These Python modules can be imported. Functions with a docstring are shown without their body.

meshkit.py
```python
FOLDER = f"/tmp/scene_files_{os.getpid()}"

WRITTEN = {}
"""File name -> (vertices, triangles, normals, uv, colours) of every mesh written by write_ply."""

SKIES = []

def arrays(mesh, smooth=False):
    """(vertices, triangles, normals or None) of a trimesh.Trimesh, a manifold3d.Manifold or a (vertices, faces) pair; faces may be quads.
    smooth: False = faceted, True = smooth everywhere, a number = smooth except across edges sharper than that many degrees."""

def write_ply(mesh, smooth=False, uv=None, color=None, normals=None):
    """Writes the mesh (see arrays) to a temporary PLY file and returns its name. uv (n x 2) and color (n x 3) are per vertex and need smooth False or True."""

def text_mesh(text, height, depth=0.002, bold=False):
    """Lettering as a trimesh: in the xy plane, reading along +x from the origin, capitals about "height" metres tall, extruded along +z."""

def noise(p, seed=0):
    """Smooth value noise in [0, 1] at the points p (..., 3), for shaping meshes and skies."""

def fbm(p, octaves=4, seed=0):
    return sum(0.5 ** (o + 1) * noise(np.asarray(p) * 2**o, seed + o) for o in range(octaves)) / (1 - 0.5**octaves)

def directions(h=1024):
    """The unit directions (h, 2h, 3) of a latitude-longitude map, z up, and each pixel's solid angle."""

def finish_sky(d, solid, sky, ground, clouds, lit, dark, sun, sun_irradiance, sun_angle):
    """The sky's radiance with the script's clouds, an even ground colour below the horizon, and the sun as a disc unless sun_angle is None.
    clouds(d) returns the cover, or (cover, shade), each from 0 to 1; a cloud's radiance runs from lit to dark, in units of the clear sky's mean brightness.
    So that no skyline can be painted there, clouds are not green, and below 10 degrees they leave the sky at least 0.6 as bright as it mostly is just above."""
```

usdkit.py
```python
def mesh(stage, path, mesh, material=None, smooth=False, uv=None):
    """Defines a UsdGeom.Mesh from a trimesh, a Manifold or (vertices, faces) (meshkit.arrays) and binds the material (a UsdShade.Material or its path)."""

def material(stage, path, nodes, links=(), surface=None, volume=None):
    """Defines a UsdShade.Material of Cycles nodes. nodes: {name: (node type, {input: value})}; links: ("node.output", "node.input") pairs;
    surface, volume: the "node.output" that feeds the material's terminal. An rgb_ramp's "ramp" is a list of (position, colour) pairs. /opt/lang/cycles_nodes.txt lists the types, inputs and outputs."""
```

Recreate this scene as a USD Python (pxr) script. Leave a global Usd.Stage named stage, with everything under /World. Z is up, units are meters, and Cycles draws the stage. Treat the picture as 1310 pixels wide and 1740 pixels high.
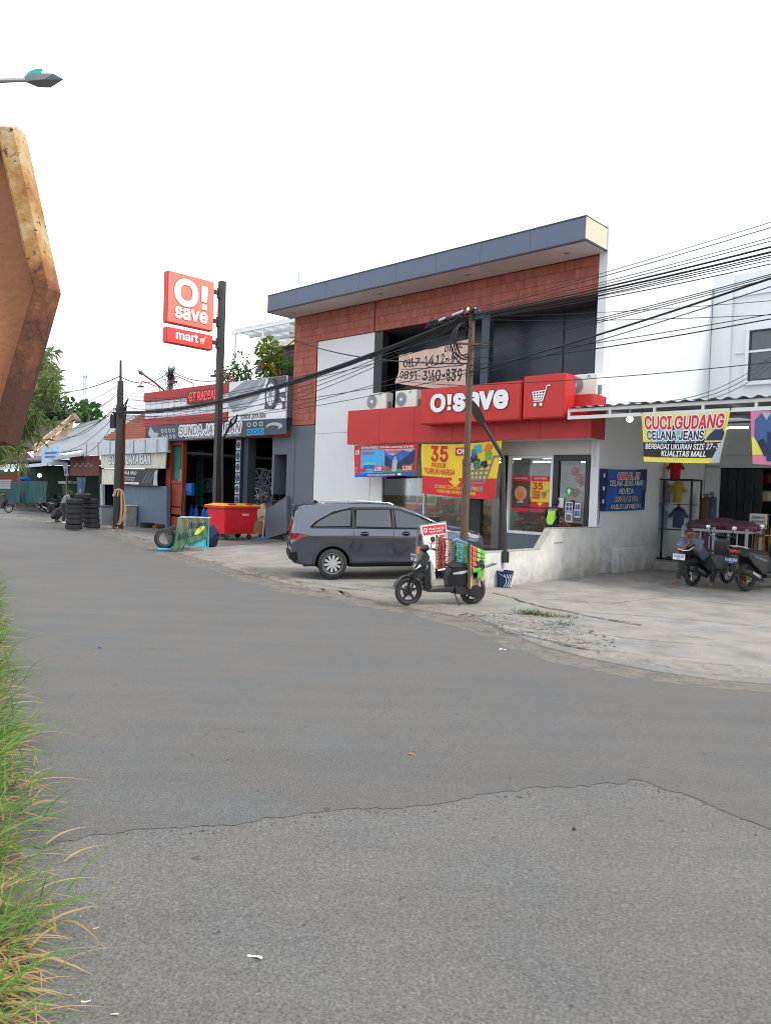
import math, random
import numpy as np, trimesh, shapely, manifold3d
from shapely.geometry import Polygon, MultiPolygon, LineString, Point, box as sbox
from shapely import affinity
from shapely.ops import unary_union
from pxr import Usd, UsdGeom, UsdLux, UsdShade, Gf, Sdf, Vt
import usdkit, meshkit

stage = Usd.Stage.CreateInMemory()
UsdGeom.SetStageUpAxis(stage, 'Z'); UsdGeom.SetStageMetersPerUnit(stage, 1.0)
UsdGeom.Xform.Define(stage, '/World'); UsdGeom.Scope.Define(stage, '/World/Looks')

# ------------------------------------------------------------------ camera
EYE = np.array([0, 0, 2.2]); FPX = 1260.0; PITCH = 36 / FPX; ROLL = .034
_f = np.array([0, math.cos(PITCH), -math.sin(PITCH)]); _r = np.array([1., 0, 0]); _u = np.cross(_r, _f)
CR, CU = math.cos(ROLL) * _r + math.sin(ROLL) * _u, math.cos(ROLL) * _u - math.sin(ROLL) * _r
cam = UsdGeom.Camera.Define(stage, '/World/camera')
cam.AddTransformOp().Set(Gf.Matrix4d(*CR, 0, *CU, 0, *(-_f), 0, *EYE, 1))
cam.CreateHorizontalApertureAttr(36.0); cam.CreateFocalLengthAttr(36.0 * FPX / 1310)
cam.CreateClippingRangeAttr(Gf.Vec2f(.05, 5000)); cam.CreateFStopAttr(0.0)
cam.CreateExposureAttr(0.0)

# ------------------------------------------------------------------ sky and sun (bright veiled sky)
SUN = np.array([.80, -.42, 1.05]); SUN /= np.linalg.norm(SUN)
usdkit.material(stage, '/World/Looks/sky_look', {
    's': ('sky_texture', {'sky_type': 'single_scattering', 'sun_disc': False, 'sun_elevation': math.asin(SUN[2]), 'sun_rotation': math.atan2(SUN[0], SUN[1]), 'aerosol_density': 3.0}),
    't': ('texture_coordinate', {}), 'n': ('noise_texture', {'scale': 2.2, 'detail': 5.0, 'roughness': .55}),
    'r': ('map_range', {'from_min': .3, 'from_max': .7, 'to_min': .86, 'to_max': 1.0, 'clamp': True}),
    'm': ('mix_color', {'b': (15.8, 16.6, 17.6), 'use_clamp': False}),
    'b': ('background_shader', {'strength': .088})},
    [('t.generated', 'n.vector'), ('n.fac', 'r.value'), ('r.result', 'm.fac'), ('s.color', 'm.a'), ('m.result', 'b.color')], surface='b.background')
dome = UsdLux.DomeLight.Define(stage, '/World/sky')
UsdShade.MaterialBindingAPI.Apply(dome.GetPrim()).Bind(UsdShade.Material.Get(stage, '/World/Looks/sky_look'))
dome.GetPrim().SetCustomDataByKey('kind', 'structure')
sun = UsdLux.DistantLight.Define(stage, '/World/sun')
sun.CreateIntensityAttr(.72); sun.CreateAngleAttr(12.0); sun.CreateNormalizeAttr(True); sun.CreateColorAttr(Gf.Vec3f(1, .95, .88))
_z = SUN; _x = np.cross([0, 0, 1], _z); _x /= np.linalg.norm(_x); _y = np.cross(_z, _x)
sun.AddTransformOp().Set(Gf.Matrix4d(*_x, 0, *_y, 0, *_z, 0, 0, 0, 60, 1))

# ------------------------------------------------------------------ helpers: measuring (a pixel of the photograph onto a real plane of the street)
def ray(x, y): return _f + CR * (x - 655) / FPX - CU * (y - 870) / FPX
def at(x, y, Y):
    d = ray(x, y); return EYE + d * Y / d[1]
def gnd(x, y, z=0):
    d = ray(x, y); return EYE + d * (z - 2.2) / d[2]
FA = math.radians(136.68628)                     # the long side of the buildings runs this way
UD, ND = np.array([math.cos(FA), math.sin(FA), 0]), np.array([-math.sin(FA), math.cos(FA), 0])
C0 = np.array([5.946, 20.963, 0])                # street corner of the store
FR = math.degrees(FA)
def fw(u, s, z=0): return C0 + u * UD + s * ND + np.array([0, 0, z])
def loc(p): d = np.asarray(p) - C0; return np.array([d @ UD, d @ ND, p[2]])
def fs(x, y, s):                                 # (u, z) on the plane s = const
    d = ray(x, y); return loc(EYE + d * ((s - (EYE - C0) @ ND) / (d @ ND)))[[0, 2]]
def fu(x, y, u):                                 # (s, z) on the plane u = const
    d = ray(x, y); return loc(EYE + d * ((u - (EYE - C0) @ UD) / (d @ UD)))[[1, 2]]

# ------------------------------------------------------------------ helpers: prims
_n = {}
def numbered(base, name):
    k = base + '/' + name; i = _n.get(k, 0); _n[k] = i + 1
    return k if i == 0 else f'{k}_{i:03d}'
def keys(p, label=None, cat=None, group=None, kind=None):
    for k, v in (('label', label), ('category', cat), ('group', group), ('kind', kind)):
        if v: p.SetCustomDataByKey(k, v)
def place(x, p, rz=0, rx=0, ry=0, sc=None):
    x.AddTranslateOp().Set(Gf.Vec3d(*map(float, p)))
    x.AddRotateXYZOp().Set(Gf.Vec3f(rx, ry, rz))
    x.AddScaleOp().Set(Gf.Vec3f(*(sc if np.ndim(sc) else (sc or 1,) * 3)))
def thing(name, label, cat, p=(0, 0, 0), rz=0, group=None, kind=None, **k):
    path = numbered('/World', name); x = UsdGeom.Xform.Define(stage, path); place(x, p, rz, **k)
    keys(x.GetPrim(), label, cat, group, kind); return path
def again(src, label, p, rz=0, group=None, **k):
    base = src.rsplit('/', 1)[1]
    while base[-4:-3] == '_' and base[-3:].isdigit(): base = base[:-4]
    path = numbered('/World', base); x = UsdGeom.Xform.Define(stage, path); place(x, p, rz, **k)
    pr = x.GetPrim(); pr.GetReferences().AddInternalReference(src); pr.SetInstanceable(True); keys(pr, label, None, group); return path
def part(path, name, m, mt, label=None, smooth=False, kind=None):
    p = numbered(path, name); usdkit.mesh(stage, p, J(m) if isinstance(m, list) else m, mt, smooth)
    keys(stage.GetPrimAtPath(p), label, None, None, kind); return p
def solo(name, m, mt, label, cat, group=None, kind=None, smooth=False):
    p = numbered('/World', name); usdkit.mesh(stage, p, J(m) if isinstance(m, list) else m, mt, smooth)
    keys(stage.GetPrimAtPath(p), label, cat, group, kind); return p
def setting(name, m, mt, smooth=False): return solo(name, m, mt, None, None, None, 'structure', smooth)

# ------------------------------------------------------------------ helpers: meshes as (vertices, faces)
def A(m):
    if hasattr(m, 'to_mesh'): m = m.to_mesh(); return np.array(m.vert_properties[:, :3], float), np.array(m.tri_verts)
    if hasattr(m, 'vertices'): return np.array(m.vertices, float), np.array(m.faces)
    v, f = np.asarray(m[0], float), np.asarray(m[1], int)
    return (v, np.vstack([f[:, [0, 1, 2]], f[:, [0, 2, 3]]])) if f.shape[1] == 4 else (v, f)
def J(ms):
    V, Fc, n = [], [], 0
    for m in ms:
        v, f = A(m); V.append(v); Fc.append(f + n); n += len(v)
    return np.vstack(V), np.vstack(Fc)
def tf(m, p=(0, 0, 0), rz=0, rx=0, ry=0, sc=1):
    v, f = A(m); v = v * sc
    for ang, i, j in ((rx, 1, 2), (ry, 2, 0), (rz, 0, 1)):
        if ang:
            c, s = math.cos(math.radians(ang)), math.sin(math.radians(ang)); a, b = v[:, i].copy(), v[:, j].copy()
            v[:, i], v[:, j] = a * c - b * s, a * s + b * c
    return v + np.asarray(p, float), f
_BF = np.array([[0, 2, 1], [0, 3, 2], [4, 5, 6], [4, 6, 7], [0, 1, 5], [0, 5, 4], [1, 2, 6], [1, 6, 5], [2, 3, 7], [2, 7, 6], [3, 0, 4], [3, 4, 7]])
def bx(x0, x1, y0, y1, z0, z1):
    x0, x1 = sorted((x0, x1)); y0, y1 = sorted((y0, y1)); z0, z1 = sorted((z0, z1))
    return np.array([[x0, y0, z0], [x1, y0, z0], [x1, y1, z0], [x0, y1, z0], [x0, y0, z1], [x1, y0, z1], [x1, y1, z1], [x0, y1, z1]]), _BF
def hull(pts): return A(trimesh.convex.convex_hull(np.asarray(pts, float)))
def rb(x0, x1, y0, y1, z0, z1, r=.01):
    x0, x1 = sorted((x0, x1)); y0, y1 = sorted((y0, y1)); z0, z1 = sorted((z0, z1))
    r = min(r, (x1 - x0) * .45, (y1 - y0) * .45, (z1 - z0) * .45); P = []
    for X, sx in ((x0, 1), (x1, -1)):
        for Y, sy in ((y0, 1), (y1, -1)):
            for Z, sz in ((z0, 1), (z1, -1)):
                P += [(X, Y + sy * r, Z + sz * r), (X + sx * r, Y, Z + sz * r), (X + sx * r, Y + sy * r, Z)]
    return hull(P)
def tube(P, r, n=8, caps=True):
    P = np.asarray(P, float); r = np.broadcast_to(np.asarray(r, float), (len(P),))
    t = np.gradient(P, axis=0); t /= np.linalg.norm(t, axis=1, keepdims=True) + 1e-12
    a = np.cross(t[0], [0, 0, 1.] if abs(t[0][2]) < .9 else [1., 0, 0]); a /= np.linalg.norm(a); V = []
    for i in range(len(P)):
        a = a - t[i] * (a @ t[i]); a /= np.linalg.norm(a); b = np.cross(t[i], a); k = np.arange(n) * 2 * np.pi / n
        V.append(P[i] + r[i] * (np.cos(k)[:, None] * a + np.sin(k)[:, None] * b))
    V = np.vstack(V); Fc = []
    for i in range(len(P) - 1):
        for j in range(n):
            p, q = i * n + j, i * n + (j + 1) % n; Fc += [(p, q, q + n), (p, q + n, p + n)]
    if caps:
        e = (len(P) - 1) * n; Fc += [(0, j + 1, j) for j in range(1, n - 1)] + [(e, e + j, e + j + 1) for j in range(1, n - 1)]
    return V, np.array(Fc)
def rod(p, q, r, n=8, r2=None): return tube([p, q], [r, r if r2 is None else r2], n)
def bar(p, q, w, h, up=(0, 0, 1)):                # a rectangular bar from p to q
    p, q = np.asarray(p, float), np.asarray(q, float); t = (q - p) / np.linalg.norm(q - p)
    a = np.cross(t, up if abs(t @ np.asarray(up, float)) < .95 else (1, 0, 0)); a /= np.linalg.norm(a); b = np.cross(a, t)
    V = np.array([o + sa * a * w / 2 + sb * b * h / 2 for o in (p, q) for sa, sb in ((-1, -1), (1, -1), (1, 1), (-1, 1))])
    return V, np.array([[0, 1, 2], [0, 2, 3], [4, 6, 5], [4, 7, 6], [0, 5, 1], [0, 4, 5], [1, 6, 2], [1, 5, 6], [2, 7, 3], [2, 6, 7], [3, 4, 0], [3, 7, 4]])
def lathe(prof, n=24, axis='z'):                  # closed profile of (r, z) from the axis to the axis
    k = np.arange(n) * 2 * np.pi / n; V = np.vstack([[r * math.cos(a), r * math.sin(a), z] for a in k for r, z in prof]); m = len(prof); Fc = []
    for i in range(n):
        for j in range(m - 1):
            p, q = i * m + j, ((i + 1) % n) * m + j; Fc += [(p, q, q + 1), (p, q + 1, p + 1)]
    V = V.copy()
    if axis == 'y': V = V[:, [0, 2, 1]] * [1, 1, -1]
    if axis == 'x': V = V[:, [2, 0, 1]]
    return V, np.array(Fc)
def ring(R, r, n=28, k=8, axis='y', flat=1.0):
    a, b = np.meshgrid(np.arange(n) * 2 * np.pi / n, np.arange(k) * 2 * np.pi / k, indexing='ij')
    x, y, z = (R + r * np.cos(b)) * np.cos(a), r * flat * np.sin(b), (R + r * np.cos(b)) * np.sin(a)
    i, j = np.meshgrid(np.arange(n), np.arange(k), indexing='ij')
    q = np.stack([i * k + j, i * k + (j + 1) % k, ((i + 1) % n) * k + (j + 1) % k, ((i + 1) % n) * k + j], -1).reshape(-1, 4)
    V = np.stack([x, y, z], -1).reshape(-1, 3)
    if axis == 'z': V = V[:, [0, 2, 1]] * [1, 1, -1]
    if axis == 'x': V = V[:, [1, 0, 2]] * [1, -1, 1]
    return A((V, q))
def blob(p, r, sub=2):
    m = trimesh.creation.icosphere(sub); return A(m)[0] * np.asarray(r) + np.asarray(p), A(m)[1]
def polys(g):
    if g.is_empty: return []
    return [p for p in getattr(g, 'geoms', [g]) if isinstance(p, Polygon) and p.area > 1e-7]
FRONT = ((-1, 0, 0), (0, 0, 1), (0, 1, 0))        # in the street frame: writing on a face that looks at the road
SIDE = ((0, -1, 0), (0, 0, 1), (-1, 0, 0))        # ... on a face that looks along the road towards us
FLAT = ((1, 0, 0), (0, 1, 0), (0, 0, 1))
XZ = ((1, 0, 0), (0, 0, 1), (0, -1, 0))           # profile drawn in x, z; depth towards -y
def ext(g, h, basis=FLAT, org=(0, 0, 0)):         # a flat shape given thickness h
    a, b, c = (np.asarray(x, float) for x in basis); ms = []
    for p in polys(g):
        m = trimesh.creation.extrude_polygon(p, h, engine='earcut'); v = np.array(m.vertices)
        v = np.asarray(org, float) + v[:, :1] * a + v[:, 1:2] * b + v[:, 2:] * c
        f = np.array(m.faces); ms.append((v, f if np.dot(np.cross(a, b), c) > 0 else f[:, ::-1]))
    return J(ms)
_tx = {}
def raw_text(s):
    if s not in _tx:
        m = meshkit.text_mesh(s, 1.0, .01); v = np.array(m.vertices); f = np.array(m.faces); top = (v[f][:, :, 2] > .009).all(1)
        _tx[s] = unary_union([Polygon(t).buffer(1e-4) for t in v[f[top]][:, :, :2]]).simplify(.008)
    return _tx[s]
def tx(s, x, y, h, w=None, bold=0., shear=0., mid=False):   # words with their lower left corner (or lower middle) at x, y; h = height of capitals; w = fitted width
    g = raw_text(s)
    if bold: g = g.buffer(bold, join_style=2, mitre_limit=1.5)
    b = g.bounds
    g = affinity.translate(g, -b[0], 0); wd = b[2] - b[0]
    g = affinity.scale(g, (w / wd) if w else h, h, origin=(0, 0)); wd = w or wd * h
    if shear: g = affinity.affine_transform(g, [1, shear, 0, 1, 0, 0])
    return affinity.translate(g, x - (wd / 2 if mid else 0), y)
def rr(x0, y0, x1, y1, r=0): return sbox(x0 + r, y0 + r, x1 - r, y1 - r).buffer(r, quad_segs=4) if r else sbox(x0, y0, x1, y1)
def cart_icon(x, y, h):                            # a shopping trolley drawn in lines, h tall
    k = h / 10; L = [[(0, 7.2), (7.2, 7.7)], [(.3, 6), (6.8, 6.2)], [(.6, 4.8), (6.4, 4.9)], [(.9, 3.6), (6.1, 3.6)], [(0, 7.2), (.9, 3.6)], [(1.9, 7.3), (2.2, 3.6)], [(3.6, 7.4), (3.5, 3.6)], [(5.4, 7.5), (4.8, 3.6)], [(.9, 2.6), (5.7, 2.6)], [(5.7, 2.6), (8.1, 10), (9.8, 10)]]
    g = unary_union([LineString(l).buffer(.27) for l in L] + [Point(1.6, .9).buffer(.85), Point(5, .9).buffer(.85)])
    return affinity.translate(affinity.scale(g, k, k, origin=(0, 0)), x, y)

class Sheet:
    """A hanging cloth: corners tl, tr, bl, br (3-D), drawn on in units of w x h from its lower left corner."""
    def __init__(self, tl, tr, bl, br, w, h, wave=.02, seed=0, sag=0., fold=5.):
        self.c = [np.asarray(x, float) for x in (tl, tr, bl, br)]; self.w, self.h, self.wave, self.seed, self.sag, self.fold = w, h, wave, seed, sag, fold
        n = np.cross(self.c[1] - self.c[0], self.c[0] - self.c[2]); self.n = n / np.linalg.norm(n)
        if self.n @ (EYE - self.c[0]) < 0 and False: self.n = -self.n
    def __call__(self, xy, off=0.):
        xy = np.asarray(xy, float); a, b = xy[:, :1] / self.w, xy[:, 1:2] / self.h
        p = self.c[2] * (1 - a) * (1 - b) + self.c[3] * a * (1 - b) + self.c[0] * (1 - a) * b + self.c[1] * a * b
        q = np.hstack([a * self.fold + b * 1.3, b * 1.6 - a * .8, np.full_like(a, self.seed * 7.3)])
        d = (meshkit.noise(q, self.seed)[:, None] - .5) * 2 * self.wave + np.sin((a * self.fold * 2.2 + b * 2 + self.seed) * 3.1) * self.wave * .35
        p = p + self.n * (d + off) - np.array([0, 0, 1.]) * self.sag * 4 * a * (1 - a) * (.4 + .6 * b)
        return p
    def base(self, nx=36, ny=24):
        X, Y = np.meshgrid(np.linspace(0, self.w, nx + 1), np.linspace(0, self.h, ny + 1)); xy = np.stack([X.ravel(), Y.ravel()], 1)
        i, j = np.meshgrid(np.arange(nx), np.arange(ny)); o = (j * (nx + 1) + i).ravel(); q = np.stack([o, o + 1, o + nx + 2, o + nx + 1], 1)
        f, b = self(xy), self(xy, -.004); fr = A((f, q)); bk = A((b, q[:, ::-1]))
        return J([fr, bk])
    def draw(self, g, layer=1):
        g = g.intersection(sbox(0.002 * self.w, .002 * self.h, self.w * .998, self.h * .998)); ms = []
        for p in polys(g):
            v, f = trimesh.creation.triangulate_polygon(p, engine='earcut')
            if len(f) == 0: continue
            v, f = trimesh.remesh.subdivide_to_size(np.hstack([v, np.zeros((len(v), 1))]), f, max(self.w, self.h) / 22, max_iter=12)
            if np.cross(v[f[0, 1]] - v[f[0, 0]], v[f[0, 2]] - v[f[0, 0]])[2] < 0: f = f[:, ::-1]
            ms.append((self(v[:, :2], .0045 * layer), f))
        return J(ms) if ms else None
    def put(self, path, name, g, mt, layer=1, label=None):
        m = self.draw(g, layer)
        if m is not None: part(path, name, m, mt, label)

# ------------------------------------------------------------------ materials
def lin(r, g, b, k=1.): return tuple((c / 12.92 if c <= .04045 else ((c + .055) / 1.055) ** 2.4) * k for c in (r / 255, g / 255, b / 255))
def mat(name, col, rough=.6, var=.12, scale=2.5, bump=0., bscale=40., metal=0., coat=0., streak=0., dirt=None, dirt_amt=0., spec=.5, sheen=0., emit=None, trans=0., low=0.):
    col = np.asarray(col, float); N = {'g': ('geometry', {}), 'n': ('noise_texture', {'scale': scale, 'detail': 6.0, 'roughness': .6}),
        'r': ('rgb_ramp', {'ramp': [(.25, tuple(col * (1 - var))), (.5, tuple(col)), (.75, tuple(np.minimum(col * (1 + var), .9)))]}),
        'p': ('principled_bsdf', {'metallic': metal, 'coat_weight': coat, 'specular_ior_level': spec, 'sheen_weight': sheen}),
        'rm': ('map_range', {'from_min': .3, 'from_max': .7, 'to_min': max(rough * .85, .02), 'to_max': min(rough * 1.15, 1)})}
    Lk = [('g.position', 'n.vector'), ('n.fac', 'r.fac'), ('n.fac', 'rm.value'), ('rm.result', 'p.roughness')]; last = 'r.color'
    if streak:
        N['mp'] = ('mapping', {'scale': (6., 6., .8)}); N['n2'] = ('noise_texture', {'scale': 1.2, 'detail': 5.0, 'roughness': .7})
        N['r2'] = ('map_range', {'from_min': .52, 'from_max': .75, 'to_min': 0., 'to_max': streak, 'clamp': True}); N['mx'] = ('mix_color', {'b': tuple(np.asarray(dirt if dirt is not None else col * .35))})
        Lk += [('g.position', 'mp.vector'), ('mp.vector', 'n2.vector'), ('n2.fac', 'r2.value'), ('r2.result', 'mx.fac'), (last, 'mx.a')]; last = 'mx.result'
    if dirt_amt:
        N['n3'] = ('noise_texture', {'scale': .9, 'detail': 8.0, 'roughness': .68}); N['r3'] = ('map_range', {'from_min': .48, 'from_max': .66, 'to_min': 0., 'to_max': dirt_amt, 'clamp': True}); N['mx3'] = ('mix_color', {'b': tuple(dirt)})
        Lk += [('g.position', 'n3.vector'), ('n3.fac', 'r3.value'), ('r3.result', 'mx3.fac'), (last, 'mx3.a')]; last = 'mx3.result'
    if low:                                          # splashed dirt that climbs the foot of a wall, broken up by noise
        N['sx'] = ('separate_xyz', {}); N['n4'] = ('noise_texture', {'scale': 3.2, 'detail': 8.0, 'roughness': .7}); N['mz'] = ('map_range', {'from_min': 0., 'from_max': low, 'to_min': .62, 'to_max': 0., 'clamp': True}); N['ml'] = ('math', {'math_type': 'multiply'}); N['mh'] = ('map_range', {'from_min': .12, 'from_max': .34, 'to_min': 0., 'to_max': .7, 'clamp': True}); N['mx4'] = ('mix_color', {'b': (.20, .185, .16)})
        Lk += [('g.position', 'sx.vector'), ('sx.z', 'mz.value'), ('g.position', 'n4.vector'), ('mz.result', 'ml.value1'), ('n4.fac', 'ml.value2'), ('ml.value', 'mh.value'), ('mh.result', 'mx4.fac'), (last, 'mx4.a')]; last = 'mx4.result'
    Lk.append((last, 'p.base_color'))
    if bump:
        N['nb'] = ('noise_texture', {'scale': bscale, 'detail': 4.0}); N['b'] = ('bump', {'strength': bump, 'distance': .02})
        Lk += [('g.position', 'nb.vector'), ('nb.fac', 'b.height'), ('b.normal', 'p.normal')]
    if emit: N['p'][1].update(emission_color=tuple(emit[:3]), emission_strength=emit[3])
    if trans: N['p'][1]['transmission_weight'] = trans
    return usdkit.material(stage, '/World/Looks/' + name, N, Lk, surface='p.BSDF')
def pane(name, tint=(.9, .95, .95), refl=1.0):
    return usdkit.material(stage, '/World/Looks/' + name, {'t': ('transparent_bsdf', {'color': tint}), 'g': ('glossy_bsdf', {'color': (refl,) * 3, 'roughness': .02}), 'f': ('fresnel', {'IOR': 1.5}), 'm': ('mix_closure', {})},
        [('f.fac', 'm.fac'), ('t.BSDF', 'm.closure1'), ('g.BSDF', 'm.closure2')], surface='m.closure')
def flatm(name, col, rough=.55, **k): return mat(name, col, rough, var=k.pop('var', .06), **k)
def leafm(name, a, b):
    return usdkit.material(stage, '/World/Looks/' + name, {'g': ('geometry', {}), 'r': ('rgb_ramp', {'ramp': [(0, a), (1, b)]}), 'p': ('principled_bsdf', {'roughness': .5, 'specular_ior_level': .35}), 't': ('translucent_bsdf', {}), 'm': ('mix_closure', {'fac': .3})},
        [('g.random_per_island', 'r.fac'), ('r.color', 'p.base_color'), ('r.color', 't.color'), ('p.BSDF', 'm.closure1'), ('t.BSDF', 'm.closure2')], surface='m.closure')

K = lin  # 0..255 surface colour -> linear
M = dict(
    bulb2=mat('stall_bulb_glow', (.9, .9, .85), .3, emit=(1, .97, .9, 6.0)), teal_dark=mat('teal_tarp', K(24, 76, 78), .7, .2, 3), mast=mat('mast_steel', K(200, 206, 214), .6), shirt_grey2=mat('shirt_charcoal', K(58, 60, 66), .85), turq_fin=mat('turquoise_fin', K(40, 170, 150), .3), red2side=mat('pylon_sign_side', K(206, 40, 44), .4),
    zinc_new=mat('zinc_sheet_grey', K(150, 156, 162), .45, .08, 2, metal=.3, streak=.3), mustard=mat('mustard_cloth', K(176, 128, 62), .85, .15, 5), blue_shirt=mat('shirt_blue', K(24, 32, 110), .7), car_trim=mat('arch_trim', K(56, 58, 64), .55), tail_red=mat('tail_light', K(120, 18, 22), .15, coat=.5), alloy=mat('alloy', K(206, 208, 212), .3, .04, 3, metal=.5), roof_gloss=mat('car_roof_gloss', (.02, .017, .018), .1, coat=1.0), fan_grey=mat('fan_grey', K(150, 152, 152), .6), sand=mat('sandy_dust', (.33, .285, .225), .95, .15, 6, .3, 60), aircon_case=mat('aircon_case', K(222, 222, 212), .5, .05, 3),
    white=mat('white_paint', (.72, .74, .75), .65, .04, .9, .05, 30, streak=.07, dirt=(.42, .41, .38), low=2.2),
    dirty_white=mat('stained_white_plaster', (.70, .69, .66), .8, .1, 2, .3, 25, streak=.25, dirt=(.34, .30, .25), dirt_amt=.55, low=.9),
    grey=mat('grey_paint', K(96, 103, 114), .65, .06, 1.5, .05, 30, streak=.15, low=1.1),
    dgrey=mat('dark_grey_paint', K(66, 72, 82), .6, .08, 1.5), 
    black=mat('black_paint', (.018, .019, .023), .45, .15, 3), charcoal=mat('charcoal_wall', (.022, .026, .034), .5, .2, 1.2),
    navy=mat('navy_panel', (.030, .042, .060), .35, .15, .8),
    slate=mat('slate_panel', K(86, 98, 120), .4, .05, 1.0), slate_trim=mat('dark_trim', (.03, .025, .035), .5),
    soffit=mat('soffit_board', (.62, .61, .59), .7, .04, 1.5), beige=mat('beige_panel', K(224, 200, 176), .5, .06, 1.5), 
    red=mat('red_panel', K(192, 40, 38), .42, .10, .8, streak=.14, dirt=K(120, 40, 36), dirt_amt=.15), red_side=mat('red_panel_side', K(176, 32, 32), .45, .06, 1.5),
    salmon=mat('faded_red_face', K(255, 132, 112), .35, .05, 1), red2=mat('bright_red_face', K(250, 84, 78), .35, .05, 1),
    sign_white=mat('sign_white', (.80, .82, .84), .4, .03), steel=mat('brushed_steel', (.45, .46, .48), .35, .1, 8, metal=.9),
    chrome=mat('chrome', (.7, .7, .72), .12, .03, 3, metal=1.0), alu=mat('white_aluminium', (.70, .72, .74), .4, .05), rubber=mat('rubber', (.022, .022, .024), .75, .25, 6, .3, 50), tyre=mat('tyre_rubber', (.030, .030, .033), .7, .2, 8, .25, 60),
    plastic_black=mat('black_plastic', (.02, .02, .022), .4, .15, 4), brown_steel=mat('rusty_brown_steel', K(92, 74, 64), .7, .25, 6, .3, 40, streak=.4, dirt=K(120, 92, 76)),
    dark_pole=mat('dark_steel_pole', K(58, 52, 52), .55, .2, 5, .1, 30), wire=mat('cable_sheath', (.012, .012, .014), .6, .1), 
    wood=mat('weathered_wood', K(128, 98, 72), .75, .25, 7, .3, 30), redwood=mat('red_brown_shutter', K(146, 62, 40), .55, .12, 4, dirt=K(70, 32, 26), dirt_amt=.5), 
    skin=mat('skin', K(128, 84, 62), .55, .06, 6), hair=mat('black_hair', (.012, .011, .011), .5), 
    clear=pane('clear_glass', (.88, .92, .92)), dark_glass=mat('tinted_glass', (.050, .060, .072), .06, .02, 1, spec=1.0),
    paper=mat('paper_white', (.78, .78, .76), .7, .04), conc=mat('grey_concrete_block', (.36, .35, .33), .9, .2, 5, .5, 40),
)
for nm, c in dict(yellow=(236, 200, 40), pale_yellow=(226, 214, 84), blue=(36, 96, 180), sky_blue=(70, 170, 226), deep_blue=(22, 44, 92), navy_print=(24, 32, 70), green=(54, 150, 74), leaf_green=(92, 176, 66), orange=(226, 120, 50), pink=(214, 118, 160), purple=(160, 120, 190), print_red=(206, 36, 44), print_black=(28, 28, 34), print_grey=(120, 126, 134), teal=(44, 120, 110), tan=(190, 160, 124), cream=(226, 216, 190), maroon=(110, 36, 36), brown=(96, 62, 44), silver=(176, 180, 186), turquoise=(80, 200, 210), denim=(60, 90, 140), pale_pink=(212, 182, 170)).items():
    M[nm] = mat('print_' + nm, K(*c), .5, .06, 2.0)
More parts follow.
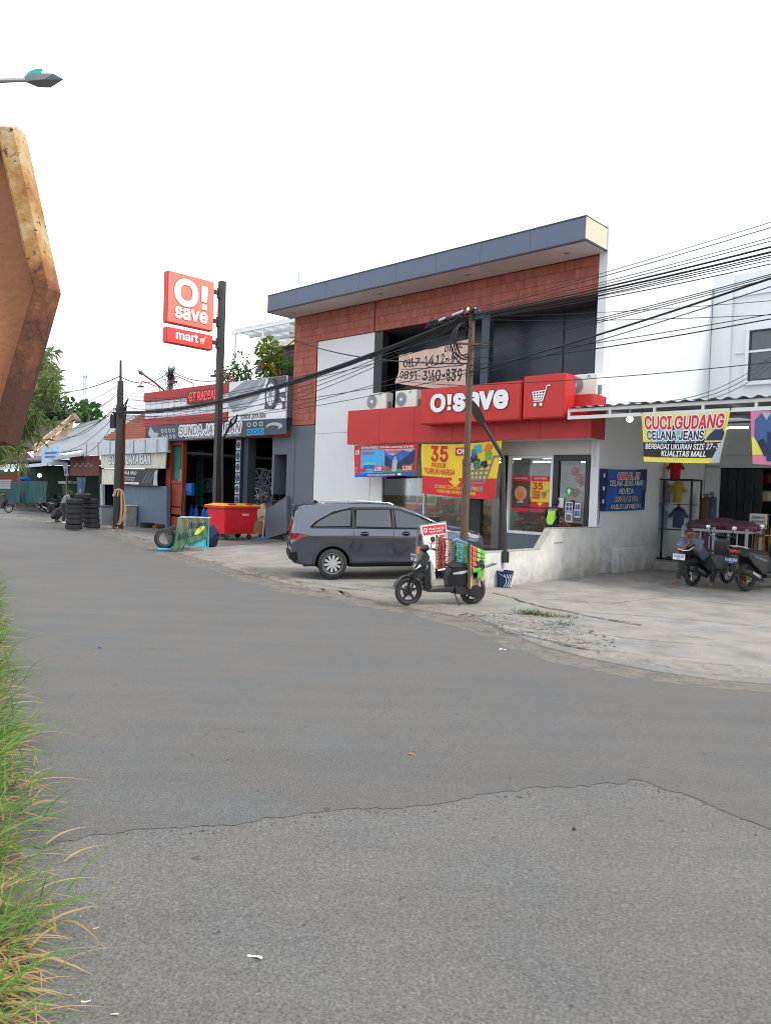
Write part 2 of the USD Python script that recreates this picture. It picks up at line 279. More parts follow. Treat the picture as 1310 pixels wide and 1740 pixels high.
# ================================================================== ground
def gz(x, y):
    x, y = np.asarray(x, float), np.asarray(y, float); u = (x - C0[0]) * UD[0] + (y - C0[1]) * UD[1]; s = (x - C0[0]) * ND[0] + (y - C0[1]) * ND[1]
    sm = lambda t: np.clip(t, 0, 1) ** 2 * (3 - 2 * np.clip(t, 0, 1))
    return .05 - .38 * sm((u - 16) / 3.5) * sm((3.2 - s) / 2.6) * (1 - sm((u - 24) / 4)) + .17 * sm((6.6 - s) / 3.5) * sm((u - .2) / .8) * sm((12.5 - u) / 3)
def asphalt(name, col, rough_bump, grit, patches=.35, tint=(.155, .142, .125)):
    return usdkit.material(stage, '/World/Looks/' + name, {
        'g': ('geometry', {}), 'a': ('noise_texture', {'scale': .55, 'detail': 7.0, 'roughness': .62}), 'ar': ('map_range', {'from_min': .42, 'from_max': .62, 'to_min': 0., 'to_max': patches, 'clamp': True}),
        'c': ('mix_color', {'a': col, 'b': tint}),
        'v': ('voronoi_texture', {'scale': grit, 'randomness': 1.0}), 'vr': ('rgb_ramp', {'ramp': [(0., (.50,) * 3), (.35, (.86,) * 3), (.6, (1.04,) * 3), (1., (1.25,) * 3)]}),
        'n': ('noise_texture', {'scale': grit * 1.1, 'detail': 5.0, 'roughness': .75}), 'nr': ('rgb_ramp', {'ramp': [(.30, (.52,) * 3), (.47, (1.,) * 3), (.58, (1.14,) * 3), (.70, (1.9,) * 3)]}),
        'm1': ('mix_color', {'blend_type': 'multiply', 'fac': .8}), 'm2': ('mix_color', {'blend_type': 'multiply', 'fac': 1.0}),
        'mp': ('mapping', {'rotation': (0, 0, .62), 'scale': (.25, 2.6, 1.)}), 'w': ('noise_texture', {'scale': 1.0, 'detail': 5.0, 'roughness': .6}), 'wr': ('rgb_ramp', {'ramp': [(.35, (.95,) * 3), (.65, (1.05,) * 3)]}), 'm3': ('mix_color', {'blend_type': 'multiply', 'fac': 1.0}),
        'sp': ('noise_texture', {'scale': 11., 'detail': 2.0}), 'sr': ('rgb_ramp', {'ramp': [(.27, (.62,) * 3), (.30, (1.,) * 3)]}), 'st': ('noise_texture', {'scale': .9, 'detail': 4.0, 'roughness': .5}), 'stc': ('rgb_ramp', {'ramp': [(.36, (.95, .98, 1.02)), (.5, (1., 1., 1.)), (.64, (1.04, 1.015, .985))]}), 'm5': ('mix_color', {'blend_type': 'multiply', 'fac': 1.0}), 'm4': ('mix_color', {'blend_type': 'multiply', 'fac': 1.0}),
        'b': ('bump', {'strength': rough_bump, 'distance': .03}), 'p': ('principled_bsdf', {'roughness': .82, 'specular_ior_level': .4})},
        [('g.position', 'a.vector'), ('g.position', 'v.vector'), ('g.position', 'n.vector'), ('g.position', 'mp.vector'), ('mp.vector', 'w.vector'), ('g.position', 'sp.vector'), ('sp.fac', 'sr.fac'), ('a.fac', 'ar.value'), ('ar.result', 'c.fac'), ('v.distance', 'vr.fac'), ('n.fac', 'nr.fac'), ('w.fac', 'wr.fac'),
         ('c.result', 'm1.a'), ('vr.color', 'm1.b'), ('m1.result', 'm2.a'), ('nr.color', 'm2.b'), ('m2.result', 'm3.a'), ('wr.color', 'm3.b'), ('m3.result', 'm4.a'), ('sr.color', 'm4.b'), ('g.position', 'st.vector'), ('st.fac', 'stc.fac'), ('m4.result', 'm5.a'), ('stc.color', 'm5.b'), ('m5.result', 'p.base_color'), ('n.fac', 'b.height'), ('b.normal', 'p.normal')], surface='p.BSDF')
M['asphalt_new'] = asphalt('asphalt_upper', (.134, .130, .126), .55, 75., .4, (.150, .145, .138))
M['asphalt_old'] = asphalt('asphalt_lower_coarse', (.158, .153, .146), .6, 60., .5, (.186, .177, .164))
M['lot'] = mat('lot_concrete', (.262, .252, .234), .9, .32, 1.6, .9, 22, dirt=(.34, .295, .24), dirt_amt=.75)
M['lot2'] = mat('stained_concrete', (.17, .168, .165), .85, .3, .8, .4, 14, dirt=(.07, .07, .072), dirt_amt=.8)
M['dirt'] = mat('dirt', (.23, .185, .135), .95, .25, 2.5, .8, 25)
M['kerb'] = mat('kerb_concrete', (.20, .196, .188), .9, .2, 4, .4, 30, dirt=(.33, .285, .225), dirt_amt=.7); M['fragment'] = mat('broken_concrete', (.27, .26, .24), .9, .2, 5, .5, 30)

setting('ground', bx(-400, 400, -200, 700, -1.2, -.16), M['dirt'])
setting('road_base', bx(-70, 30, -14, 90, -.3, -.0055), M['asphalt_old'])
rng = random.Random(5)
seam = [(-9, 2.9), (-4.2, 3.9)] + [tuple(gnd(*p)[:2]) for p in ((100, 1432), (150, 1420), (230, 1416), (300, 1408), (380, 1404), (450, 1395), (520, 1386), (600, 1377), (680, 1373), (750, 1366), (830, 1352), (900, 1345), (1000, 1335), (1090, 1328), (1140, 1342), (1200, 1362), (1260, 1388), (1330, 1415), (1450, 1480))] + [(3.9, 3.0), (6, .5)]
jag = []
for (x0, y0), (x1, y1) in zip(seam, seam[1:]):
    n = max(2, int(math.hypot(x1 - x0, y1 - y0) / .04))
    for i in range(n):
        t = i / n; x, y = x0 + (x1 - x0) * t, y0 + (y1 - y0) * t; q = meshkit.fbm(np.array([x * 9, y * 9, 1.]), 4, 3) - .5; q2 = meshkit.fbm(np.array([x * 2, y * 2, 5.]), 3, 8) - .5
        jag.append((x + .03 * (rng.random() - .5), y + .16 * q + .16 * q2))
upper = Polygon([(-70, 90), (30, 90), (30, .5)] + jag[::-1] + [(-9, 2.9), (-70, -5)]).buffer(0)
setting('road', ext(upper, .005, FLAT, (0, 0, -.005)), M['asphalt_new'])

edge = [tuple(gnd(*p)[:2]) for p in ((1310, 1160), (1200, 1150), (1100, 1135), (1000, 1115), (900, 1086), (830, 1060), (760, 1043), (680, 1030), (600, 1014), (540, 1005), (470, 988), (400, 968), (300, 938))]
edge = [(11., 8.7), (7.2, 8.75)] + edge + [(-9.2, 27.9), (-11.6, 32.0), (-15.6, 37.0), (-20.5, 40.2), (-32., 49.)]
div = [tuple(fw(13.4, 0)[:2]), tuple(fw(12.2, 4.6)[:2])]
def wob(P, amp=.08, st=.22, seed=3):
    out = []
    for (x0, y0), (x1, y1) in zip(P, P[1:]):
        n = max(1, int(math.hypot(x1 - x0, y1 - y0) / st))
        for i in range(n):
            t = i / n; x, y = x0 + (x1 - x0) * t, y0 + (y1 - y0) * t; d = (meshkit.fbm(np.array([x * 1.8, y * 1.8, seed]), 4, seed) - .5) * 2 * amp; out.append((x + d, y + d))
    return out + [P[-1]]
def sheet(poly, top, size=.7):
    v, f = trimesh.creation.triangulate_polygon(poly, engine='earcut'); v, f = trimesh.remesh.subdivide_to_size(np.hstack([v, np.zeros((len(v), 1))]), f, size, max_iter=14)
    if np.cross(v[f[0, 1]] - v[f[0, 0]], v[f[0, 2]] - v[f[0, 0]])[2] < 0: f = f[:, ::-1]
    ln = poly.exterior; d = np.array([ln.distance(Point(*p[:2])) for p in v]); return top(v, d), f
def lot_top(v, d):
    v = v.copy(); v[:, 2] = .004 + (gz(v[:, 0], v[:, 1]) - .004) * np.clip(d / .5, 0, 1) + (meshkit.fbm(np.c_[v[:, :2] * .7, v[:, 2]], 3, 2) - .5) * .03 * np.clip(d, 0, 1); return v
i13 = 2 + 10
lotA = Polygon(wob(edge[:15]) + [tuple(fw(11.3, 6.6)[:2]), div[1], div[0], tuple(fw(13.4, -14)[:2]), (30, 40), (30, 8.7)]).buffer(0)
lotB = Polygon(wob(edge[14:]) + [(-45, 62), (-20, 62), tuple(fw(13.4, -14)[:2]), div[0], div[1], tuple(fw(11.3, 6.6)[:2])]).buffer(0)
setting('lot', sheet(lotA, lot_top), M['lot'], True)
setting('forecourt', sheet(lotB, lambda v, d: lot_top(v, d) - [0, 0, .006]), M['lot2'], True)

# kerb of single stones along the corner of the side street
kp = LineString([tuple(gnd(*p)[:2]) for p in ((800, 1052), (860, 1076), (930, 1104), (1000, 1121), (1100, 1141), (1200, 1156), (1310, 1166))] + [(6.5, 8.75), (9.5, 8.8)])
kerb = '/World/kerb'; UsdGeom.Xform.Define(stage, kerb); stage.GetPrimAtPath(kerb).SetCustomDataByKey('kind', 'structure')
d = 0.
while d < kp.length - .3:
    l = rng.uniform(.75, .95); a, b = np.array(kp.interpolate(d).coords[0]), np.array(kp.interpolate(min(d + l - .012, kp.length)).coords[0]); t = (b - a) / np.linalg.norm(b - a); nn = np.array([-t[1], t[0]]); nn = nn if nn[1] > 0 else -nn; h = .034 + rng.uniform(-.008, .006)
    part(kerb, 'kerb_stone', hull([(*(p + nn * w), z) for p in (a, b) for w, z in ((0, -.04), (.02, h * .55), (.07, h), (.24, h + .004), (.24, -.04))]), M['kerb']); d += l

# dust drifted over the road's edge, thin enough to show the asphalt in patches
M['dust'] = usdkit.material(stage, '/World/Looks/dust', {'g': ('geometry', {}), 'n': ('noise_texture', {'scale': 3.2, 'detail': 9.0, 'roughness': .72}), 'r': ('map_range', {'from_min': .44, 'from_max': .68, 'to_min': 0., 'to_max': .75, 'clamp': True}), 'c': ('noise_texture', {'scale': 40., 'detail': 5.0}), 'cr': ('rgb_ramp', {'ramp': [(.3, (.24, .215, .18)), (.7, (.36, .31, .245))]}), 't': ('transparent_bsdf', {'color': (1, 1, 1)}), 'd': ('diffuse_bsdf', {}), 'm': ('mix_closure', {})},
    [('g.position', 'n.vector'), ('g.position', 'c.vector'), ('n.fac', 'r.value'), ('r.result', 'm.fac'), ('c.fac', 'cr.fac'), ('cr.color', 'd.color'), ('t.BSDF', 'm.closure1'), ('d.BSDF', 'm.closure2')], surface='m.closure')
el = LineString(wob(edge[2:], .25, .4, 9)); setting('dust', sheet(el.buffer(.62).intersection(upper), lambda v, d: np.c_[v[:, :2], np.where(np.array([lotA.union(lotB).contains(Point(*p[:2])) for p in v]), .075, .004)], .5), M['dust'], True)
# broken concrete apron: the loose pieces, the cracks, crumbs and weeds
area = Polygon([tuple(gnd(*p)[:2]) for p in ((812, 1055), (870, 1043), (930, 1058), (965, 1075), (1010, 1098), (1000, 1108), (930, 1094), (870, 1080))])
g2 = np.random.default_rng(11); pts = [p for p in (Point(*q) for q in g2.uniform([area.bounds[0], area.bounds[1]], [area.bounds[2], area.bounds[3]], (420, 2))) if area.contains(p)][:150]
for c in shapely.voronoi_polygons(shapely.MultiPoint(pts)).geoms:
    c = c.intersection(area).buffer(-.011, join_style=2)
    for q in polys(c):
        if q.area > .002:
            m = ext(q.simplify(.01), .035, FLAT, (0, 0, 0)); cx, cy = q.centroid.coords[0]; v = m[0]; v[:, 2] += .022 + g2.uniform(-.006, .012) + (v[:, 0] - cx) * g2.normal(0, .03) + (v[:, 1] - cy) * g2.normal(0, .03)
            part('/World/lot', 'concrete_fragment', m, M['fragment'] if g2.random() < .5 else M['lot'])
M['crack'] = mat('crack_dark', (.05, .046, .042), .95)
def crack(P, w, seed):
    P = wob([tuple(gnd(*p)[:2]) for p in P], .10, .09, seed); r = np.random.default_rng(seed); L, R = [], []
    for i, p in enumerate(P):
        a, b = np.array(P[max(i - 1, 0)]), np.array(P[min(i + 1, len(P) - 1)]); t = (b - a) / (np.linalg.norm(b - a) + 1e-9); n = np.array([-t[1], t[0]]); k = w * r.uniform(.25, 1.); L.append(np.array(p) + n * k); R.append(np.array(p) - n * k)
    V = [(*q, gz(*q) + .012) for q in L + R]; n = len(P); part('/World/lot', 'crack', (V, [(i, i + n, i + n + 1, i + 1) for i in range(n - 1)]), M['crack'])
for P, w in ((((838, 1012), (880, 1024), (940, 1040), (1000, 1052), (1090, 1068)), .035), (((1000, 1046), (1100, 1052), (1200, 1060), (1310, 1072)), .014), (((900, 1022), (960, 1025), (1040, 1030), (1130, 1020), (1310, 1038)), .010), (((600, 1004), (660, 1002), (700, 1012)), .012), (((480, 985), (540, 998), (620, 1008)), .02), (((965, 1075), (1000, 1083), (1060, 1090), (1180, 1100)), .010), (((350, 922), (400, 930), (470, 925), (500, 945)), .012)):
    crack(P, w, int(P[0][0]))
# crumbs of concrete lying about
def crumbs(n, fn, size, seed):
    r = np.random.default_rng(seed); ms = []
    for _ in range(n):
        x, y, z = fn(r); k = size * r.uniform(.4, 1.6); ms.append(hull(np.array([x, y, z]) + r.normal(0, 1, (8, 3)) * k * [.5, .5, .35] + [0, 0, k * .2]))
    return ms
def in_area(r):
    while True:
        q = area.buffer(.35); p = r.uniform([q.bounds[0], q.bounds[1]], [q.bounds[2], q.bounds[3]])
        if q.contains(Point(*p)): return p[0], p[1], gz(*p) + .01
solo('rubble', crumbs(170, in_area, .03, 2), M['fragment'], 'scattered crumbs of broken pale concrete on the cracked lot corner', 'rubble', kind='stuff')
sl = LineString(jag)
def by_seam(r):
    p = sl.interpolate(r.uniform(.3, .9), normalized=True).coords[0]; return p[0] + r.normal(0, .05), p[1] - abs(r.normal(0, .10)) - .02, -.005
solo('loose_grit', crumbs(420, by_seam, .008, 3), M['asphalt_old'], 'loose asphalt grit along the broken seam across the road', 'grit', kind='stuff')

# ================================================================== the store
st = thing('store_building', 'two-storey shop with red canopy, red tile upper wall and slanting-looking dark roof fascia', 'shop', C0, FR)
part(st, 'party_wall', bx(-.06, .19, -14, .05, -.2, 9.8), M['white']); part(st, 'wall', bx(13.34, 13.56, -14, -.02, -.2, 9.0), M['grey'])
part(st, 'rear_wall', bx(.19, 13.34, -14, -13.8, -.2, 9.0), M['white']); part(st, 'roof', bx(.19, 13.56, -13.8, -.26, 9.0, 9.2), M['grey'])
part(st, 'floor', [bx(.19, 13.34, -13.8, -.26, -.2, .42), bx(.19, 9.1, -.26, .95, -.2, .42)], M['conc']); part(st, 'step', bx(.19, 9.0, .95, 1.32, -.2, .24), M['grey'])
part(st, 'step_nosing', bx(.19, 9.0, .92, .97, .40, .43), M['black'])
M['grout'] = mat('dark_red_grout', K(112, 54, 46), .85, .1, 4)
part(st, 'tiled_wall', [bx(.19, 13.34, -.25, -.03, 7.97, 9.14), bx(12.12, 13.34, -.25, -.028, 4.72, 7.97), bx(13.34, 13.58, -.019, .0, 4.72, 9.14)], M['grout'])
TT = [mat('wall_tile_%d' % i, K(*c), .65, .12, 9, .1, 40) for i, c in enumerate(((164, 92, 76), (158, 87, 72), (170, 98, 82), (152, 82, 68)))]
R = random.Random(3); tiles, k0 = [[], [], [], []], 0; spots = []
z = 9.05
while z > 4.75:
    u = .2
    while u < 13.5:
        if z - .27 > 7.93 or u > 12.1: spots.append((u, min(u + .101, 13.57), max(z - .267, 7.98 if u < 12.1 else 4.73), z))
        u += .106
    z -= .276
for i, (a, b, z0, z1) in enumerate(sorted(spots, key=lambda q: q[0])):
    c = R.choices((0, 1, 2, 3), (5, 3, 2, 2))[0]; m = bx(a, b, -.025, .006 + R.uniform(0, .004), z0, z1)
    if i < 300: part(st, 'tile', m, TT[c])
    else: tiles[c].append(m)
for c in range(4): part(st, 'tile_course', tiles[c], TT[c], kind='stuff')
part(st, 'corner_strip', bx(9.0, 9.05, -.03, .03, 7.97, 9.05), M['grout'])
for z0, z1 in ((.42, 4.35), (4.362, 7.95)): part(st, 'white_panel', bx(9.02, 12.11, -.25, 0, z0, z1), M['white'])
part(st, 'grey_wall', [bx(12.12, 13.34, -.25, -.004, -.2, 4.70), bx(13.345, 13.58, -.2, .012, -.2, 4.70)], M['grey'])
# balcony recess upstairs
part(st, 'balcony_ceiling', bx(.19, 9.0, -1.3, -.25, 8.0, 8.1), mat('balcony_ceiling', K(92, 94, 100), .6)); part(st, 'balcony_wall', bx(.19, 9.0, -1.45, -1.3, 4.6, 8.0), M['navy']); part(st, 'balcony_floor', bx(.19, 9.0, -1.3, 0, 4.55, 4.66), M['grey'])
part(st, 'balcony_side', bx(.19, .24, -1.3, -.05, 4.66, 8.0), M['navy']); part(st, 'column', rb(3.96, 4.28, -.32, -.06, 4.66, 8.0, .015), M['navy']); part(st, 'column', rb(8.62, 9.0, -.34, -.02, 4.66, 7.96, .01), M['black'])
part(st, 'partition', bx(7.0, 8.55, -1.28, -1.22, 4.66, 6.5), mat('brown_board', K(112, 92, 80), .7)); [part(st, 'mullion', bx(x, x + .03, -1.3, -1.27, 4.66, 8.0), M['black']) for x in (2.0, 5.8)]
# roof canopy with panels
part(st, 'roof_canopy', bx(.005, 13.75, -.02, 1.22, 9.12, 9.72), M['slate_trim']); part(st, 'roof_deck', bx(-.02, 13.78, -.25, 1.26, 9.72, 9.76), M['slate_trim'])
pw = 13.78 / 8
for i in range(8): part(st, 'fascia_panel', rb(i * pw + .002, (i + 1) * pw - .002, 1.22, 1.25, 9.13, 9.725, .006), M['slate'])
part(st, 'fascia_panel', rb(13.752, 13.78, .0, 1.22, 9.13, 9.725, .006), M['slate'])
part(st, 'end_panel', rb(-.02, .004, .055, 1.245, 9.14, 9.73, .006), M['beige'], 'beige end panel of the roof canopy')
part(st, 'canopy_trim', [bx(-.03, 13.79, 1.20, 1.262, 9.085, 9.13), bx(-.034, .0, .056, 1.20, 9.085, 9.138), bx(13.75, 13.79, -.02, 1.20, 9.085, 9.13)], M['slate_trim'])
for i in range(6):
    w = 13.7 / 6; part(st, 'soffit_panel', bx(.01 + i * w, .01 + (i + 1) * w - .006, .0, 1.2, 9.09, 9.12), M['soffit'])
for u in (.9, 4.4, 8.2, 12.9): part(st, 'downlight', tf(lathe([(0, 0), (.075, 0), (.085, .012), (0, .02)], 16), (u, .62, 9.074)), M['steel'])
# red canopy
part(st, 'red_canopy', bx(-.17, 9.38, .0, .82, 3.86, 5.0), M['red_side'])
w = 9.6 / 6
for i in range(6): part(st, 'canopy_panel', rb(-.2 + i * w + .003, -.2 + (i + 1) * w - .003, .82, .85, 3.83, 5.03, .005), M['red'])
part(st, 'canopy_panel', rb(-.2, -.17, .055, .818, 3.83, 5.03, .005), M['red_side']); part(st, 'canopy_panel', rb(9.38, 9.41, .0, .818, 3.83, 5.03, .005), M['red_side'])
part(st, 'canopy_soffit', bx(-.16, 9.37, .004, .80, 3.84, 3.86), M['soffit']); part(st, 'canopy_cap', bx(-.19, 9.4, .0, .84, 5.0, 5.02), M['red_side'])
sb = part(st, 'sign_board', rb(1.72, 5.5, .852, 1.38, 4.35, 5.47, .012), M['red']); part(sb, 'sign_face', rb(1.75, 5.47, 1.38, 1.40, 4.38, 5.44, .006), M['red'])
W = 3.72
def sign_words(h): return tx('O', 0, 0, h, bold=.045), None
def excl(x, y, h, w): return unary_union([Polygon([(x + w * .16, y + h * .33), (x + w * .84, y + h * .33), (x + w, y + h), (x, y + h)]), Polygon([(x + w * .14, y), (x + w * .86, y), (x + w * .86, y + h * .23), (x + w * .14, y + h * .23)])])
def o_save(wd, hgt):                               # round heavy lettering on one line, fitted into wd x hgt
    g = [tx('O', 0, .0, 1.0, .92, .07), excl(1.02, .0, 1.0, .27), tx('s', 1.38, .0, 1.25, .72, .07), tx('a', 2.15, .0, 1.25, .74, .07), tx('v', 2.88, .0, 1.25, .80, .07), tx('e', 3.66, .0, 1.25, .80, .07)]
    g = unary_union(g); b = g.bounds; return affinity.scale(affinity.translate(g, -b[0], -b[1]), wd / (b[2] - b[0]), hgt / (b[3] - b[1]), origin=(0, 0))
g = affinity.translate(o_save(2.92, .60), .42, .30)
part(sb, 'lettering_edge', ext(g.buffer(.022), .012, FRONT, (5.47, 1.40, 4.38)), M['maroon']); part(sb, 'lettering', ext(g, .03, FRONT, (5.47, 1.40, 4.38)), M['sign_white'])
cb = part(st, 'sign_board', rb(.32, 1.63, .852, 1.42, 4.36, 5.56, .012), M['red']); part(cb, 'sign_face', rb(.34, 1.61, 1.42, 1.438, 4.39, 5.53, .006), M['red'])
g = cart_icon(.30, .30, .56)
part(cb, 'trolley_emblem', ext(g.buffer(.012), .010, FRONT, (1.61, 1.438, 4.39)), M['maroon']); part(cb, 'trolley_emblem', ext(g, .022, FRONT, (1.61, 1.438, 4.39)), M['sign_white'])
# shop front below
part(st, 'lintel', bx(.19, 9.02, -.2, -.001, 3.43, 3.84), M['soffit'])
M['frame_black'] = mat('black_frame', (.016, .018, .022), .4)
def window(u0, u1, z0, z1, fw_, mt, name='window', div=()):
    f = part(st, name, [bx(u0, u0 + fw_, -.12, .02, z0, z1), bx(u1 - fw_, u1, -.12, .02, z0, z1), bx(u0 + fw_, u1 - fw_, -.12, .018, z1 - fw_, z1), bx(u0 + fw_, u1 - fw_, -.12, .018, z0, z0 + fw_)] + [bx(x - fw_ / 2, x + fw_ / 2, -.11, .012, z0 + fw_, z1 - fw_) for x in div], mt)
    part(f, 'pane', bx(u0 + fw_, u1 - fw_, -.06, -.052, z0 + fw_, z1 - fw_), M['clear']); return f
window(1.42, 3.0, 1.03, 3.42, .085, M['alu']); part(st, 'plinth', bx(1.41, 3.0, -.15, -.01, .42, 1.03), M['grey'])
f = window(.2, 1.41, .43, 3.42, .17, M['frame_black'], 'door'); part(f, 'handle', rod((1.18, .07, 1.35), (1.18, .07, 2.0), .016), M['chrome'])
part(st, 'black_panel', rb(3.0, 3.2, -.15, .03, .42, 3.43, .008), M['frame_black']); window(3.2, 4.06, .43, 3.42, .07, M['frame_black'], 'door'); part(st, 'black_panel', rb(4.06, 4.5, -.15, .025, .42, 3.43, .008), M['frame_black'])
window(4.55, 8.45, .55, 3.42, .05, M['alu'], div=(6.4,)); part(st, 'plinth', bx(4.5, 9.0, -.15, -.01, .42, .55), M['grey']); part(st, 'return_wall', bx(8.47, 9.0, -.2, -.003, .42, 3.43), M['white'])
part(st, 'drain_pipe', tube([(.1, .12, 3.85), (.12, .14, 3.4), (.06, .12, 3.1)], .025), M['white'])
# the room behind the glass
part(st, 'ceiling', bx(.19, 9.0, -9.8, -.26, 3.62, 3.7), M['soffit']); part(st, 'inner_wall', bx(.19, 9.0, -9.9, -9.8, .42, 3.62), M['white']); part(st, 'inner_wall', bx(8.9, 9.0, -9.8, -.26, .42, 3.62), M['white'])
M['lamp'] = mat('tube_lamp', (.8, .8, .8), .4, emit=(1, .98, .95, 8.0))
for i in range(4):
    for j in range(3): part(st, 'tube_lamp', bx(.9 + i * 2.2, 2.1 + i * 2.2, -1.4 - j * 2.8, -1.32 - j * 2.8, 3.55, 3.6), M['lamp'])
GOODS = [mat('goods_%d' % i, K(*c), .45, .3, 14) for i, c in enumerate(((190, 60, 50), (220, 180, 70), (70, 120, 70), (60, 90, 150), (200, 190, 170), (120, 80, 60)))]
def shelf(u0, u1, s, h, seed, along=True):
    t = thing('display_shelf', 'display shelf of groceries %s' % seed[1], 'shelf', fw(u0, s, .42), FR, 'grocery shelves in the shop'); r = random.Random(seed[0]); L = u1 - u0
    part(t, 'frame', [bx(0, .04, -.4, 0, 0, h), bx(L - .04, L, -.4, 0, 0, h), bx(.04, L - .04, -.40, -.37, 0, h)], M['sign_white']); gd = [[] for _ in GOODS]
    for k in range(5):
        z = .12 + k * (h - .2) / 5; part(t, 'board', bx(.04, L - .04, -.37, -.01, z, z + .025), M['sign_white']); part(t, 'price_strip', bx(.04, L - .04, -.01, .004, z - .01, z + .035), M['print_red'])
        x = .06
        while x < L - .2:
            w_ = r.uniform(.09, .22); c = r.randrange(6)
            for _ in range(r.randint(1, 4)):
                if x + w_ > L - .06: break
                gd[c].append(rb(x, x + w_ - .01, -.34, -.03, z + .026, z + r.uniform(.18, (h - .2) / 5 - .05), .012)); x += w_
    for c, g_ in enumerate(gd):
        if g_: part(t, 'goods', g_, GOODS[c], kind='stuff')
shelf(4.8, 6.3, -1.8, 1.75, (1, 'behind the wide window, nearer the entrance')); shelf(6.4, 8.3, -1.8, 1.75, (2, 'behind the wide window, by the white wall')); shelf(3.3, 5.4, -4.2, 1.9, (3, 'facing the black door')); shelf(.4, 2.9, -6.6, 2.0, (4, 'at the back behind the counter'))
t = thing('checkout_counter', 'checkout counter with red band behind the glass door', 'counter', fw(.3, -1.9, .42), FR); part(t, 'body', rb(0, 2.5, -.5, 0, 0, .95, .02), M['print_grey']); part(t, 'band', bx(0, 2.5, 0, .012, .72, .9), M['print_red']); part(t, 'top', rb(-.03, 2.53, -.53, .03, .95, .99, .01), M['sign_white'])
def wire_cart(label, u, s):
    t = thing('shopping_trolley', label, 'shopping trolley', fw(u, s, .42), FR + 8, 'trolleys parked inside the window'); S = []
    for k in range(8): x = k * .115; S += [rod((x, 0, .42), (x * 1.05 - .03, .05, .95), .006, 4), rod((x, -.5, .42), (x * 1.05 - .03, -.55, .95), .006, 4), rod((x, 0, .42), (x, -.5, .42), .006, 4)]
    for z in (.42, .55, .68, .81, .95): e = (z - .42) * .1; S += [rod((-.03, e, z), (.82, e, z), .007, 4), rod((-.03, -.5 - e, z), (.82, -.5 - e, z), .007, 4)]
    part(t, 'basket', S, M['chrome']); part(t, 'frame', [tube([(.8, y, 1.02), (.72, y, .3), (.0, y, .14)], .012, 6) for y in (0, -.5)] + [rod((.82, 0, 1.03), (.82, -.5, 1.03), .016)], M['chrome'])
    for x, y in ((.03, -.03), (.03, -.47), (.7, -.03), (.7, -.47)): part(t, 'wheel', tf(lathe([(0, -.015), (.055, -.015), (.055, .015), (0, .015)], 12, 'y'), (x, y, .06)), M['rubber'])
wire_cart('wire shopping trolley seen low through the white-framed window', 2.0, -.35); wire_cart('second wire shopping trolley nested beside the first, nearer the door', 1.45, -.55)
BAL = mat('balloon_red', K(200, 30, 30), .25, .05, 3, coat=.3); BALC = mat('balloon_pale', K(220, 190, 185), .25, .05, 3)
for i, (u, z, s) in enumerate(((.98, 2.98, -.5), (.52, 3.02, -.55), (.80, 2.75, -.45), (.72, 2.55, -.6), (.38, 2.62, -.5), (.95, 2.35, -.5), (.60, 2.42, -.45), (1.05, 1.98, -.5), (.28, 2.9, -.6))):
    b = solo('balloon', tf(lathe([(0, -.17), (.03, -.15), (.09, -.1), (.135, 0), (.12, .08), (.07, .125), (0, .145)], 16), fw(u, s, z)), BALC if i in (4, 6) else BAL, ('pale see-through balloon %s in the door cluster' % ('higher' if i == 4 else 'lower')) if i in (4, 6) else 'red balloon in the door cluster, %s' % ('topmost at the frame', 'at the top near the edge', 'below the topmost', 'in the middle', '', 'beside the green arrow', '', 'hanging lowest', 'tucked behind the top pair')[i], 'balloon', 'pale balloons behind the door' if i in (4, 6) else 'red balloons behind the door', smooth=True)
# posters and notices on the glass
def flat(name, label, cat, u_left, s, z0, w, h, draw, back, basis=FRONT, group=None, u=None):
    org = fw(u_left, s, z0); t = thing(name, label, cat, org, FR, group); part(t, 'sheet', ext(sbox(0, 0, w, h), .004, basis), back); 
    for i, (nm, g_, mt) in enumerate(draw): part(t, nm, ext(g_, .0025, basis, np.asarray(basis[2]) * (.004 + .0026 * i)), mt)
    return t
flat('poster', 'brown and orange food promotion poster with red header in the white-framed window', 'poster', 2.86, -.05, 1.72, .62, 1.08, [('header', sbox(0, .92, .62, 1.08), M['print_red']), ('picture', Point(.31, .55).buffer(.22), M['tan']), ('picture', Point(.31, .48).buffer(.12), M['orange']), ('footer', sbox(0, 0, .62, .1), M['print_red']), ('stripe', sbox(0, .1, .62, .14), M['deep_blue']), ('words', unary_union([tx('PRODUK TERBARU', .06, .98, .05, .5), tx('4.500', .2, .25, .07, .22, .04)]), M['sign_white'])], M['brown'])
flat('poster', 'yellow poster with big red 35 beside the black door', 'poster', 2.17, -.05, 1.72, .62, 1.08, [('header', sbox(0, .92, .62, 1.08), M['print_red']), ('footer', sbox(0, 0, .62, .1), M['print_red']), ('band', sbox(0, .14, .62, .3), M['print_red']), ('stripe', sbox(0, .1, .62, .14), M['deep_blue']), ('arrow', Polygon([(.27, .34), (.37, .34), (.37, .27), (.43, .27), (.32, .17), (.21, .27), (.27, .27)]), M['yellow']), ('number', tx('35', .04, .68, .2, .36, .05), M['print_red']), ('words', unary_union([tx('PRODUK', .03, .58, .06, .28, .03), tx('TURUN', .03, .49, .07, .28, .04), tx('HARGA', .03, .40, .07, .28, .04)]), M['print_red']), ('trolley', cart_icon(.36, .42, .24), M['print_grey']), ('header_words', tx('HARGA HEBAT', .08, .98, .06, .46), M['sign_white'])], M['yellow'])
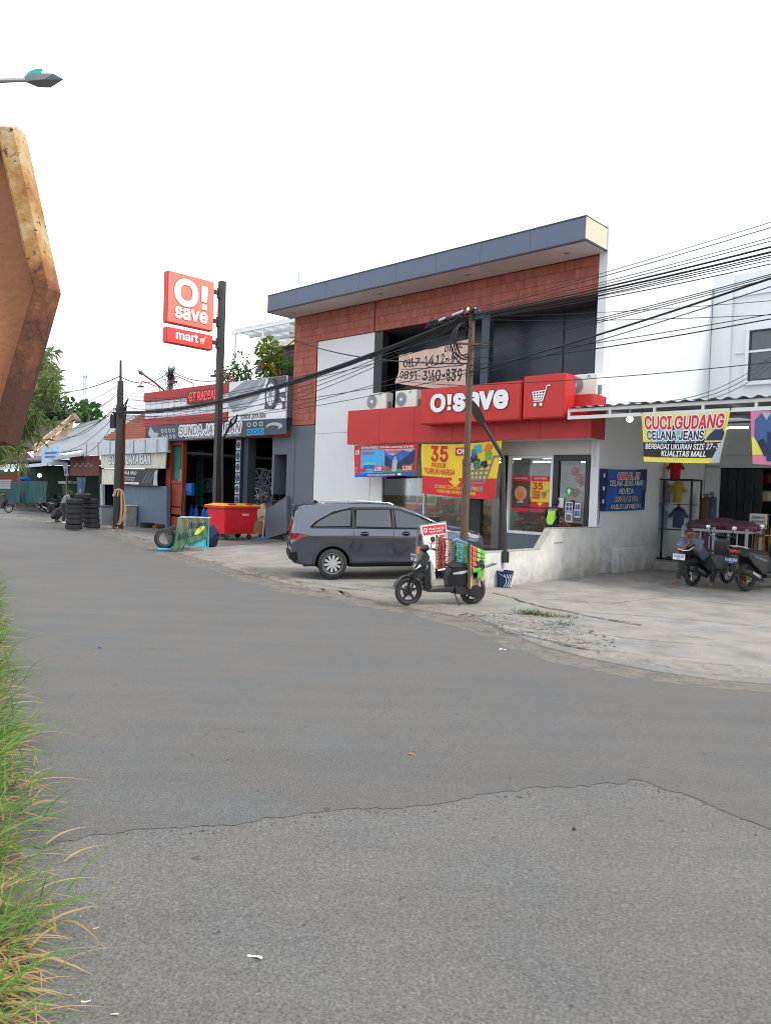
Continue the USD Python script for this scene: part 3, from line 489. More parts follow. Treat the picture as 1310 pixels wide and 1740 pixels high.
t = thing('door_sign', 'round green sign with white arrow on the glass door', 'sign', fw(.90, -.049, 2.36), FR); part(t, 'disc', ext(Point(0, 0).buffer(.13), .004, FRONT), M['green']); part(t, 'arrow', ext(Polygon([(-.03, -.08), (.03, -.08), (.03, 0), (.08, 0), (0, .09), (-.08, 0), (-.03, 0)]), .003, FRONT, (0, .004, 0)), M['sign_white'])
for u, z, w, h, lb, kind in ((1.0, 1.78, .24, .28, 'white notice with four dark pictures below the green arrow', 1), (1.0, 1.47, .24, .28, 'plain pale notice stuck lowest on the glass door', 2), (.7, 1.62, .18, .42, 'narrow white notice with pictures by the door edge', 1), (1.24, 1.75, .17, .42, 'small notice with a red foot beside the door handle', 3)):
    flat('notice', lb, 'notice', u, -.048, z, w, h, ([('picture', unary_union([sbox(x, y, x + w * .36, y + h * .36) for x in (w * .1, w * .54) for y in (h * .1, h * .54)]), M['denim'])] if kind == 1 else [('picture', sbox(w * .15, h * .15, w * .85, h * .8), M['print_grey'])] if kind == 2 else [('foot', sbox(0, 0, w, h * .3), M['print_red'])]), M['paper'])
for k,(u,lb) in enumerate(((7.75, 'hanging poster with a bottle before blue mountains, nearer the white wall'), (6.9, 'hanging poster with a coil picture, partly behind the yellow banner'))):
    flat('poster', lb, 'poster', u, -.3, 1.62, .8, 1.15, [('picture', sbox(.03, .2, .77, 1.12), M['deep_blue'] if k == 0 else M['green']), ('mountain', Polygon([(.03, .2), (.03, .7), (.3, .5), (.5, .75), (.77, .55), (.77, .2)]), M['denim'] if k == 0 else M['leaf_green']), ('bottle', rr(.34, .28, .48, .9, .04) if k == 0 else Point(.4, .6).buffer(.22).difference(Point(.4, .6).buffer(.17)), M['silver']), ('footer', sbox(0, 0, .8, .14), M['print_red']), ('price_tag', rr(.06, .2, .26, .34, .02), M['print_red'])], M['sign_white'])
t = thing('goods_bin', 'low open bin of red and brown packets inside the wide window', 'display bin', fw(8.3, -.5, .55), FR); part(t, 'case', rb(-3.4, 0, -.7, 0, 0, .75, .02), M['dgrey']); r = random.Random(9)
for c in (0, 5, 1): part(t, 'goods', [tf(blob((0, 0, 0), (r.uniform(.1, .2), .16, r.uniform(.08, .16)), 1), (-r.uniform(.1, 3.3), -r.uniform(.1, .6), .75 + r.uniform(0, .14))) for _ in range(26)], GOODS[c], kind='stuff')
# banners that hang under the canopy
def corners(pts, s): return [fw(p[0], s, p[1]) for p in (fs(x, y, s) for x, y in pts)]
c = corners(((602, 757), (711, 754), (602, 811), (705, 808)), .80); B = Sheet(*c, 2.55, 1.2, .032, 3)
t = thing('banner', 'blue promotion banner with two drink offers hanging below the canopy', 'banner', (0, 0, 0)); part(t, 'cloth', B.base(), M['print_red'], smooth=True)
B.put(t, 'print', sbox(.0, 0, 2.55, .14), M['blue'], 1); B.put(t, 'picture', sbox(.28, .14, 1.27, 1.03), M['sky_blue'], 1); B.put(t, 'picture', sbox(1.29, .14, 2.46, 1.03), M['blue'], 1)
B.put(t, 'mountain', Polygon([(1.29, .14), (1.29, .8), (1.5, .66), (1.75, .5), (2.0, .62), (2.25, .85), (2.46, .95), (2.46, .14)]), M['deep_blue'], 2); B.put(t, 'hill', Polygon([(1.29, .14), (1.29, .42), (1.6, .3), (2.0, .26), (2.46, .5), (2.46, .14)]), M['green'], 3); B.put(t, 'snow', Polygon([(1.6, .78), (1.95, .98), (2.3, .9), (2.46, 1.03), (1.29, 1.03), (1.4, .85)]), M['silver'], 1.5)
B.put(t, 'cup', Polygon([(.42, .26), (.88, .26), (.96, .55), (.34, .55)]), M['turquoise'], 3); B.put(t, 'cup', Polygon([(.42, .3), (.88, .3), (.9, .45), (.4, .45)]), M['blue'], 4); B.put(t, 'bottle', unary_union([sbox(1.62, .18, 1.8, .62), sbox(1.67, .62, 1.75, .74)]), M['silver'], 4)
B.put(t, 'price_tag', rr(.86, .18, 1.24, .42, .04), M['print_red'], 4); B.put(t, 'price_tag', rr(2.02, .18, 2.42, .42, .04), M['print_red'], 4); B.put(t, 'price_tag', rr(.3, .2, .5, .34, .03), M['print_red'], 5); B.put(t, 'price_tag', rr(1.34, .22, 1.56, .36, .03), M['print_red'], 4)
B.put(t, 'lettering', unary_union([tx('INI BUKAN PROMOSI, TETAP HARGA MURAH KAMI SETIAP HARI', .32, 1.07, .07, 2.1, .03), tx('6.500', .9, .22, .15, .3, .04), tx('1.300', 2.06, .22, .15, .32, .04), tx('Menerima pembayaran nontunai', .62, .04, .06, 1.15, .02), tx('O!', .07, .86, .15, .16, .05), tx('R', .1, .3, .07), tx('2', .1, .18, .07), rr(1.86, .03, 2.0, .11, .02)]), M['sign_white'], 6)
B.put(t, 'lettering', unary_union([tx('PROMO WAJAR', .36, .86, .09, .5, .03), tx('AIR MINERAL', 1.38, .88, .09, .62, .03)]), M['print_red'], 5)
c = corners(((716, 754), (853, 748), (717, 838), (839, 849)), .82); B = Sheet(*c, 3.1, 2.05, .06, 5, .06, 4)
t = thing('banner', 'large yellow and red banner with red 35 and a full trolley behind the rusty pole', 'banner', (0, 0, 0)); part(t, 'cloth', B.base(), M['yellow'], smooth=True)
B.put(t, 'print', sbox(0, 0, 3.1, .74), M['print_red'], 1); B.put(t, 'arrow', Polygon([(1.32, .76), (1.62, .76), (1.62, .62), (1.74, .62), (1.47, .38), (1.2, .62), (1.32, .62)]), M['yellow'], 2)
B.put(t, 'lettering', unary_union([tx('35', .38, 1.38, .58, .72, .05), tx('PRODUK', .42, 1.12, .18, .62, .03), tx('TURUN HARGA', .14, .84, .22, 1.28, .04)]), M['print_red'], 2)
B.put(t, 'lettering', unary_union([tx('DI OISAVE TIDAK ADA HARGA PROMO,', .62, .30, .12, 1.85, .03), tx('HARGA KAMI MURAH SETIAP HARI', .72, .12, .12, 1.62, .03)]), M['yellow'], 2)
B.put(t, 'tag', rr(1.42, 1.60, 1.82, 1.92, .02), M['print_red'], 2); B.put(t, 'tag_lettering', tx('O!', 1.48, 1.68, .17, .26, .05), M['sign_white'], 3)
B.put(t, 'trolley', unary_union([affinity.scale(cart_icon(1.95, .28, 1.2), .95, 1.05)]), M['print_grey'], 2)
r = random.Random(4)
for k in range(16):
    x, y = 2.0 + r.random() * .62, 1.0 + r.random() * .72; B.put(t, 'grocery', affinity.rotate(rr(x, y, x + r.uniform(.12, .26), y + r.uniform(.14, .3), .02), r.uniform(-30, 30)), M[r.choice(['sky_blue', 'green', 'brown', 'silver', 'orange', 'print_black', 'leaf_green', 'blue'])], 3 + k * .25)
# a strip of pink cloth with telephone numbers in the balcony opening
c = corners(((678, 603), (794, 575), (673, 651), (790, 664)), .1); B = Sheet(*c, 3.2, 1.45, .12, 9, .06, 4)
t = thing('banner', 'crumpled pale pink banner of black telephone numbers in the dark balcony', 'banner', (0, 0, 0)); part(t, 'cloth', B.base(), M['pale_pink'], smooth=True)
B.put(t, 'lettering', unary_union([tx('0817-1412-96', .22, .84, .34, 2.7, .03), tx('0899-3160-839', .12, .28, .36, 2.9, .03), sbox(.1, .72, 3.1, .75), sbox(.1, .14, 3.1, .16), tx('DIJUAL', 2.2, 1.24, .18, .8, .03)]), M['print_black'], 1)
part(t, 'tie', [rod(c[0], fw(*[fs(665, 590, -.2)[0], -.2, fs(665, 590, -.2)[1]]), .012, 5), rod(c[2], fw(*[fs(671, 680, .1)[0], .1, fs(671, 680, .1)[1]]), .012, 5)], M['wire'])
# air conditioners standing on the canopy
def aircon(label, u_left, s, w=.98):
    t = thing('air_conditioner', label, 'air conditioner', fw(u_left, s, 5.025), FR, 'air conditioners on the red canopy')
    part(t, 'case', rb(-w, 0, -.36, 0, .02, .62, .02), M['aircon_case'])
    part(t, 'grille', [ext(Point(0, 0).buffer(.245).difference(Point(0, 0).buffer(.232)), .012, FRONT, (-.29, .001, .32))] + [ext(Point(0, 0).buffer(q + .006).difference(Point(0, 0).buffer(q)), .010, FRONT, (-.29, .003, .32)) for q in (.07, .11, .15, .19)] + [tf(ext(sbox(.05, -.004, .24, .004), .010, ((math.cos(a), 0, math.sin(a)), (-math.sin(a), 0, math.cos(a)), (0, -1, 0))), (-.29, .012, .32)) for a in np.arange(0, 6.28, .2618)], M['silver'])
    part(t, 'fan', [ext(Point(0, 0).buffer(.23), .002, FRONT, (-.29, -.0, .32))], M['fan_grey']); part(t, 'hub', ext(Point(0, 0).buffer(.055), .018, FRONT, (-.29, .0, .32)), M['sign_white'])
    part(t, 'emblem', ext(Polygon([(0, 0), (.09, .1), (.0, .1)]).union(Polygon([(.09, .1), (.05, .02), (.1, .04)])), .003, FRONT, (-.64, .001, .48)), M['sky_blue']); part(t, 'foot', [bx(-.2, -.12, -.34, -.02, 0, .02), bx(-w + .12, -w + .2, -.34, -.02, 0, .02)], M['rubber'])
    part(t, 'valve', [bx(-w - .05, -w, -.2, -.06, .06, .3), rod((-w - .03, -.1, .2), (-w - .08, -.1, .2), .02)], M['print_grey'])
    return t
aircon('white outdoor air conditioner at the outer end of the canopy', fs(622, 690, .55)[0], .55); aircon('white outdoor air conditioner touching the red shop sign', fs(671, 686, .55)[0], .55); aircon('white outdoor air conditioner between the trolley sign and the white wall', fs(962, 660, .5)[0] , .5, .95)
# low boundary wall that steps down to the road
t = thing('boundary_wall', 'stained white low wall stepping down from the shop to the road', 'wall', C0, FR)
AX = ((0, 1, 0), (0, 0, 1), (1, 0, 0))
part(t, 'wall', ext(Polygon([(6.05, -.2), (6.05, .86), (3.22, .86), (2.70, 1.37), (.06, 1.37), (.06, -.2)]), .2, AX, (-.2, 0, 0)), M['dirty_white'])
part(t, 'coping', [bx(-.204, .004, 3.22, 6.053, .86, .885), bx(-.204, .004, .06, 2.7, 1.37, 1.395), ext(Polygon([(3.24, .86), (3.2, .885), (2.68, 1.395), (2.7, 1.36)]), .208, AX, (-.204, 0, 0))], mat('coping', K(168, 166, 160), .8, .15, 4, dirt=(.25, .22, .18), dirt_amt=.5))
part(t, 'wall_patch', bx(-.212, -.2, 2.1, 2.55, 1.0, 1.03), M['conc'])
# ================================================================== tyre shop
S3 = .3
def q3(x, y, s=S3): u, z = fs(x, y, s); return float(u), float(z)
ts = thing('tyre_shop', 'wide open-fronted tyre workshop with red and white tiled parapet', 'shop', C0, FR)
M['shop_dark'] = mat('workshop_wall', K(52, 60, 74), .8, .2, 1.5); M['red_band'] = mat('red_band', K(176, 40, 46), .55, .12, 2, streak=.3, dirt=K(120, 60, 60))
ul, zt = 25.0, 6.72
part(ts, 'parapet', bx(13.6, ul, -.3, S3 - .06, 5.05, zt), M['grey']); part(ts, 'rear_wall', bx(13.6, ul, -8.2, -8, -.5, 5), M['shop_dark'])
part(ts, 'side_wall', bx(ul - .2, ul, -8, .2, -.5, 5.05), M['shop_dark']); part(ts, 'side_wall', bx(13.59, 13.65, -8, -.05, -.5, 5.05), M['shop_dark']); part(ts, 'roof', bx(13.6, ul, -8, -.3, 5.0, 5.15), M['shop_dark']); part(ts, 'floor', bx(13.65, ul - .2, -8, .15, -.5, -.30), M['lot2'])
part(ts, 'red_band', rb(17.65, ul + .05, S3 - .06, S3 + .04, zt - .42, zt + .03, .01), M['red_band']); part(ts, 'red_band', rb(17.65, ul + .05, S3 - .06, S3 + .05, 5.06, 5.44, .01), M['red_band'])
M['tile_white'] = mat('white_parapet_tile', K(222, 226, 232), .3, .06, 1.5, streak=.2)
nc = 13; w = (ul - 17.68) / nc; z0, z1 = 5.44, zt - .42
for i in range(nc):
    for j in range(2): part(ts, 'parapet_tile', rb(17.68 + i * w + .014, 17.68 + (i + 1) * w - .014, S3 - .06, S3 - .03, z0 + j * (z1 - z0) / 2 + .014, z0 + (j + 1) * (z1 - z0) / 2 - .014, .006), M['tile_white'])
# the billboard with a tyre, flush with the parapet
bw, bh = 4.0, 1.75
bb = thing('billboard', 'grey billboard of a car tyre and wheel beside the red tile wall', 'billboard', fw(17.62, S3 + .01, 4.98), FR)
part(bb, 'board', rb(-bw, 0, -.1, 0, 0, bh, .01), M['sign_white']); P = lambda nm, g, mt, l: part(bb, nm, ext(g.intersection(sbox(.01, .01, bw - .01, bh - .01)), .003, FRONT, (0, .001 + .0033 * l, 0)), mt)
M['bill1'] = mat('billboard_mid_grey', K(150, 156, 164), .5, .25, .9); M['bill2'] = mat('billboard_dark_grey', K(82, 86, 94), .5, .2, 1.2)
P('print', Polygon([(0, 1.3), (1.2, 1.75), (2.7, 1.75), (2.2, .95), (1.2, .5), (.4, .42), (0, .75)]), M['bill1'], 0); P('streak', Polygon([(.5, .5), (2.5, 1.75), (2.62, 1.75), (1.3, .5)]), M['silver'], 1); P('streak', Polygon([(0, 1.0), (2.0, 1.75), (2.1, 1.75), (.1, .9)]), M['silver'], 1)
tyre_o = affinity.rotate(affinity.scale(Point(3.0, 1.05).buffer(.62), .62, 1.02), 0); P('car_print', Polygon([(2.6, .45), (4, .38), (4, 1.75), (2.8, 1.75)]), M['bill2'], 1); P('tyre_print', affinity.translate(tyre_o, .18), M['print_black'], 2); P('tyre_print', tyre_o, M['bill2'], 3); P('rim_print', affinity.scale(tyre_o, .72, .74), M['sign_white'], 4)
P('spoke_print', unary_union([affinity.rotate(rr(2.98, 1.02, 3.02, 1.42), a, origin=(3.0, 1.05)) for a in range(0, 360, 40)]), M['print_grey'], 5); P('lamp_print', Polygon([(3.55, 1.2), (3.95, 1.3), (3.95, 1.1), (3.6, 1.08)]), M['sign_white'], 2); P('plate_print', rr(3.3, .42, 3.78, .68), M['sign_white'], 2); P('lamp_print', Polygon([(3.6, .9), (3.9, .86), (3.95, .7), (3.75, .74)]), M['sign_white'], 2)
P('lettering', tx('SUNDA JAYA BAN', .95, .1, .2, 1.75, .02), M['print_black'], 1)
# banner with the shop's name below
c = [fw(*(lambda q: (q[0], S3 + .1, q[1]))(q3(x, y, S3 + .1))) for x, y in ((248, 724), (487, 710), (253, 752), (487, 737))]; B = Sheet(*c, 11.2, .95, .012, 21, 0, 6)
t = thing('banner', 'long dark slate banner with outlined white shop lettering above the workshop opening', 'banner'); part(t, 'cloth', B.base(60, 8), mat('banner_slate', K(60, 74, 88), .5), smooth=True)
g = tx('SUNDA JAYA BAN', 3.0, .3, .5, 5.0, .06, .25); B.put(t, 'lettering_outline', g.buffer(.07), M['sign_white'], 2); B.put(t, 'lettering', g.buffer(-.01), M['print_grey'], 3); B.put(t, 'lettering', tx('JL. RAYA TAMBUN BLOK NO. 8, TELP. 0812 1742 9488', 3.5, .08, .12, 4.4, .01), M['sign_white'], 2)
for k in range(4): B.put(t, 'wheel_picture', Point(1.5 + .35 * k, .62).buffer(.13).difference(Point(1.5 + .35 * k, .62).buffer(.06)), M['silver'], 2); B.put(t, 'wheel_picture', Point(1.5 + .35 * k, .26).buffer(.13).difference(Point(1.5 + .35 * k, .26).buffer(.06)), M['silver'], 2)
for k in range(3): B.put(t, 'picture_tile', rr(8.5 + .42 * k, .05, 8.86 + .42 * k, .43), M['sky_blue'], 2); B.put(t, 'wheel_picture', Point(8.68 + .42 * k, .24).buffer(.13).difference(Point(8.68 + .42 * k, .24).buffer(.08)), M['print_black'], 3); B.put(t, 'wheel_picture', Point(8.68 + .42 * k, .68).buffer(.15).difference(Point(8.68 + .42 * k, .68).buffer(.08)), M['silver'], 3)
B.put(t, 'chequer', unary_union([Polygon([(.1 + .35 * i, .5), (.45 + .35 * i, .9 - .35 * i), (.8 + .35 * i, .5), (.45 + .35 * i, .1)]) for i in range(2)]), M['silver'], 2); B.put(t, 'wave', affinity.scale(Point(10.4, .5).buffer(.5), 1.1, .45).difference(affinity.scale(Point(10.3, .4).buffer(.4), 1., .4)), M['silver'], 2)
# running light sign
t = thing('led_sign', 'black running-light sign with glowing red letters on the tiled parapet', 'sign', fw(20.85, S3 - .02, 5.95), FR); part(t, 'case', rb(-2.7, 0, 0, .14, 0, .62, .015), M['maroon'])
M['led'] = mat('red_led', (.5, .02, .03), .4, emit=(1, .06, .06, 1.6)); part(t, 'lettering', ext(tx('GT RADIAL', .2, .1, .42, 2.3), .006, FRONT, (0, .141, 0)), M['led'])
# red swan-neck floodlights on the parapet
def floodlight(label, u):
    t = thing('floodlight', label, 'floodlight', fw(u, S3 - .1, zt + .03), FR, 'red-armed floodlights on the parapet'); part(t, 'arm', tube([(0, 0, 0), (0, 0, .2), (.08, .55, .36), (.1, .85, .42), (.1, .93, .38), (.1, .95, .28)], .025, 6), M['red_band'])
    part(t, 'lamp', [rb(-.04, .26, .85, 1.07, .12, .19, .02), rod((.1, .95, .28), (.1, .95, .19), .02)], M['dark_pole']); part(t, 'lens', bx(-.02, .24, .87, 1.05, .115, .122), M['silver'])
for x, lb in ((268, 'red-armed floodlight at the far end of the tiled parapet'), (325, 'red-armed floodlight over the glowing red letters'), (394, 'red-armed floodlight beside the tall sign pole'), (472, 'red-armed floodlight above the tyre billboard')): floodlight(lb, q3(x, 668)[0])
# opening
M['faded_pic'] = mat('faded_picture', K(120, 158, 184), .6, .3, 4)
part(ts, 'lintel', rb(13.65, 22.9, -.2, .12, 4.28, 4.55, .02), M['redwood']); part(ts, 'fascia', bx(13.65, ul, -.25, .1, 4.55, 5.05), M['shop_dark'])
up = q3(404, 800, .2)[0]
part(ts, 'pillar', rb(up - .19, up + .19, -.2, .2, -.4, 4.28, .01), M['shop_dark']); part(ts, 'jamb', rb(up - .62, up - .30, -.3, .12, -.4, 4.28, .01), M['shop_dark'])
for k in range(8):
    z = .4 + k * .48; part(ts, 'picture_tile', bx(up - .16, up + .16, .2, .206, z, z + .42), M['silver'] if k % 2 else M['faded_pic']); part(ts, 'wheel_picture', ext(Point(0, 0).buffer(.145).difference(Point(0, 0).buffer(.085)).union(affinity.scale(Point(0, 0).buffer(.07), 1, 1)), .004, FRONT, (up, .206, z + .22)), M['print_black'])
d0, d1 = q3(309, 830)[0], q3(282, 830)[0]
dr = part(ts, 'folding_door', [rb(d0, d0 + .10, .06, .3, -.36, 4.25, .01), rb(d1 - .42, d1, -.1, .33, -.36, 4.25, .01), rb(d0 + .1, d1 - .42, .1, .28, -.36, .6, .01), rb(d0 + .1, d1 - .42, .1, .28, .72, 1.05, .01), rb(d0 + .1, d1 - .42, .1, .24, 1.1, 2.2, .01), rb(d0 + .1, d1 - .42, .1, .28, 2.2, 2.35, .01), rb(d0 + .1, d1 - .42, .1, .28, 4.05, 4.25, .01)], M['redwood'])
part(dr, 'pane', bx(d0 + .1, d1 - .42, .16, .17, 2.35, 4.05), M['dark_glass']); part(dr, 'sticker', ext(Polygon([(.1, 0), (.5, 0), (.55, 1.6), (0, 1.6)]), .005, FRONT, (d1 - .5, .172, 2.4)), M['teal'])
t = thing('hanging_sign', 'narrow vertical sign of the wheel balancing service inside the workshop', 'sign', fw(q3(340, 800, -2)[0] + .35, -2, 1.1), FR); part(t, 'board', rb(-.62, 0, -.05, 0, 0, 2.9, .01), M['teal'])
for i, ch in enumerate('BALANCING'): part(t, 'letter', ext(tx(ch, .31, 2.52 - i * .31, .2, None, .02, 0, True), .006, FRONT), M['print_black'])
bxm = lambda nm, lb, cat, x, y, s, w, h, dd, mt, grp=None: (lambda q: solo(nm, [tf(rb(-w / 2, w / 2, -dd, 0, 0, h, .02), fw(q[0], s, q[1]), FR)], mt, lb, cat, grp))(q3(x, y, s))
bxm('battery_box', 'blue printed carton hanging beside the red shutter', 'carton', 317, 842, .1, .8, .6, .2, M['blue'])
CYL = lathe([(0, 0), (.13, 0), (.14, .03), (.14, 1.15), (.11, 1.28), (.05, 1.34), (.04, 1.42), (.05, 1.44), (.05, 1.5), (0, 1.5)], 18)
for i, x in enumerate((326, 334, 347, 354)):
    t = thing('gas_cylinder', ('blue gas cylinder nearest the red shutter', 'blue gas cylinder second from the red shutter', 'blue gas cylinder under the balancing sign', 'blue gas cylinder closest to the tall pole')[i], 'gas cylinder', fw(q3(x, 860, -.6)[0], -.6, -.3), 0, 'blue gas cylinders'); part(t, 'bottle', CYL, M['blue'], smooth=40); part(t, 'valve', rod((-.07, 0, 1.47), (.07, 0, 1.47), .02), M['steel'])
t = thing('air_hose', 'brown air hose coiled in the workshop door', 'hose', fw(q3(317, 870, .1)[0], .25, 0), FR); part(t, 'coil', [tube([(x, .02 * k, 1.9), (x + .05, .05, 1.0), (x - .03, .04, .1), (x + .08, .03, -.2)], .03, 6) for k, x in enumerate((-.12, -.02, .1))], M['brown'])
t = thing('wall_fan', 'square white fan box inside the workshop', 'fan', fw(q3(354, 818, -3)[0], -3, q3(354, 818, -3)[1] - .3), FR); part(t, 'case', rb(-.5, .5, -.2, 0, -.3, .5, .03), M['silver']); part(t, 'ring', tf(ring(.26, .03, 24, 6), (0, .02, .1)), M['blue'])
part(ts, 'workbench', [rb(15.5, 18.6, -4.0, -3.2, .5, .6, .02), bx(15.6, 15.7, -3.9, -3.3, -.3, .5), bx(18.4, 18.5, -3.9, -3.3, -.3, .5)], M['plastic_black'])
def rim_mesh(R, w, n=6, fat=.1):                   # alloy rim: barrel, lip, hub and spokes; face towards -y
    barrel = lathe([(R * .93, -w / 2), (R, -w / 2), (R, -w / 2 + .02), (R * .9, -w / 2 + .05), (R * .86, w * .3), (R, w / 2), (R * .94, w / 2), (R * .82, w * .25), (R * .85, -w / 2 + .06), (R * .93, -w / 2)], 32, 'y')
    hub = lathe([(0, -w * .36), (R * .16, -w * .36), (R * .2, -w * .30), (R * .2, -w * .1), (0, -w * .1)], 16, 'y'); sp = []
    for k in range(n):
        a = 2 * math.pi * k / n + .2
        p = np.array([[math.cos(a + o) * r_, y, math.sin(a + o) * r_] for r_, hw in ((R * .15, fat * .8), (R * .93, fat)) for o in (-hw * R / r_ * .55, hw * R / r_ * .55) for y in (-w * .38, -w * .22)]); sp.append(hull(p))
    return [barrel, hub] + sp
RACK = thing('wheel_rack', 'steel rack holding bare alloy rims beside the grey wall', 'rack', fw(16.4, -.9, -.3), FR); part(RACK, 'rail', [rod((-1.4, y, z), (1.7, y, z), .025, 6) for y in (-.2, .25) for z in (1.0, 1.9, 2.6)], M['brown_steel']); part(RACK, 'post', [rod((x, y, 0), (x, y, 2.7), .025, 6) for x in (-1.4, 1.7) for y in (-.2, .25)], M['brown_steel'])
for i, (x, y, R_, n, lb) in enumerate(((416, 842, .46, 5, 'large bare silver rim with five broad spokes on the rack'), (441, 844, .38, 7, 'bare silver rim in the middle of the lower rack row'), (452, 838, .34, 8, 'bare rim at the grey wall end of the lower row'), (444, 811, .42, 6, 'dark wide rim at the top of the rack'), (456, 812, .36, 6, 'bare rim half hidden by the grey wall at the top of the rack'), (441, 830, .34, 9, 'rim lying behind the lower row on the rack'))):
    s_ = -.75 if i in (0, 1, 2) else -1.0; q = q3(x, y, s_); t = thing('alloy_rim', lb, 'wheel rim', fw(q[0], s_, q[1]), FR + 180 + (12 if i in (3, 4) else 0), 'rims on the rack'); part(t, 'rim', rim_mesh(R_, .26, n), M['steel'] if i < 3 else M['print_grey'], smooth=30)
# grey stair wing with two slanting parapets between the shops
sw = thing('stair_wing', 'grey stair enclosure with slanting parapets between tyre shop and store', 'stair', C0, FR)
q = lambda x, y, s: tuple(fs(x, y, s))
u0, zt_ = 13.6, 4.70; ua = q3(463, 780, .0)[0]; ub = q3(487, 790, .0)[0]; zr = q(475, 772, 0)[1]
part(sw, 'wall', [bx(u0, ub, -.2, 0, -.2, zt_), bx(ub, ua - .12, -.2, 0, zr, zt_), bx(ua - .12, ua + .02, -2.2, 0, 1.9, zt_)], M['grey']); part(sw, 'recess', [bx(ub, ua - .12, -1.6, -1.5, -.2, zr), bx(ub - .05, ub, -1.5, -.2, -.2, zr), bx(ub, ua - .12, -1.5, -.2, zr, zr + .05)], M['grey'])
PW = ((1, 0, 0), (0, 0, 1), (0, -1, 0))
pts = [q(451, 916, .22), q(450, 868, .22), q(487, 843, .22), q(487, 905, .22)]; part(sw, 'parapet', ext(Polygon([(p[0], p[1]) for p in pts]), .18, PW, (0, .22, 0)), M['grey'])
pts = [q(424, 905, -.75), q(425, 862, -.75), q(463, 842, -.75), q(463, 890, -.75)]; part(sw, 'parapet', ext(Polygon([(p[0], p[1]) for p in pts]), .15, PW, (0, -.75, 0)), M['grey'])
for k in range(6): part(sw, 'step', rb(13.9 - k * .02, 15.0, -.75 - .0 - k * .24 - .24, -.6 - k * .24, -.2, .17 * k, .01), M['conc'])
t = thing('cardboard_heap', 'flattened cardboard boxes stuffed between the slanting parapets', 'cardboard', fw(q(443, 870, 0)[0], -.2, .05), FR)
for k, (x, y, z, w_, h_, a) in enumerate(((.0, 0, .35, .6, .9, 12), (.15, .12, .1, .7, .55, -8), (-.2, .2, .9, .5, .5, 25), (.3, .5, .0, .9, .12, 4))): part(t, 'cardboard', tf(rb(-w_ / 2, w_ / 2, -.06, .06, 0, h_, .01), (x, y, z), 5 * k, 0, a), M['wood' if k == 1 else 'tan'])
t = thing('broom', 'blue dustpan broom with white handle leaning on the grey parapet', 'broom', gnd(446, 917), FR); part(t, 'handle', rod((0, 0, .1), (.05, -.12, 1.25), .015), M['sign_white']); part(t, 'brush', hull([(-.3, -.05, 0), (.25, -.05, 0), (-.2, .1, 0), (.2, .1, 0), (-.1, -.03, .14), (.08, -.03, .14)]), M['blue'])

# ================================================================== the low wing and yard things beside the tyre shop
SW = .55
lw = thing('workshop_annex', 'low blue-walled annex with faded old sign beside the tyre shop', 'shed', C0, FR)
M['blue_wall'] = mat('faded_blue_wall', K(96, 112, 130), .8, .15, 1.2, .1, 20, streak=.3, dirt=K(60, 66, 74)); M['zinc'] = mat('stained_zinc', K(196, 200, 206), .5, .12, 1.5, streak=.65, dirt=K(86, 84, 84)); M['peeled'] = mat('peeled_board', K(214, 208, 198), .8, .12, 3, streak=.6, dirt=K(120, 100, 84))
def pq(pts, s, th, basis=PW): return ext(Polygon([tuple(q(x, y, s)) for x, y in pts]), th, basis, (0, s, 0))
part(lw, 'wall', pq([(201, 824), (283, 826), (283, 906), (201, 899)], SW, .2), M['blue_wall']); part(lw, 'gutter_board', pq([(140, 752), (283, 742), (283, 768), (140, 774)], SW + .25, .1), M['zinc'])
for k in range(7): x = 146 + k * 20; part(lw, 'gutter_seam', pq([(x, 752 - k), (x + 1.2, 752 - k), (x + 1.2, 772), (x, 772)], SW + .265, .012), M['print_grey'])
part(lw, 'sign_panel', pq([(171, 772), (282, 768), (280, 796), (172, 795)], SW + .1, .06), M['peeled']); g = tx('SUNDA JAYA BAN', 0, 0, .5, 4.3, .02); a0 = q(186, 788, SW + .1); part(lw, 'lettering_edge', ext(g.buffer(.05), .01, FRONT, (a0[0], SW + .101, a0[1])), M['print_grey']); part(lw, 'lettering', ext(g, .02, FRONT, (a0[0], SW + .101, a0[1])), M['sign_white'])
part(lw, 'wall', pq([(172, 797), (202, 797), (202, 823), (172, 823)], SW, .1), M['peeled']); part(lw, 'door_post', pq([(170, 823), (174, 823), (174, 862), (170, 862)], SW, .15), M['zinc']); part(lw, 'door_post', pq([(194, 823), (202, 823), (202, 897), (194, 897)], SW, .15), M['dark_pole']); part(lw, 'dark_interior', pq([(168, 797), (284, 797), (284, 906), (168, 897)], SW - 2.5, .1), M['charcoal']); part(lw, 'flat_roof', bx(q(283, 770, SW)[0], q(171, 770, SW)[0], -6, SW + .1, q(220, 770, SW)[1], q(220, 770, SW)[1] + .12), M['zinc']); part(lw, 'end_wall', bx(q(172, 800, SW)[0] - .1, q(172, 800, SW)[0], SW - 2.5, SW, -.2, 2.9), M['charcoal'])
c = [fw(p[0], SW + .16, p[1]) for p in (q(202, 796, SW + .16), q(269, 797, SW + .16), q(202, 824, SW + .16), q(268, 826, SW + .16))]; B = Sheet(*c, 3.6, 1.2, .02, 31, .02); t = thing('banner', 'black workshop banner with white and red lettering on the blue annex', 'banner'); part(t, 'cloth', B.base(), M['print_black'], smooth=True)
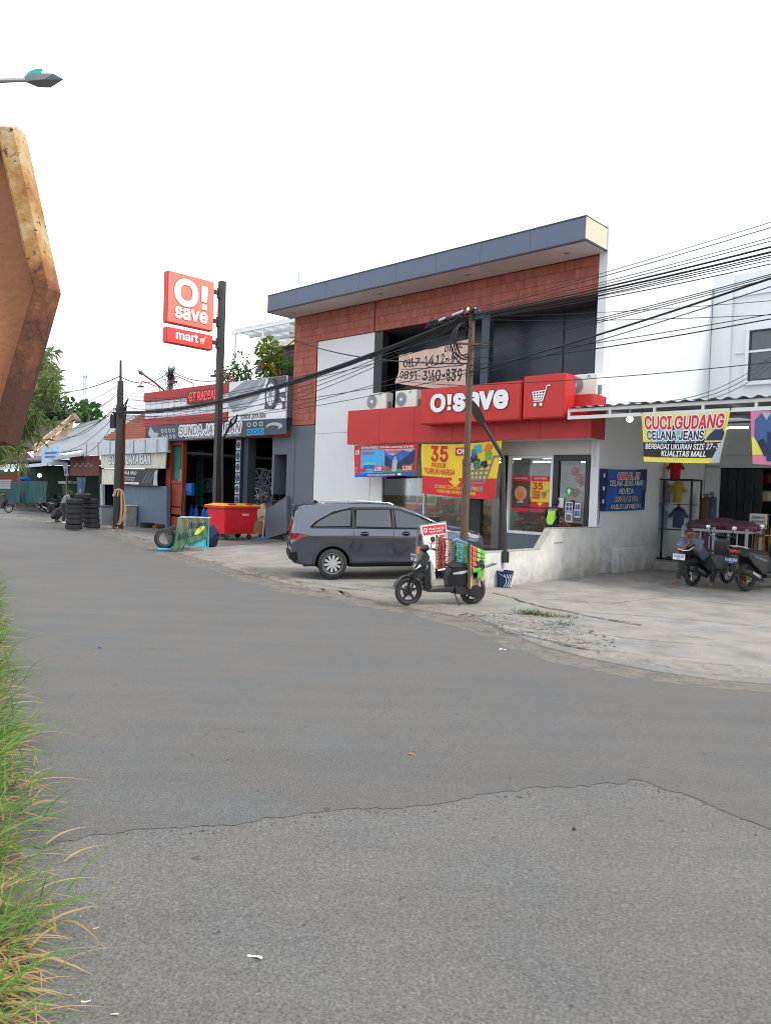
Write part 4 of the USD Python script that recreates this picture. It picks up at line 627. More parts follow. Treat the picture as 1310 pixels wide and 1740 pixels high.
B.put(t, 'lettering', unary_union([tx('BAN & VELG', .35, .82, .2, 1.3, .03, .2), tx('SPOORING BALANCING', .25, .52, .1, 1.3), tx('TUBELESS  NITROGEN', .25, .36, .08, 1.2), sbox(.1, .1, 1.9, .24)]), M['sign_white'], 1); B.put(t, 'lettering', unary_union([tx('PROMO', .4, 1.06, .08, .5), tx('TUKAR TAMBAH VELG', .2, .14, .06, 1.5)]), M['print_red'], 2); B.put(t, 'streak', unary_union([Polygon([(2.2 + k * .3, .2), (2.7 + k * .3, 1.0), (2.74 + k * .3, 1.0), (2.28 + k * .3, .2)]) for k in range(3)]), M['print_grey'], 1); B.put(t, 'edge', Polygon([(3.2, .05), (3.55, .05), (3.55, 1.15), (3.3, 1.0)]), M['silver'], 1)
def yard(nm, lb, cat, x, y, build, rz=FR, grp=None, sc=None):
    p = gnd(x, y, 0); zz = float(gz(p[0], p[1])); p = gnd(x, y, zz); t = thing(nm, lb, cat, p, rz, grp, sc=sc); build(t); return t
def b_block(t): part(t, 'block', rb(-.42, .42, -.3, .3, 0, 1.12, .03), M['conc']); part(t, 'lid', rb(-.45, .45, -.32, .32, 1.12, 1.16, .01), M['peeled'])
yard('concrete_block', 'pale grimy concrete block standing against the blue wall', 'block', 216, 897, b_block)
def b_drum(t): part(t, 'drum', lathe([(0, 0), (.27, 0), (.28, .03), (.27, .3), (.28, .33), (.27, .6), (.28, .63), (.27, .84), (.1, .92), (0, .92)], 22), M['steel'], smooth=35); part(t, 'cap', rod((0, 0, .9), (0, 0, .98), .05), M['rubber'])
yard('steel_drum', 'grey steel drum between the concrete block and stickered box', 'drum', 231, 896, b_drum)
def b_sticker(t):
    part(t, 'case', rb(-.36, .36, -.3, .3, .0, 1.0, .02), M['silver'])
    for k in range(8): part(t, 'sticker', bx(-.3 + (k % 2) * .34, -.04 + (k % 2) * .34, .3, .304, .2 + (k // 2) * .2, .37 + (k // 2) * .2), M[('leaf_green', 'print_red', 'sign_white', 'green', 'sign_white', 'orange', 'leaf_green', 'sign_white')[k]])
    part(t, 'top', rb(-.5, .5, -.34, .34, 1.0, 1.05, .01), M['wood'])
yard('stickered_cabinet', 'small cabinet covered in green and red stickers by the blue wall', 'cabinet', 247, 897, b_sticker)
yard('crate', 'two small brown boxes on top of the stickered cabinet', 'box', 246, 898, lambda t: (part(t, 'box', rb(-.3, .0, -.15, .15, 1.05, 1.28, .01), M['brown']), part(t, 'box', rb(.04, .34, -.12, .15, 1.05, 1.26, .01), M['orange'])))
yard('water_tub', 'black rubber tub on the ground before the stickered cabinet', 'tub', 250, 901, lambda t: part(t, 'tub', lathe([(0, 0), (.26, 0), (.33, .36), (.35, .36), (.35, .33), (.28, .05), (0, .05)], 22), M['rubber'], smooth=35))
yard('bucket', 'small orange bucket next to the black tub', 'bucket', 262, 902, lambda t: (part(t, 'pail', lathe([(0, 0), (.14, 0), (.18, .3), (.19, .3), (.17, .27), (.13, .02), (0, .02)], 16), M['orange'], smooth=35), part(t, 'handle', tube([(.18 * math.cos(a), 0, .3 + .14 * math.sin(a)) for a in np.linspace(0, 3.14, 9)], .008, 5), M['steel'])))
# tyres
TY = J([lathe([(.20, -.095), (.25, -.105), (.305, -.1), (.332, -.08), (.338, -.03), (.338, .03), (.332, .08), (.305, .1), (.25, .105), (.20, .095), (.19, .07), (.19, -.07), (.20, -.095)], 32)] + [tf(bx(.336, .343, -.01, .01, -.075, .075), rz=a) for a in range(0, 360, 9)])
def tyre_stack(n, x, y, lean, lbs, seed, sc=1.05):
    p = gnd(x, y, .05); r = random.Random(seed)
    for k in range(n):
        pos = (p[0] + lean * k * .03 + r.uniform(-.02, .02), p[1] + r.uniform(-.02, .02), .16 + k * .212 * sc)
        lb = 'worn black tyre %s' % lbs[k]
        if k == 0 and 'tyre0' not in globals():
            t = thing('tyre', lb, 'tyre', pos, 0, 'stacked tyres by the road', sc=sc); part(t, 'tyre', TY, M['tyre'], smooth=40); globals()['tyre0'] = t
        else: again(tyre0, lb, pos, r.uniform(0, 90), 'stacked tyres by the road', rx=r.uniform(-2, 2), sc=sc)
ordn = ['at the bottom', 'second from the bottom', 'third from the bottom', 'fourth from the bottom', 'fifth from the bottom', 'sixth from the bottom', 'on top']
tyre_stack(6, 126, 899, -.0, ['%s of the outer straight stack' % o for o in ordn[:5] + ordn[6:]], 1); tyre_stack(6, 155, 897, -.4, ['%s of the leaning stack near the pole' % o for o in ordn[:5] + ordn[6:]], 2)
again(tyre0, 'worn black tyre lying across the tops of both stacks', tuple(gnd(140, 898, .05)[:2]) + (1.5,), 20, 'stacked tyres by the road', rx=4, sc=1.05)
p = gnd(278, 903, -.15); again(tyre0, 'worn black tyre lying flat at the foot of the blue wall', (p[0], p[1], -.1), 20); again(tyre0, 'worn black tyre on top of another by the blue wall', (p[0] + .03, p[1], .11), 60)
def b_wbin(t): part(t, 'bin', hull([(-.28, -.25, 0), (.28, -.25, 0), (.28, .25, 0), (-.28, .25, 0), (-.36, -.32, .95), (.36, -.32, .95), (.36, .32, .95), (-.36, .32, .95)]), M['print_grey']); part(t, 'rim', rb(-.4, .4, -.36, .36, .95, 1.02, .02), M['dgrey'])
yard('waste_bin', 'battered grey plastic bin between the tyres and the pole', 'bin', 177, 893, b_wbin)
def b_wheel(t):
    part(t, 'tyre', tf(TY, (0, 0, .36), 0, 90), M['tyre'], smooth=40); rm = part(t, 'rim', tf(J(rim_mesh(.235, .2, 14, .07)), (0, 0, .36), 180), M['steel'], smooth=30); part(t, 'stand', rb(-.22, .22, -.12, .12, -.02, .06, .02), M['sky_blue'])
yard('mounted_wheel', 'upright car wheel with multi-spoke silver rim at the forecourt edge', 'wheel', 280, 934, b_wheel, 194); yard('spare_tyre', 'second upright tyre half hidden behind the covered table', 'wheel', 297, 927, lambda t: part(t, 'tyre', tf(TY, (0, 0, .36), 0, 90), M['tyre'], smooth=40), 205)
# covered table
tb = yard('covered_table', 'small table draped in a torn green printed tarpaulin', 'table', 330, 934, lambda t: (part(t, 'tabletop', rb(-.55, .55, -.45, .45, .86, .9, .01), M['silver']), [part(t, 'leg', bx(x - .03, x + .03, y - .03, y + .03, 0, .86), M['turquoise']) for x in (-.5, .5) for y in (-.4, .4)], part(t, 'front_panel', bx(-.52, .2, .41, .43, .12, .55), M['turquoise'])), 186, None, (.8, .8, 1.14))
M['tarp'] = mat('tarp_print', K(70, 112, 84), .6, .5, 2.2, dirt=K(150, 130, 110), dirt_amt=.6)
Tm = stage.GetPrimAtPath(tb); tp = np.array(UsdGeom.Xformable(Tm).GetLocalTransformation()).T
tw = lambda p: (tp @ np.array([*p, 1]))[:3]
cv = thing('tarpaulin', 'torn green tarpaulin with dark lettering draped over the small table', 'tarpaulin')
B = Sheet(tw((.6, .5, .93)), tw((-.62, .5, .93)), tw((.72, .62, .02)), tw((-.62, .52, .42)), 1.3, .9, .05, 41, 0, 4); part(cv, 'front', B.base(), M['tarp'], smooth=True); B.put(cv, 'lettering', unary_union([tx('Wrung', .45, .52, .22, .7, .03, .2), tx('Minumb', .1, .22, .2, .9, .03, .3)]), M['navy_print'], 1); B.put(cv, 'leaf', affinity.rotate(affinity.scale(Point(.95, .4).buffer(.25), .9, .45), 35), M['pale_yellow'], 1.5)
B = Sheet(tw((.6, -.5, .94)), tw((.6, .5, .93)), tw((.75, -.5, .2)), tw((.72, .62, .02)), 1., .9, .05, 42, 0, 3); part(cv, 'side', B.base(), M['tarp'], smooth=True); B = Sheet(tw((.6, -.5, .94)), tw((-.62, -.5, .94)), tw((.6, .5, .93)), tw((-.62, .5, .93)), 1., .9, .01, 43, 0, 3); part(cv, 'top', B.base(), M['silver'], smooth=True)
solo('sack', [tf(hull(np.vstack([np.random.default_rng(4).normal(0, 1, (40, 3)) * [.12, .1, .2], [[0, 0, .45]], [[.15, .1, -.3], [-.15, .1, -.3], [0, -.12, -.3]]])), gnd(360, 930) + [0, 0, .35])], M['navy_print'], 'dark blue striped sack between the covered table and red bin', 'sack')
# the big red wheeled bin
def b_red(t):
    part(t, 'body', hull([(-.62, -.40, .22), (.62, -.40, .22), (.62, .40, .22), (-.62, .40, .22), (-.72, -.52, 1.12), (.72, -.52, 1.12), (.72, .52, 1.12), (-.72, .52, 1.12)]), mat('bin_red', K(216, 30, 44), .35, .06, 2), smooth=20)
    part(t, 'rim', [rb(-.80, .80, -.6, .6, 1.11, 1.19, .025)], M['bin_rim']); part(t, 'lid', [rb(-.80, .80, -.6, .6, 1.19, 1.23, .015), hull([(-.72, -.5, 1.23), (.72, -.5, 1.23), (.72, .5, 1.23), (-.72, .5, 1.23), (-.6, -.35, 1.285), (.6, -.35, 1.285), (.6, .35, 1.285), (-.6, .35, 1.285)])], M['bin_yellow'])
    for x in (-.35, .4): part(t, 'lid_handle', rb(x - .14, x + .14, .42, .56, 1.235, 1.30, .015), M['bin_rim'])
    for k in range(6): part(t, 'rib', hull([(-.6 + k * .24, .38 + .012, .3), (-.58 + k * .24, .38 + .012, .3), (-.66 + k * .255, .505, 1.08), (-.64 + k * .255, .505, 1.08), (-.6 + k * .24, .36, .3), (-.64 + k * .255, .48, 1.08)]), M['bin_rim'])
    part(t, 'lettering', ext(tx('SIMBOK', 0, 0, .07, .3, .03), .006, ((-1, 0, 0), (0, .13, 1), (0, 1, -.13)), (-.05, .486, .86)), M['sign_white']); 
    for x in (-.5, .5):
        for y in (-.34, .34):
            c_ = part(t, 'castor', [bx(x - .02, x + .02, y - .05, y - .04, .08, .22), bx(x - .02, x + .02, y + .04, y + .05, .08, .22), rb(x - .06, x + .06, y - .06, y + .06, .19, .23, .01)], M['wood']); part(c_, 'wheel', tf(lathe([(0, -.03), (.09, -.03), (.1, -.015), (.1, .015), (.09, .03), (0, .03)], 16, 'y'), (x, y, .1)), M['rubber'])
M['bin_rim'] = mat('bin_red_rim', K(206, 30, 44), .35, .06, 2); M['bin_yellow'] = mat('bin_yellow_lid', K(244, 176, 40), .4, .06, 2)
yard('wheeled_bin', 'big red wheeled bin with bright yellow lid', 'bin', 394, 916, b_red, 228, None, 1.12)
# ================================================================== clothes shop on the corner and the white house above it
cs = thing('corner_house', 'white two-storey house set back behind the clothes stall canopy', 'house', C0, FR)
SB = -8.0
uL = fs(1222, 850, SB)[0]
part(cs, 'wall', [bx(-18, -.08, SB - .25, SB, 3.42, 10.2), bx(uL, -.08, SB - .25, SB, -.2, 3.42)], M['white']); part(cs, 'corner_pilaster', rb(-.75, -.08, SB, SB + .12, 3.5, 10.25, .01), M['white'])
part(cs, 'moulding', [rb(-2.3, -.9, SB, SB + .06, z, z + .08, .01) for z in (7.4,)] + [rb(-18, -.75, SB, SB + .08, 9.4, 9.55, .01)], M['white'])
wq = [tuple(fs(x, y, SB)) for x, y in ((1275, 562), (1275, 648))]
u1, z1, z0 = wq[0][0], wq[0][1], wq[1][1]
wn = part(cs, 'window', [rb(u1 - 2.1, u1 + .12, SB, SB + .1, z1, z1 + .14, .01), rb(u1 - 2.1, u1 + .12, SB, SB + .14, z0 - .14, z0, .01), rb(u1, u1 + .12, SB, SB + .1, z0, z1, .01)], M['white']); part(wn, 'frame', [bx(u1 - .06, u1, SB, SB + .05, z0, z1), bx(u1 - 1.0, u1 - .94, SB, SB + .05, z0, z1), bx(u1 - .94, u1 - .06, SB, SB + .05, z1 - .06, z1), bx(u1 - .94, u1 - .06, SB, SB + .05, z0, z0 + .06), bx(u1 - 2.1, u1 - 1.0, SB, SB + .05, z0, z1)], M['frame_black']); part(wn, 'pane', bx(u1 - .94, u1 - .06, SB + .01, SB + .015, z0 + .06, z1 - .06), M['dark_glass'])
uL = fs(1222, 850, SB)[0]
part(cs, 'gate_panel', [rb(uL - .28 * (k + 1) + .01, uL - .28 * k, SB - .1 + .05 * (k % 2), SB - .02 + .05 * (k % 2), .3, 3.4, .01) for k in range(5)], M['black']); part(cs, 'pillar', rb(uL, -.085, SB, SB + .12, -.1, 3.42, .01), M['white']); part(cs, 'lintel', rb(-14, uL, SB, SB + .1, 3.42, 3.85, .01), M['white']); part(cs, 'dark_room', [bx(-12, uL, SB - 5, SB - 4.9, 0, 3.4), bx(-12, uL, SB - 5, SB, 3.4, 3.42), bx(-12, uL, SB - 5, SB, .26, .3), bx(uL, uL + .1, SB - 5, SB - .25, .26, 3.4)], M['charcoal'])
part(cs, 'stored_shelf', [rb(uL - 4.2, uL - 1.5, SB - 2.2, SB - 1.6, z, z + .05, .01) for z in (.9, 1.5, 2.1, 2.7)], M['wood'])
for k, (x, y, c) in enumerate(((1270, 842, 'print_grey'), (1270, 872, 'maroon'), (1265, 812, 'maroon'), (1292, 842, 'cream'), (1292, 812, 'maroon'))):
    p = fs(x, y, SB - 1.6); part(cs, 'folded_clothes', rb(p[0] - .32, p[0] + .32, SB - 2.2, SB - 1.58, p[1] - .2, p[1] + .18, .06), M[c])
part(cs, 'platform', rb(-14, -.08, SB, -3.35, -.1, .30, .01), M['conc']); part(cs, 'wall_base', rb(-.30, -.062, -3.35, -.9, -.1, .78, .01), M['white'])
# canopy
SC = 1.4
a0, a1 = fs(966, 690, SC), fs(1310, 679, SC); uA, uB, zA = a0[0], -8.4, (a0[1] + a1[1]) / 2
cn = thing('metal_canopy', 'corrugated metal canopy on a white frame before the clothes shop', 'canopy', C0, FR)
n = 2 * int((uA - uB) / .1); us = np.linspace(uB, uA, n); V, Fq = [], []
for i, u in enumerate(us):
    dz = .028 * math.cos(2 * math.pi * u / .33)
    for s_, z_ in ((SC + .12, zA + .02), (-3.0, zA + .28), (SB + .15, zA + .6)): V.append((u, s_, z_ + dz))
for i in range(n - 1):
    for j in range(2): Fq.append((i * 3 + j, i * 3 + j + 1, i * 3 + j + 4, i * 3 + j + 3))
V = np.array(V); Fq = np.array(Fq); keep = ~((V[Fq].mean(1)[:, 0] > -.1) & (V[Fq].mean(1)[:, 1] < -3)); 
sheetm = J([(V, Fq[keep]), (V - [0, 0, .004], Fq[keep][:, ::-1])]); vv = sheetm[0]; ix = (vv[:, 0] > -.09) & (vv[:, 1] < .9); vv[ix, 1] = .98; vv[ix, 2] = zA + .05 + (vv[ix, 2] - vv[ix, 2].round(1)) * 0
part(cn, 'roof_sheet', sheetm, M['zinc_new'] if 'zinc_new' in M else mat('zinc_sheet', K(176, 182, 188), .4, .08, 2, metal=.3, streak=.3), smooth=40)
lo = fs(1150, 701, SC)[1]
part(cn, 'rail', bar((uA, SC, zA - .06), (uB, SC, zA - .06), .06, .08), M['white']); part(cn, 'rail', bar((uA, SC, lo), (uB, SC, lo), .06, .09), M['white'])
x = uA - .03
while x > uB: part(cn, 'strut', bx(x - .03, x + .03, SC - .03, SC + .03, lo + .046, zA - .10), M['white']); x -= 1.18
for k in range(8):
    x = uA - .9 - k * 1.18; part(cn, 'rafter', bar((min(x, -.3), SC - .03, zA - .05), (min(x, -.3), SB + .2, zA + .5), .05, .08), M['print_grey'])
part(cn, 'purlin', [bar((-.15, s_, zA - .0 + .03 * -s_), (uB, s_, zA + .03 * -s_), .05, .06) for s_ in (-1.2, -3.2, -5.4)], M['print_grey'])
lb = thing('light_bulb', 'lit round bulb hanging under the corrugated canopy edge', 'lamp', fw(*(lambda p: (p[0], .9, p[1]))(fs(1070, 712, .9))), FR); part(lb, 'bulb', blob((0, 0, 0), (.085,) * 3), mat('bulb_glow', (.9, .9, .85), .3, emit=(1, .97, .9, 5.0)), smooth=True); part(lb, 'socket', rod((0, 0, .07), (0, 0, .3), .025), M['sign_white'])
lt = thing('tube_light', 'short lit tube lamp under the canopy behind the yellow banner', 'lamp', fw(*(lambda p: (p[0], -3., p[1]))(fs(1240, 727, -3.))), FR); part(lt, 'tube', rod((-.5, 0, 0), (.1, 0, 0), .03), M['lamp'])
# yellow banner
c = [fw(p[0], SC + .05, p[1]) for p in (fs(x, y, SC + .05) for x, y in ((1090, 704), (1241, 698), (1094, 784), (1222, 787)))]; B = Sheet(*c, 3.0, 1.6, .035, 51, .03, 3)
t = thing('banner', 'yellow and black jeans sale banner hung from the canopy rail', 'banner'); part(t, 'cloth', B.base(), M['pale_yellow'], smooth=True)
for k, cc in enumerate(('sky_blue', 'deep_blue', 'turquoise', 'denim', 'navy_print')): B.put(t, 'jeans_print', Polygon([(.55 + k * .36, .3), (.70 + k * .36, .3), (.74 + k * .36, .75), (.78 + k * .36, .3), (.9 + k * .36, .3), (.86 + k * .36, 1.22), (.6 + k * .36, 1.22)]), M[cc], 1)
B.put(t, 'band', sbox(0, .17, 3, .66), M['print_black'], 2); g = tx('CUCI GUDANG', .12, 1.12, .40, 2.75, .05); B.put(t, 'lettering_outline', g.buffer(.035), M['sign_white'], 3); B.put(t, 'lettering', g, M['print_red'], 4)
g = tx('CELANA JEANS', .18, .76, .27, 2.1, .04); B.put(t, 'lettering_outline', g.buffer(.035), M['sign_white'], 3); B.put(t, 'lettering', g, M['navy_print'], 4); B.put(t, 'lettering', unary_union([tx('BERBAGAI UKURAN SIZE 27-38', .1, .44, .17, 2.9, .03, .08), tx('KUALITAS MALL', .75, .21, .17, 1.7, .04, .08)]), M['sign_white'], 4); B.put(t, 'jeans_pile', Polygon([(2.35, .72), (2.45, .9), (2.62, 1.06), (2.85, 1.08), (2.95, .95), (2.92, .72)]), M['deep_blue'], 3)
part(t, 'tie', [tube([p + np.array([0, 0, .02]), p + np.array([.02, .02, .14])], .012, 5) for p in (c[0], c[1])], M['wire'])
B.put(t, 'folded_corner', Polygon([(2.66, .02), (3, .02), (3, .9)]), M['silver'], 5)
# pink and blue jacket banner at the picture's edge
c = [fw(p[0], SC + .05, p[1]) for p in (fs(x, y, SC + .05) for x, y in ((1275, 698), (1400, 691), (1279, 788), (1398, 792)))]; B = Sheet(*c, 2.4, 1.8, .02, 52, .03, 3)
t = thing('banner', 'pink and yellow banner printed with blue denim clothes, next along the rail', 'banner'); part(t, 'cloth', B.base(), M['pink'], smooth=True); B.put(t, 'print', Polygon([(0, .3), (2.4, .5), (2.4, 1.0), (0, .9)]), M['pale_yellow'], 1); B.put(t, 'jacket_print', Polygon([(.1, .9), (.15, 1.5), (.4, 1.74), (.75, 1.74), (.95, 1.5), (.9, .6), (.3, .6)]), M['denim'], 2); B.put(t, 'collar', Polygon([(.4, 1.74), (.55, 1.5), (.72, 1.74)]), M['silver'], 3)
B.put(t, 'jeans_print', Polygon([(.5, .12), (.55, 1.1), (1.05, 1.1), (1.1, .12), (.85, .12), (.8, .7), (.72, .12)]), M['deep_blue'], 3); B.put(t, 'jeans_print', affinity.rotate(rr(.3, .3, .55, .85), 25), M['navy_print'], 4); B.put(t, 'panel', rr(.85, 1.1, 2.3, 1.6, .05), M['print_black'], 4); B.put(t, 'lettering', tx('PROMO', .95, 1.2, .3, 1.2, .04), M['pale_yellow'], 5)
# banner on the side wall
cw = [fw(-.115, *fu(x, y, -.115)) for x, y in ((1019, 796), (1099, 797), (1019, 869), (1096, 866))]; B = Sheet(*cw, 3.0, 1.55, .022, 53, .03, 4)
t = thing('banner', 'blue childrens jeans offer banner fixed to the white side wall', 'banner'); part(t, 'cloth', B.base(), M['blue'], smooth=True); B.put(t, 'print', Polygon([(0, 0), (.35, 0), (.5, 1.55), (0, 1.55)]), M['deep_blue'], 1); B.put(t, 'print', Polygon([(2.3, 1.55), (3, 1.55), (3, 0), (2.6, .2), (2.75, .8)]), M['deep_blue'], 1); B.put(t, 'print', Polygon([(2.5, 1.2), (2.95, 1.1), (2.9, .7), (2.6, .9)]), M['denim'], 2)
for k in range(3): B.put(t, 'jeans_print', affinity.translate(Polygon([(.1, 0), (.1, .35), (.38, .35), (.42, 0), (.3, 0), (.25, .2), (.2, 0)]), 0, .12 + k * .47), M['navy_print'], 2); B.put(t, 'label_print', rr(.16, .3 + k * .47, .26, .44 + k * .47), M['sign_white'], 3)
g = tx('OBRAL !!!', 1.0, 1.2, .22, 1.5, .04, .15); B.put(t, 'lettering_outline', g.buffer(.03), M['sign_white'], 3); B.put(t, 'lettering', g, M['print_red'], 4); B.put(t, 'lettering', tx('100 K / 3 PCS', .9, .36, .18, 1.5, .03, .2), M['yellow'], 4)
g = unary_union([tx('CELANA JEANS ANAK', .55, .94, .2, 2.2, .03), tx('NEVEDA', 1.15, .64, .2, .95, .03), tx('KHUSUS CAR FREE DAY', .65, .08, .17, 2.0, .02, .15)]); B.put(t, 'lettering_outline', g.buffer(.03), M['navy_print'], 3); B.put(t, 'lettering', g, M['sign_white'], 4)
part(t, 'tie', [rod(cw[2] + [0, 0, .02], cw[2] - [.03, .03, .35], .012, 5)], M['wire'])
# glass display cabinet with shirts on busts
SD = -4.1
d = lambda x, y, s=SD: fs(x, y, s)
ua, ub_ = d(1106, 900)[0], d(1172, 900)[0]; zt, zb = d(1110, 813)[1], .3
cab = thing('display_cabinet', 'tall black-framed glass cabinet holding clothed busts', 'cabinet', C0, FR)
zm = [d(1110, y)[1] for y in (855, 898)]
part(cab, 'frame', [bx(u - .025, u + .025, s_ - .025, s_ + .025, zb, zt) for u in (ua, ub_, (ua * 2 + ub_) / 3 + .05) for s_ in (SD,)] + [bx(u - .025, u + .025, s_ - .025, s_ + .025, zb, zt) for u in (ua, ub_) for s_ in (SD - .8,)] + [bar((ua, s_, z), (ub_, s_, z), .05, .05) for s_ in (SD, SD - .8) for z in (zt - .025, zb + .03)] + [bar((u, SD, z), (u, SD - .8, z), .05, .05) for u in (ua, ub_) for z in (zt - .025, zb + .03)], M['frame_black'])
for z in zm: part(cab, 'shelf', bx(ub_ + .03, ua - .03, SD - .78, SD - .03, z - .02, z), M['dgrey'])
part(cab, 'pane', bx(ub_ + .03, ua - .03, SD - .002, SD + .002, zb + .06, zt - .05), M['clear'])
def bust(lb, x, y, s, h, mt, rz=0):                # a shirt on a headless bust, y = its hem in the photograph
    p = fs(x, y, s); t = thing('bust', lb, 'mannequin', fw(p[0], s, p[1]), FR + rz, sc=h / .72, group='shirts shown on busts')
    rings = [(.17, .11, 0), (.165, .11, .12), (.17, .12, .3), (.2, .12, .46), (.2, .10, .54), (.12, .07, .6), (.06, .055, .63)]; k = np.arange(20) * 2 * math.pi / 20
    V = np.vstack([[(a * math.cos(q_), b * math.sin(q_), z) for q_ in k] for a, b, z in rings]); Fq = [(i * 20 + j, i * 20 + (j + 1) % 20, (i + 1) * 20 + (j + 1) % 20, (i + 1) * 20 + j) for i in range(len(rings) - 1) for j in range(20)]
    part(t, 'shirt', [(V, np.array(Fq)), hull([(.12, .07, .56), (.12, -.07, .56), (.2, .06, .45), (.2, -.06, .45), (.3, .07, .36), (.3, -.07, .36), (.24, .06, .3), (.24, -.06, .3)]), hull([(-.12, .07, .56), (-.12, -.07, .56), (-.2, .06, .45), (-.2, -.06, .45), (-.3, .07, .36), (-.3, -.07, .36), (-.24, .06, .3), (-.24, -.06, .3)])], mt, smooth=50); part(t, 'neck', rod((0, 0, .58), (0, 0, .74), .05, 12, .045), M['tan'], smooth=40)
bust('lilac shirt on a bust, upper shelf next to the frame post', 1131, 854, SD - .45, .72, M['purple']); bust('mustard yellow shirt on a bust, upper shelf', 1151, 854, SD - .3, .78, M['yellow'], -10); bust('pale grey shirt on a bust, middle shelf', 1124, 897, SD - .4, .72, M['silver']); bust('dark blue shirt on a bust in the middle of the cabinet', 1152, 897, SD - .3, .76, M['blue_shirt'] if 'blue_shirt' in M else mat('shirt_blue', K(24, 32, 110), .7)); bust('red shirt on a bust standing on top of the cabinet', 1147, 814, SD - .3, .70, mat('shirt_red', K(170, 22, 26), .75))
# rolls of patterned cloth and the white rack with purple bags
for k, (x, h, cc, lb) in enumerate(((1178, 1.1, 'tan', 'short tan roll of cloth beside the cabinet'), (1186, 1.25, 'teal', 'short teal patterned roll beside the tan one'), (1194, 2.0, 'brown', 'tall brown patterned roll of cloth by the white pillar'), (1203, 2.05, 'denim', 'tall blue patterned roll of cloth against the white pillar'))):
    p = fs(x, 897, -6.6); t = thing('cloth_roll', lb, 'cloth roll', fw(p[0], -6.6 - .08 * k, .3), 15 * k, 'rolls of cloth'); part(t, 'roll', lathe([(0, 0), (.15, 0), (.16, .03), (.16, h), (.13, h + .03), (0, h + .03)], 16), mat('roll_%d' % k, K(*((190, 170, 130), (90, 130, 140), (120, 80, 60), (70, 90, 120))[k]), .7, .6, 9), smooth=40)
    if k > 1: part(t, 'ruffle', [hull(np.random.default_rng(k * 9 + i).normal(0, .05, (8, 3)) + [0, 0, h + .1]) for i in range(6)], M['print_grey'])
SR = -2.6
p0, p1 = fs(1160, 925, SR), fs(1268, 925, SR); t = thing('white_rack', 'white tubular rack holding wrapped bundles before the clothes shop', 'rack', C0, FR)
zt_ = fs(1200, 901, SR)[1]
part(t, 'frame', [bar((p0[0], s_, zt_), (p1[0], s_, zt_), .07, .07) for s_ in (SR, SR - 1.2)] + [bar((u, SR, zt_), (u, SR - 1.2, zt_), .06, .06) for u in (p0[0], p1[0])] + [bx(u - .035, u + .035, s_ - .035, s_ + .035, 0, zt_ + .1) for u in (p0[0], p1[0], (p0[0] + p1[0]) / 2) for s_ in (SR, SR - 1.2)] + [bar((p0[0], SR, .35), (p1[0], SR, .35), .05, .05)] + [rod((p0[0] + (p1[0] - p0[0]) * k / 7, SR, .35), (p0[0] + (p1[0] - p0[0]) * k / 7, SR, zt_), .02, 6) for k in range(1, 7)], M['silver'])
BAG = mat('bundle_wrap', K(104, 66, 80), .5, .5, 5)
for k, (f_, z_, lb) in enumerate(((.2, .0, 'purple wrapped bundle at the near end on the white rack'), (.5, .08, 'purple wrapped bundle on top in the middle of the white rack'), (.8, .02, 'purple wrapped bundle at the far end of the white rack'))):
    u = p0[0] + (p1[0] - p0[0]) * f_; solo('bundle', [tf(blob((0, 0, 0), (.5, .5, .2), 3), fw(u, SR - .6, zt_ + .1 + z_), FR)], BAG, lb, 'bundle', 'wrapped bundles on the white rack', smooth=True)
solo('bundle', [tf(blob((0, 0, 0), (.9, .4, .28), 3), fw((p0[0] + p1[0]) / 2, SR - .6, .6), FR)], mat('bundle_red', K(130, 50, 50), .5, .5, 5), 'dark red bundle low inside the white rack', 'bundle', smooth=True)
# mustard clothes on a rail with a white notice
pr = fs(1296, 880, -4.2); t = thing('clothes_rail', 'clothes rail with long mustard dresses and a white notice', 'clothes rail', fw(pr[0], -4.2, .3), FR); zr = pr[1] - .3 + .1
part(t, 'rail', [rod((-1.4, 0, zr), (.3, 0, zr), .02), rod((.25, 0, 0), (.25, 0, zr), .02), rod((-1.35, 0, 0), (-1.35, 0, zr), .02)], M['chrome'])
for k in range(6): part(t, 'dress', hull([(.1 - k * .2, -.2, zr - .05), (.1 - k * .2, .2, zr - .05), (.16 - k * .2, -.24, .2), (.16 - k * .2, .24, .2), (.04 - k * .2, -.24, .2), (.04 - k * .2, .24, .2)]), M['mustard'] if 'mustard' in M else mat('dress_mustard_%d' % k, K(190 - 12 * (k % 3), 140 - 8 * (k % 2), 70), .8, .15, 5))
part(t, 'notice', bx(-.2, .28, .26, .27, zr - .42, zr + .02), M['paper']); part(t, 'notice_lettering', ext(unary_union([tx('SEMUA', .05, .28, .08, .36, .02), tx('MURAH', .05, .16, .08, .36, .02), tx('35.000', .05, .04, .08, .36, .02)]), .004, FRONT, (.27, .271, zr - .41)), M['print_black'])
for x, y, lb in ((1043, 971, 'single dark slipper nearer the low wall'), (1053, 969, 'single dark slipper nearer the blue dustpan')):
    p = gnd(x, y, .05); solo('slipper', [tf(ext(affinity.scale(Point(0, 0).buffer(.13), .45, 1.0), .025), p, 60), tf(tube([(-.05, .03, .02), (0, .06, .06), (.05, .03, .02)], .012, 6), p, 60)], M['rubber'], lb, 'slipper')
p = gnd(1086, 964, .05); t = thing('dustpan', 'blue long-handled dustpan against the shop platform', 'dustpan', p, FR); part(t, 'pan', hull([(-.35, -.1, 0), (.25, -.1, 0), (-.3, .12, 0), (.2, .12, 0), (-.2, -.1, .1), (.1, -.1, .1)]), M['blue']); part(t, 'handle', rod((-.0, -.06, .08), (-.03, -.12, 1.0), .014), M['sign_white'])
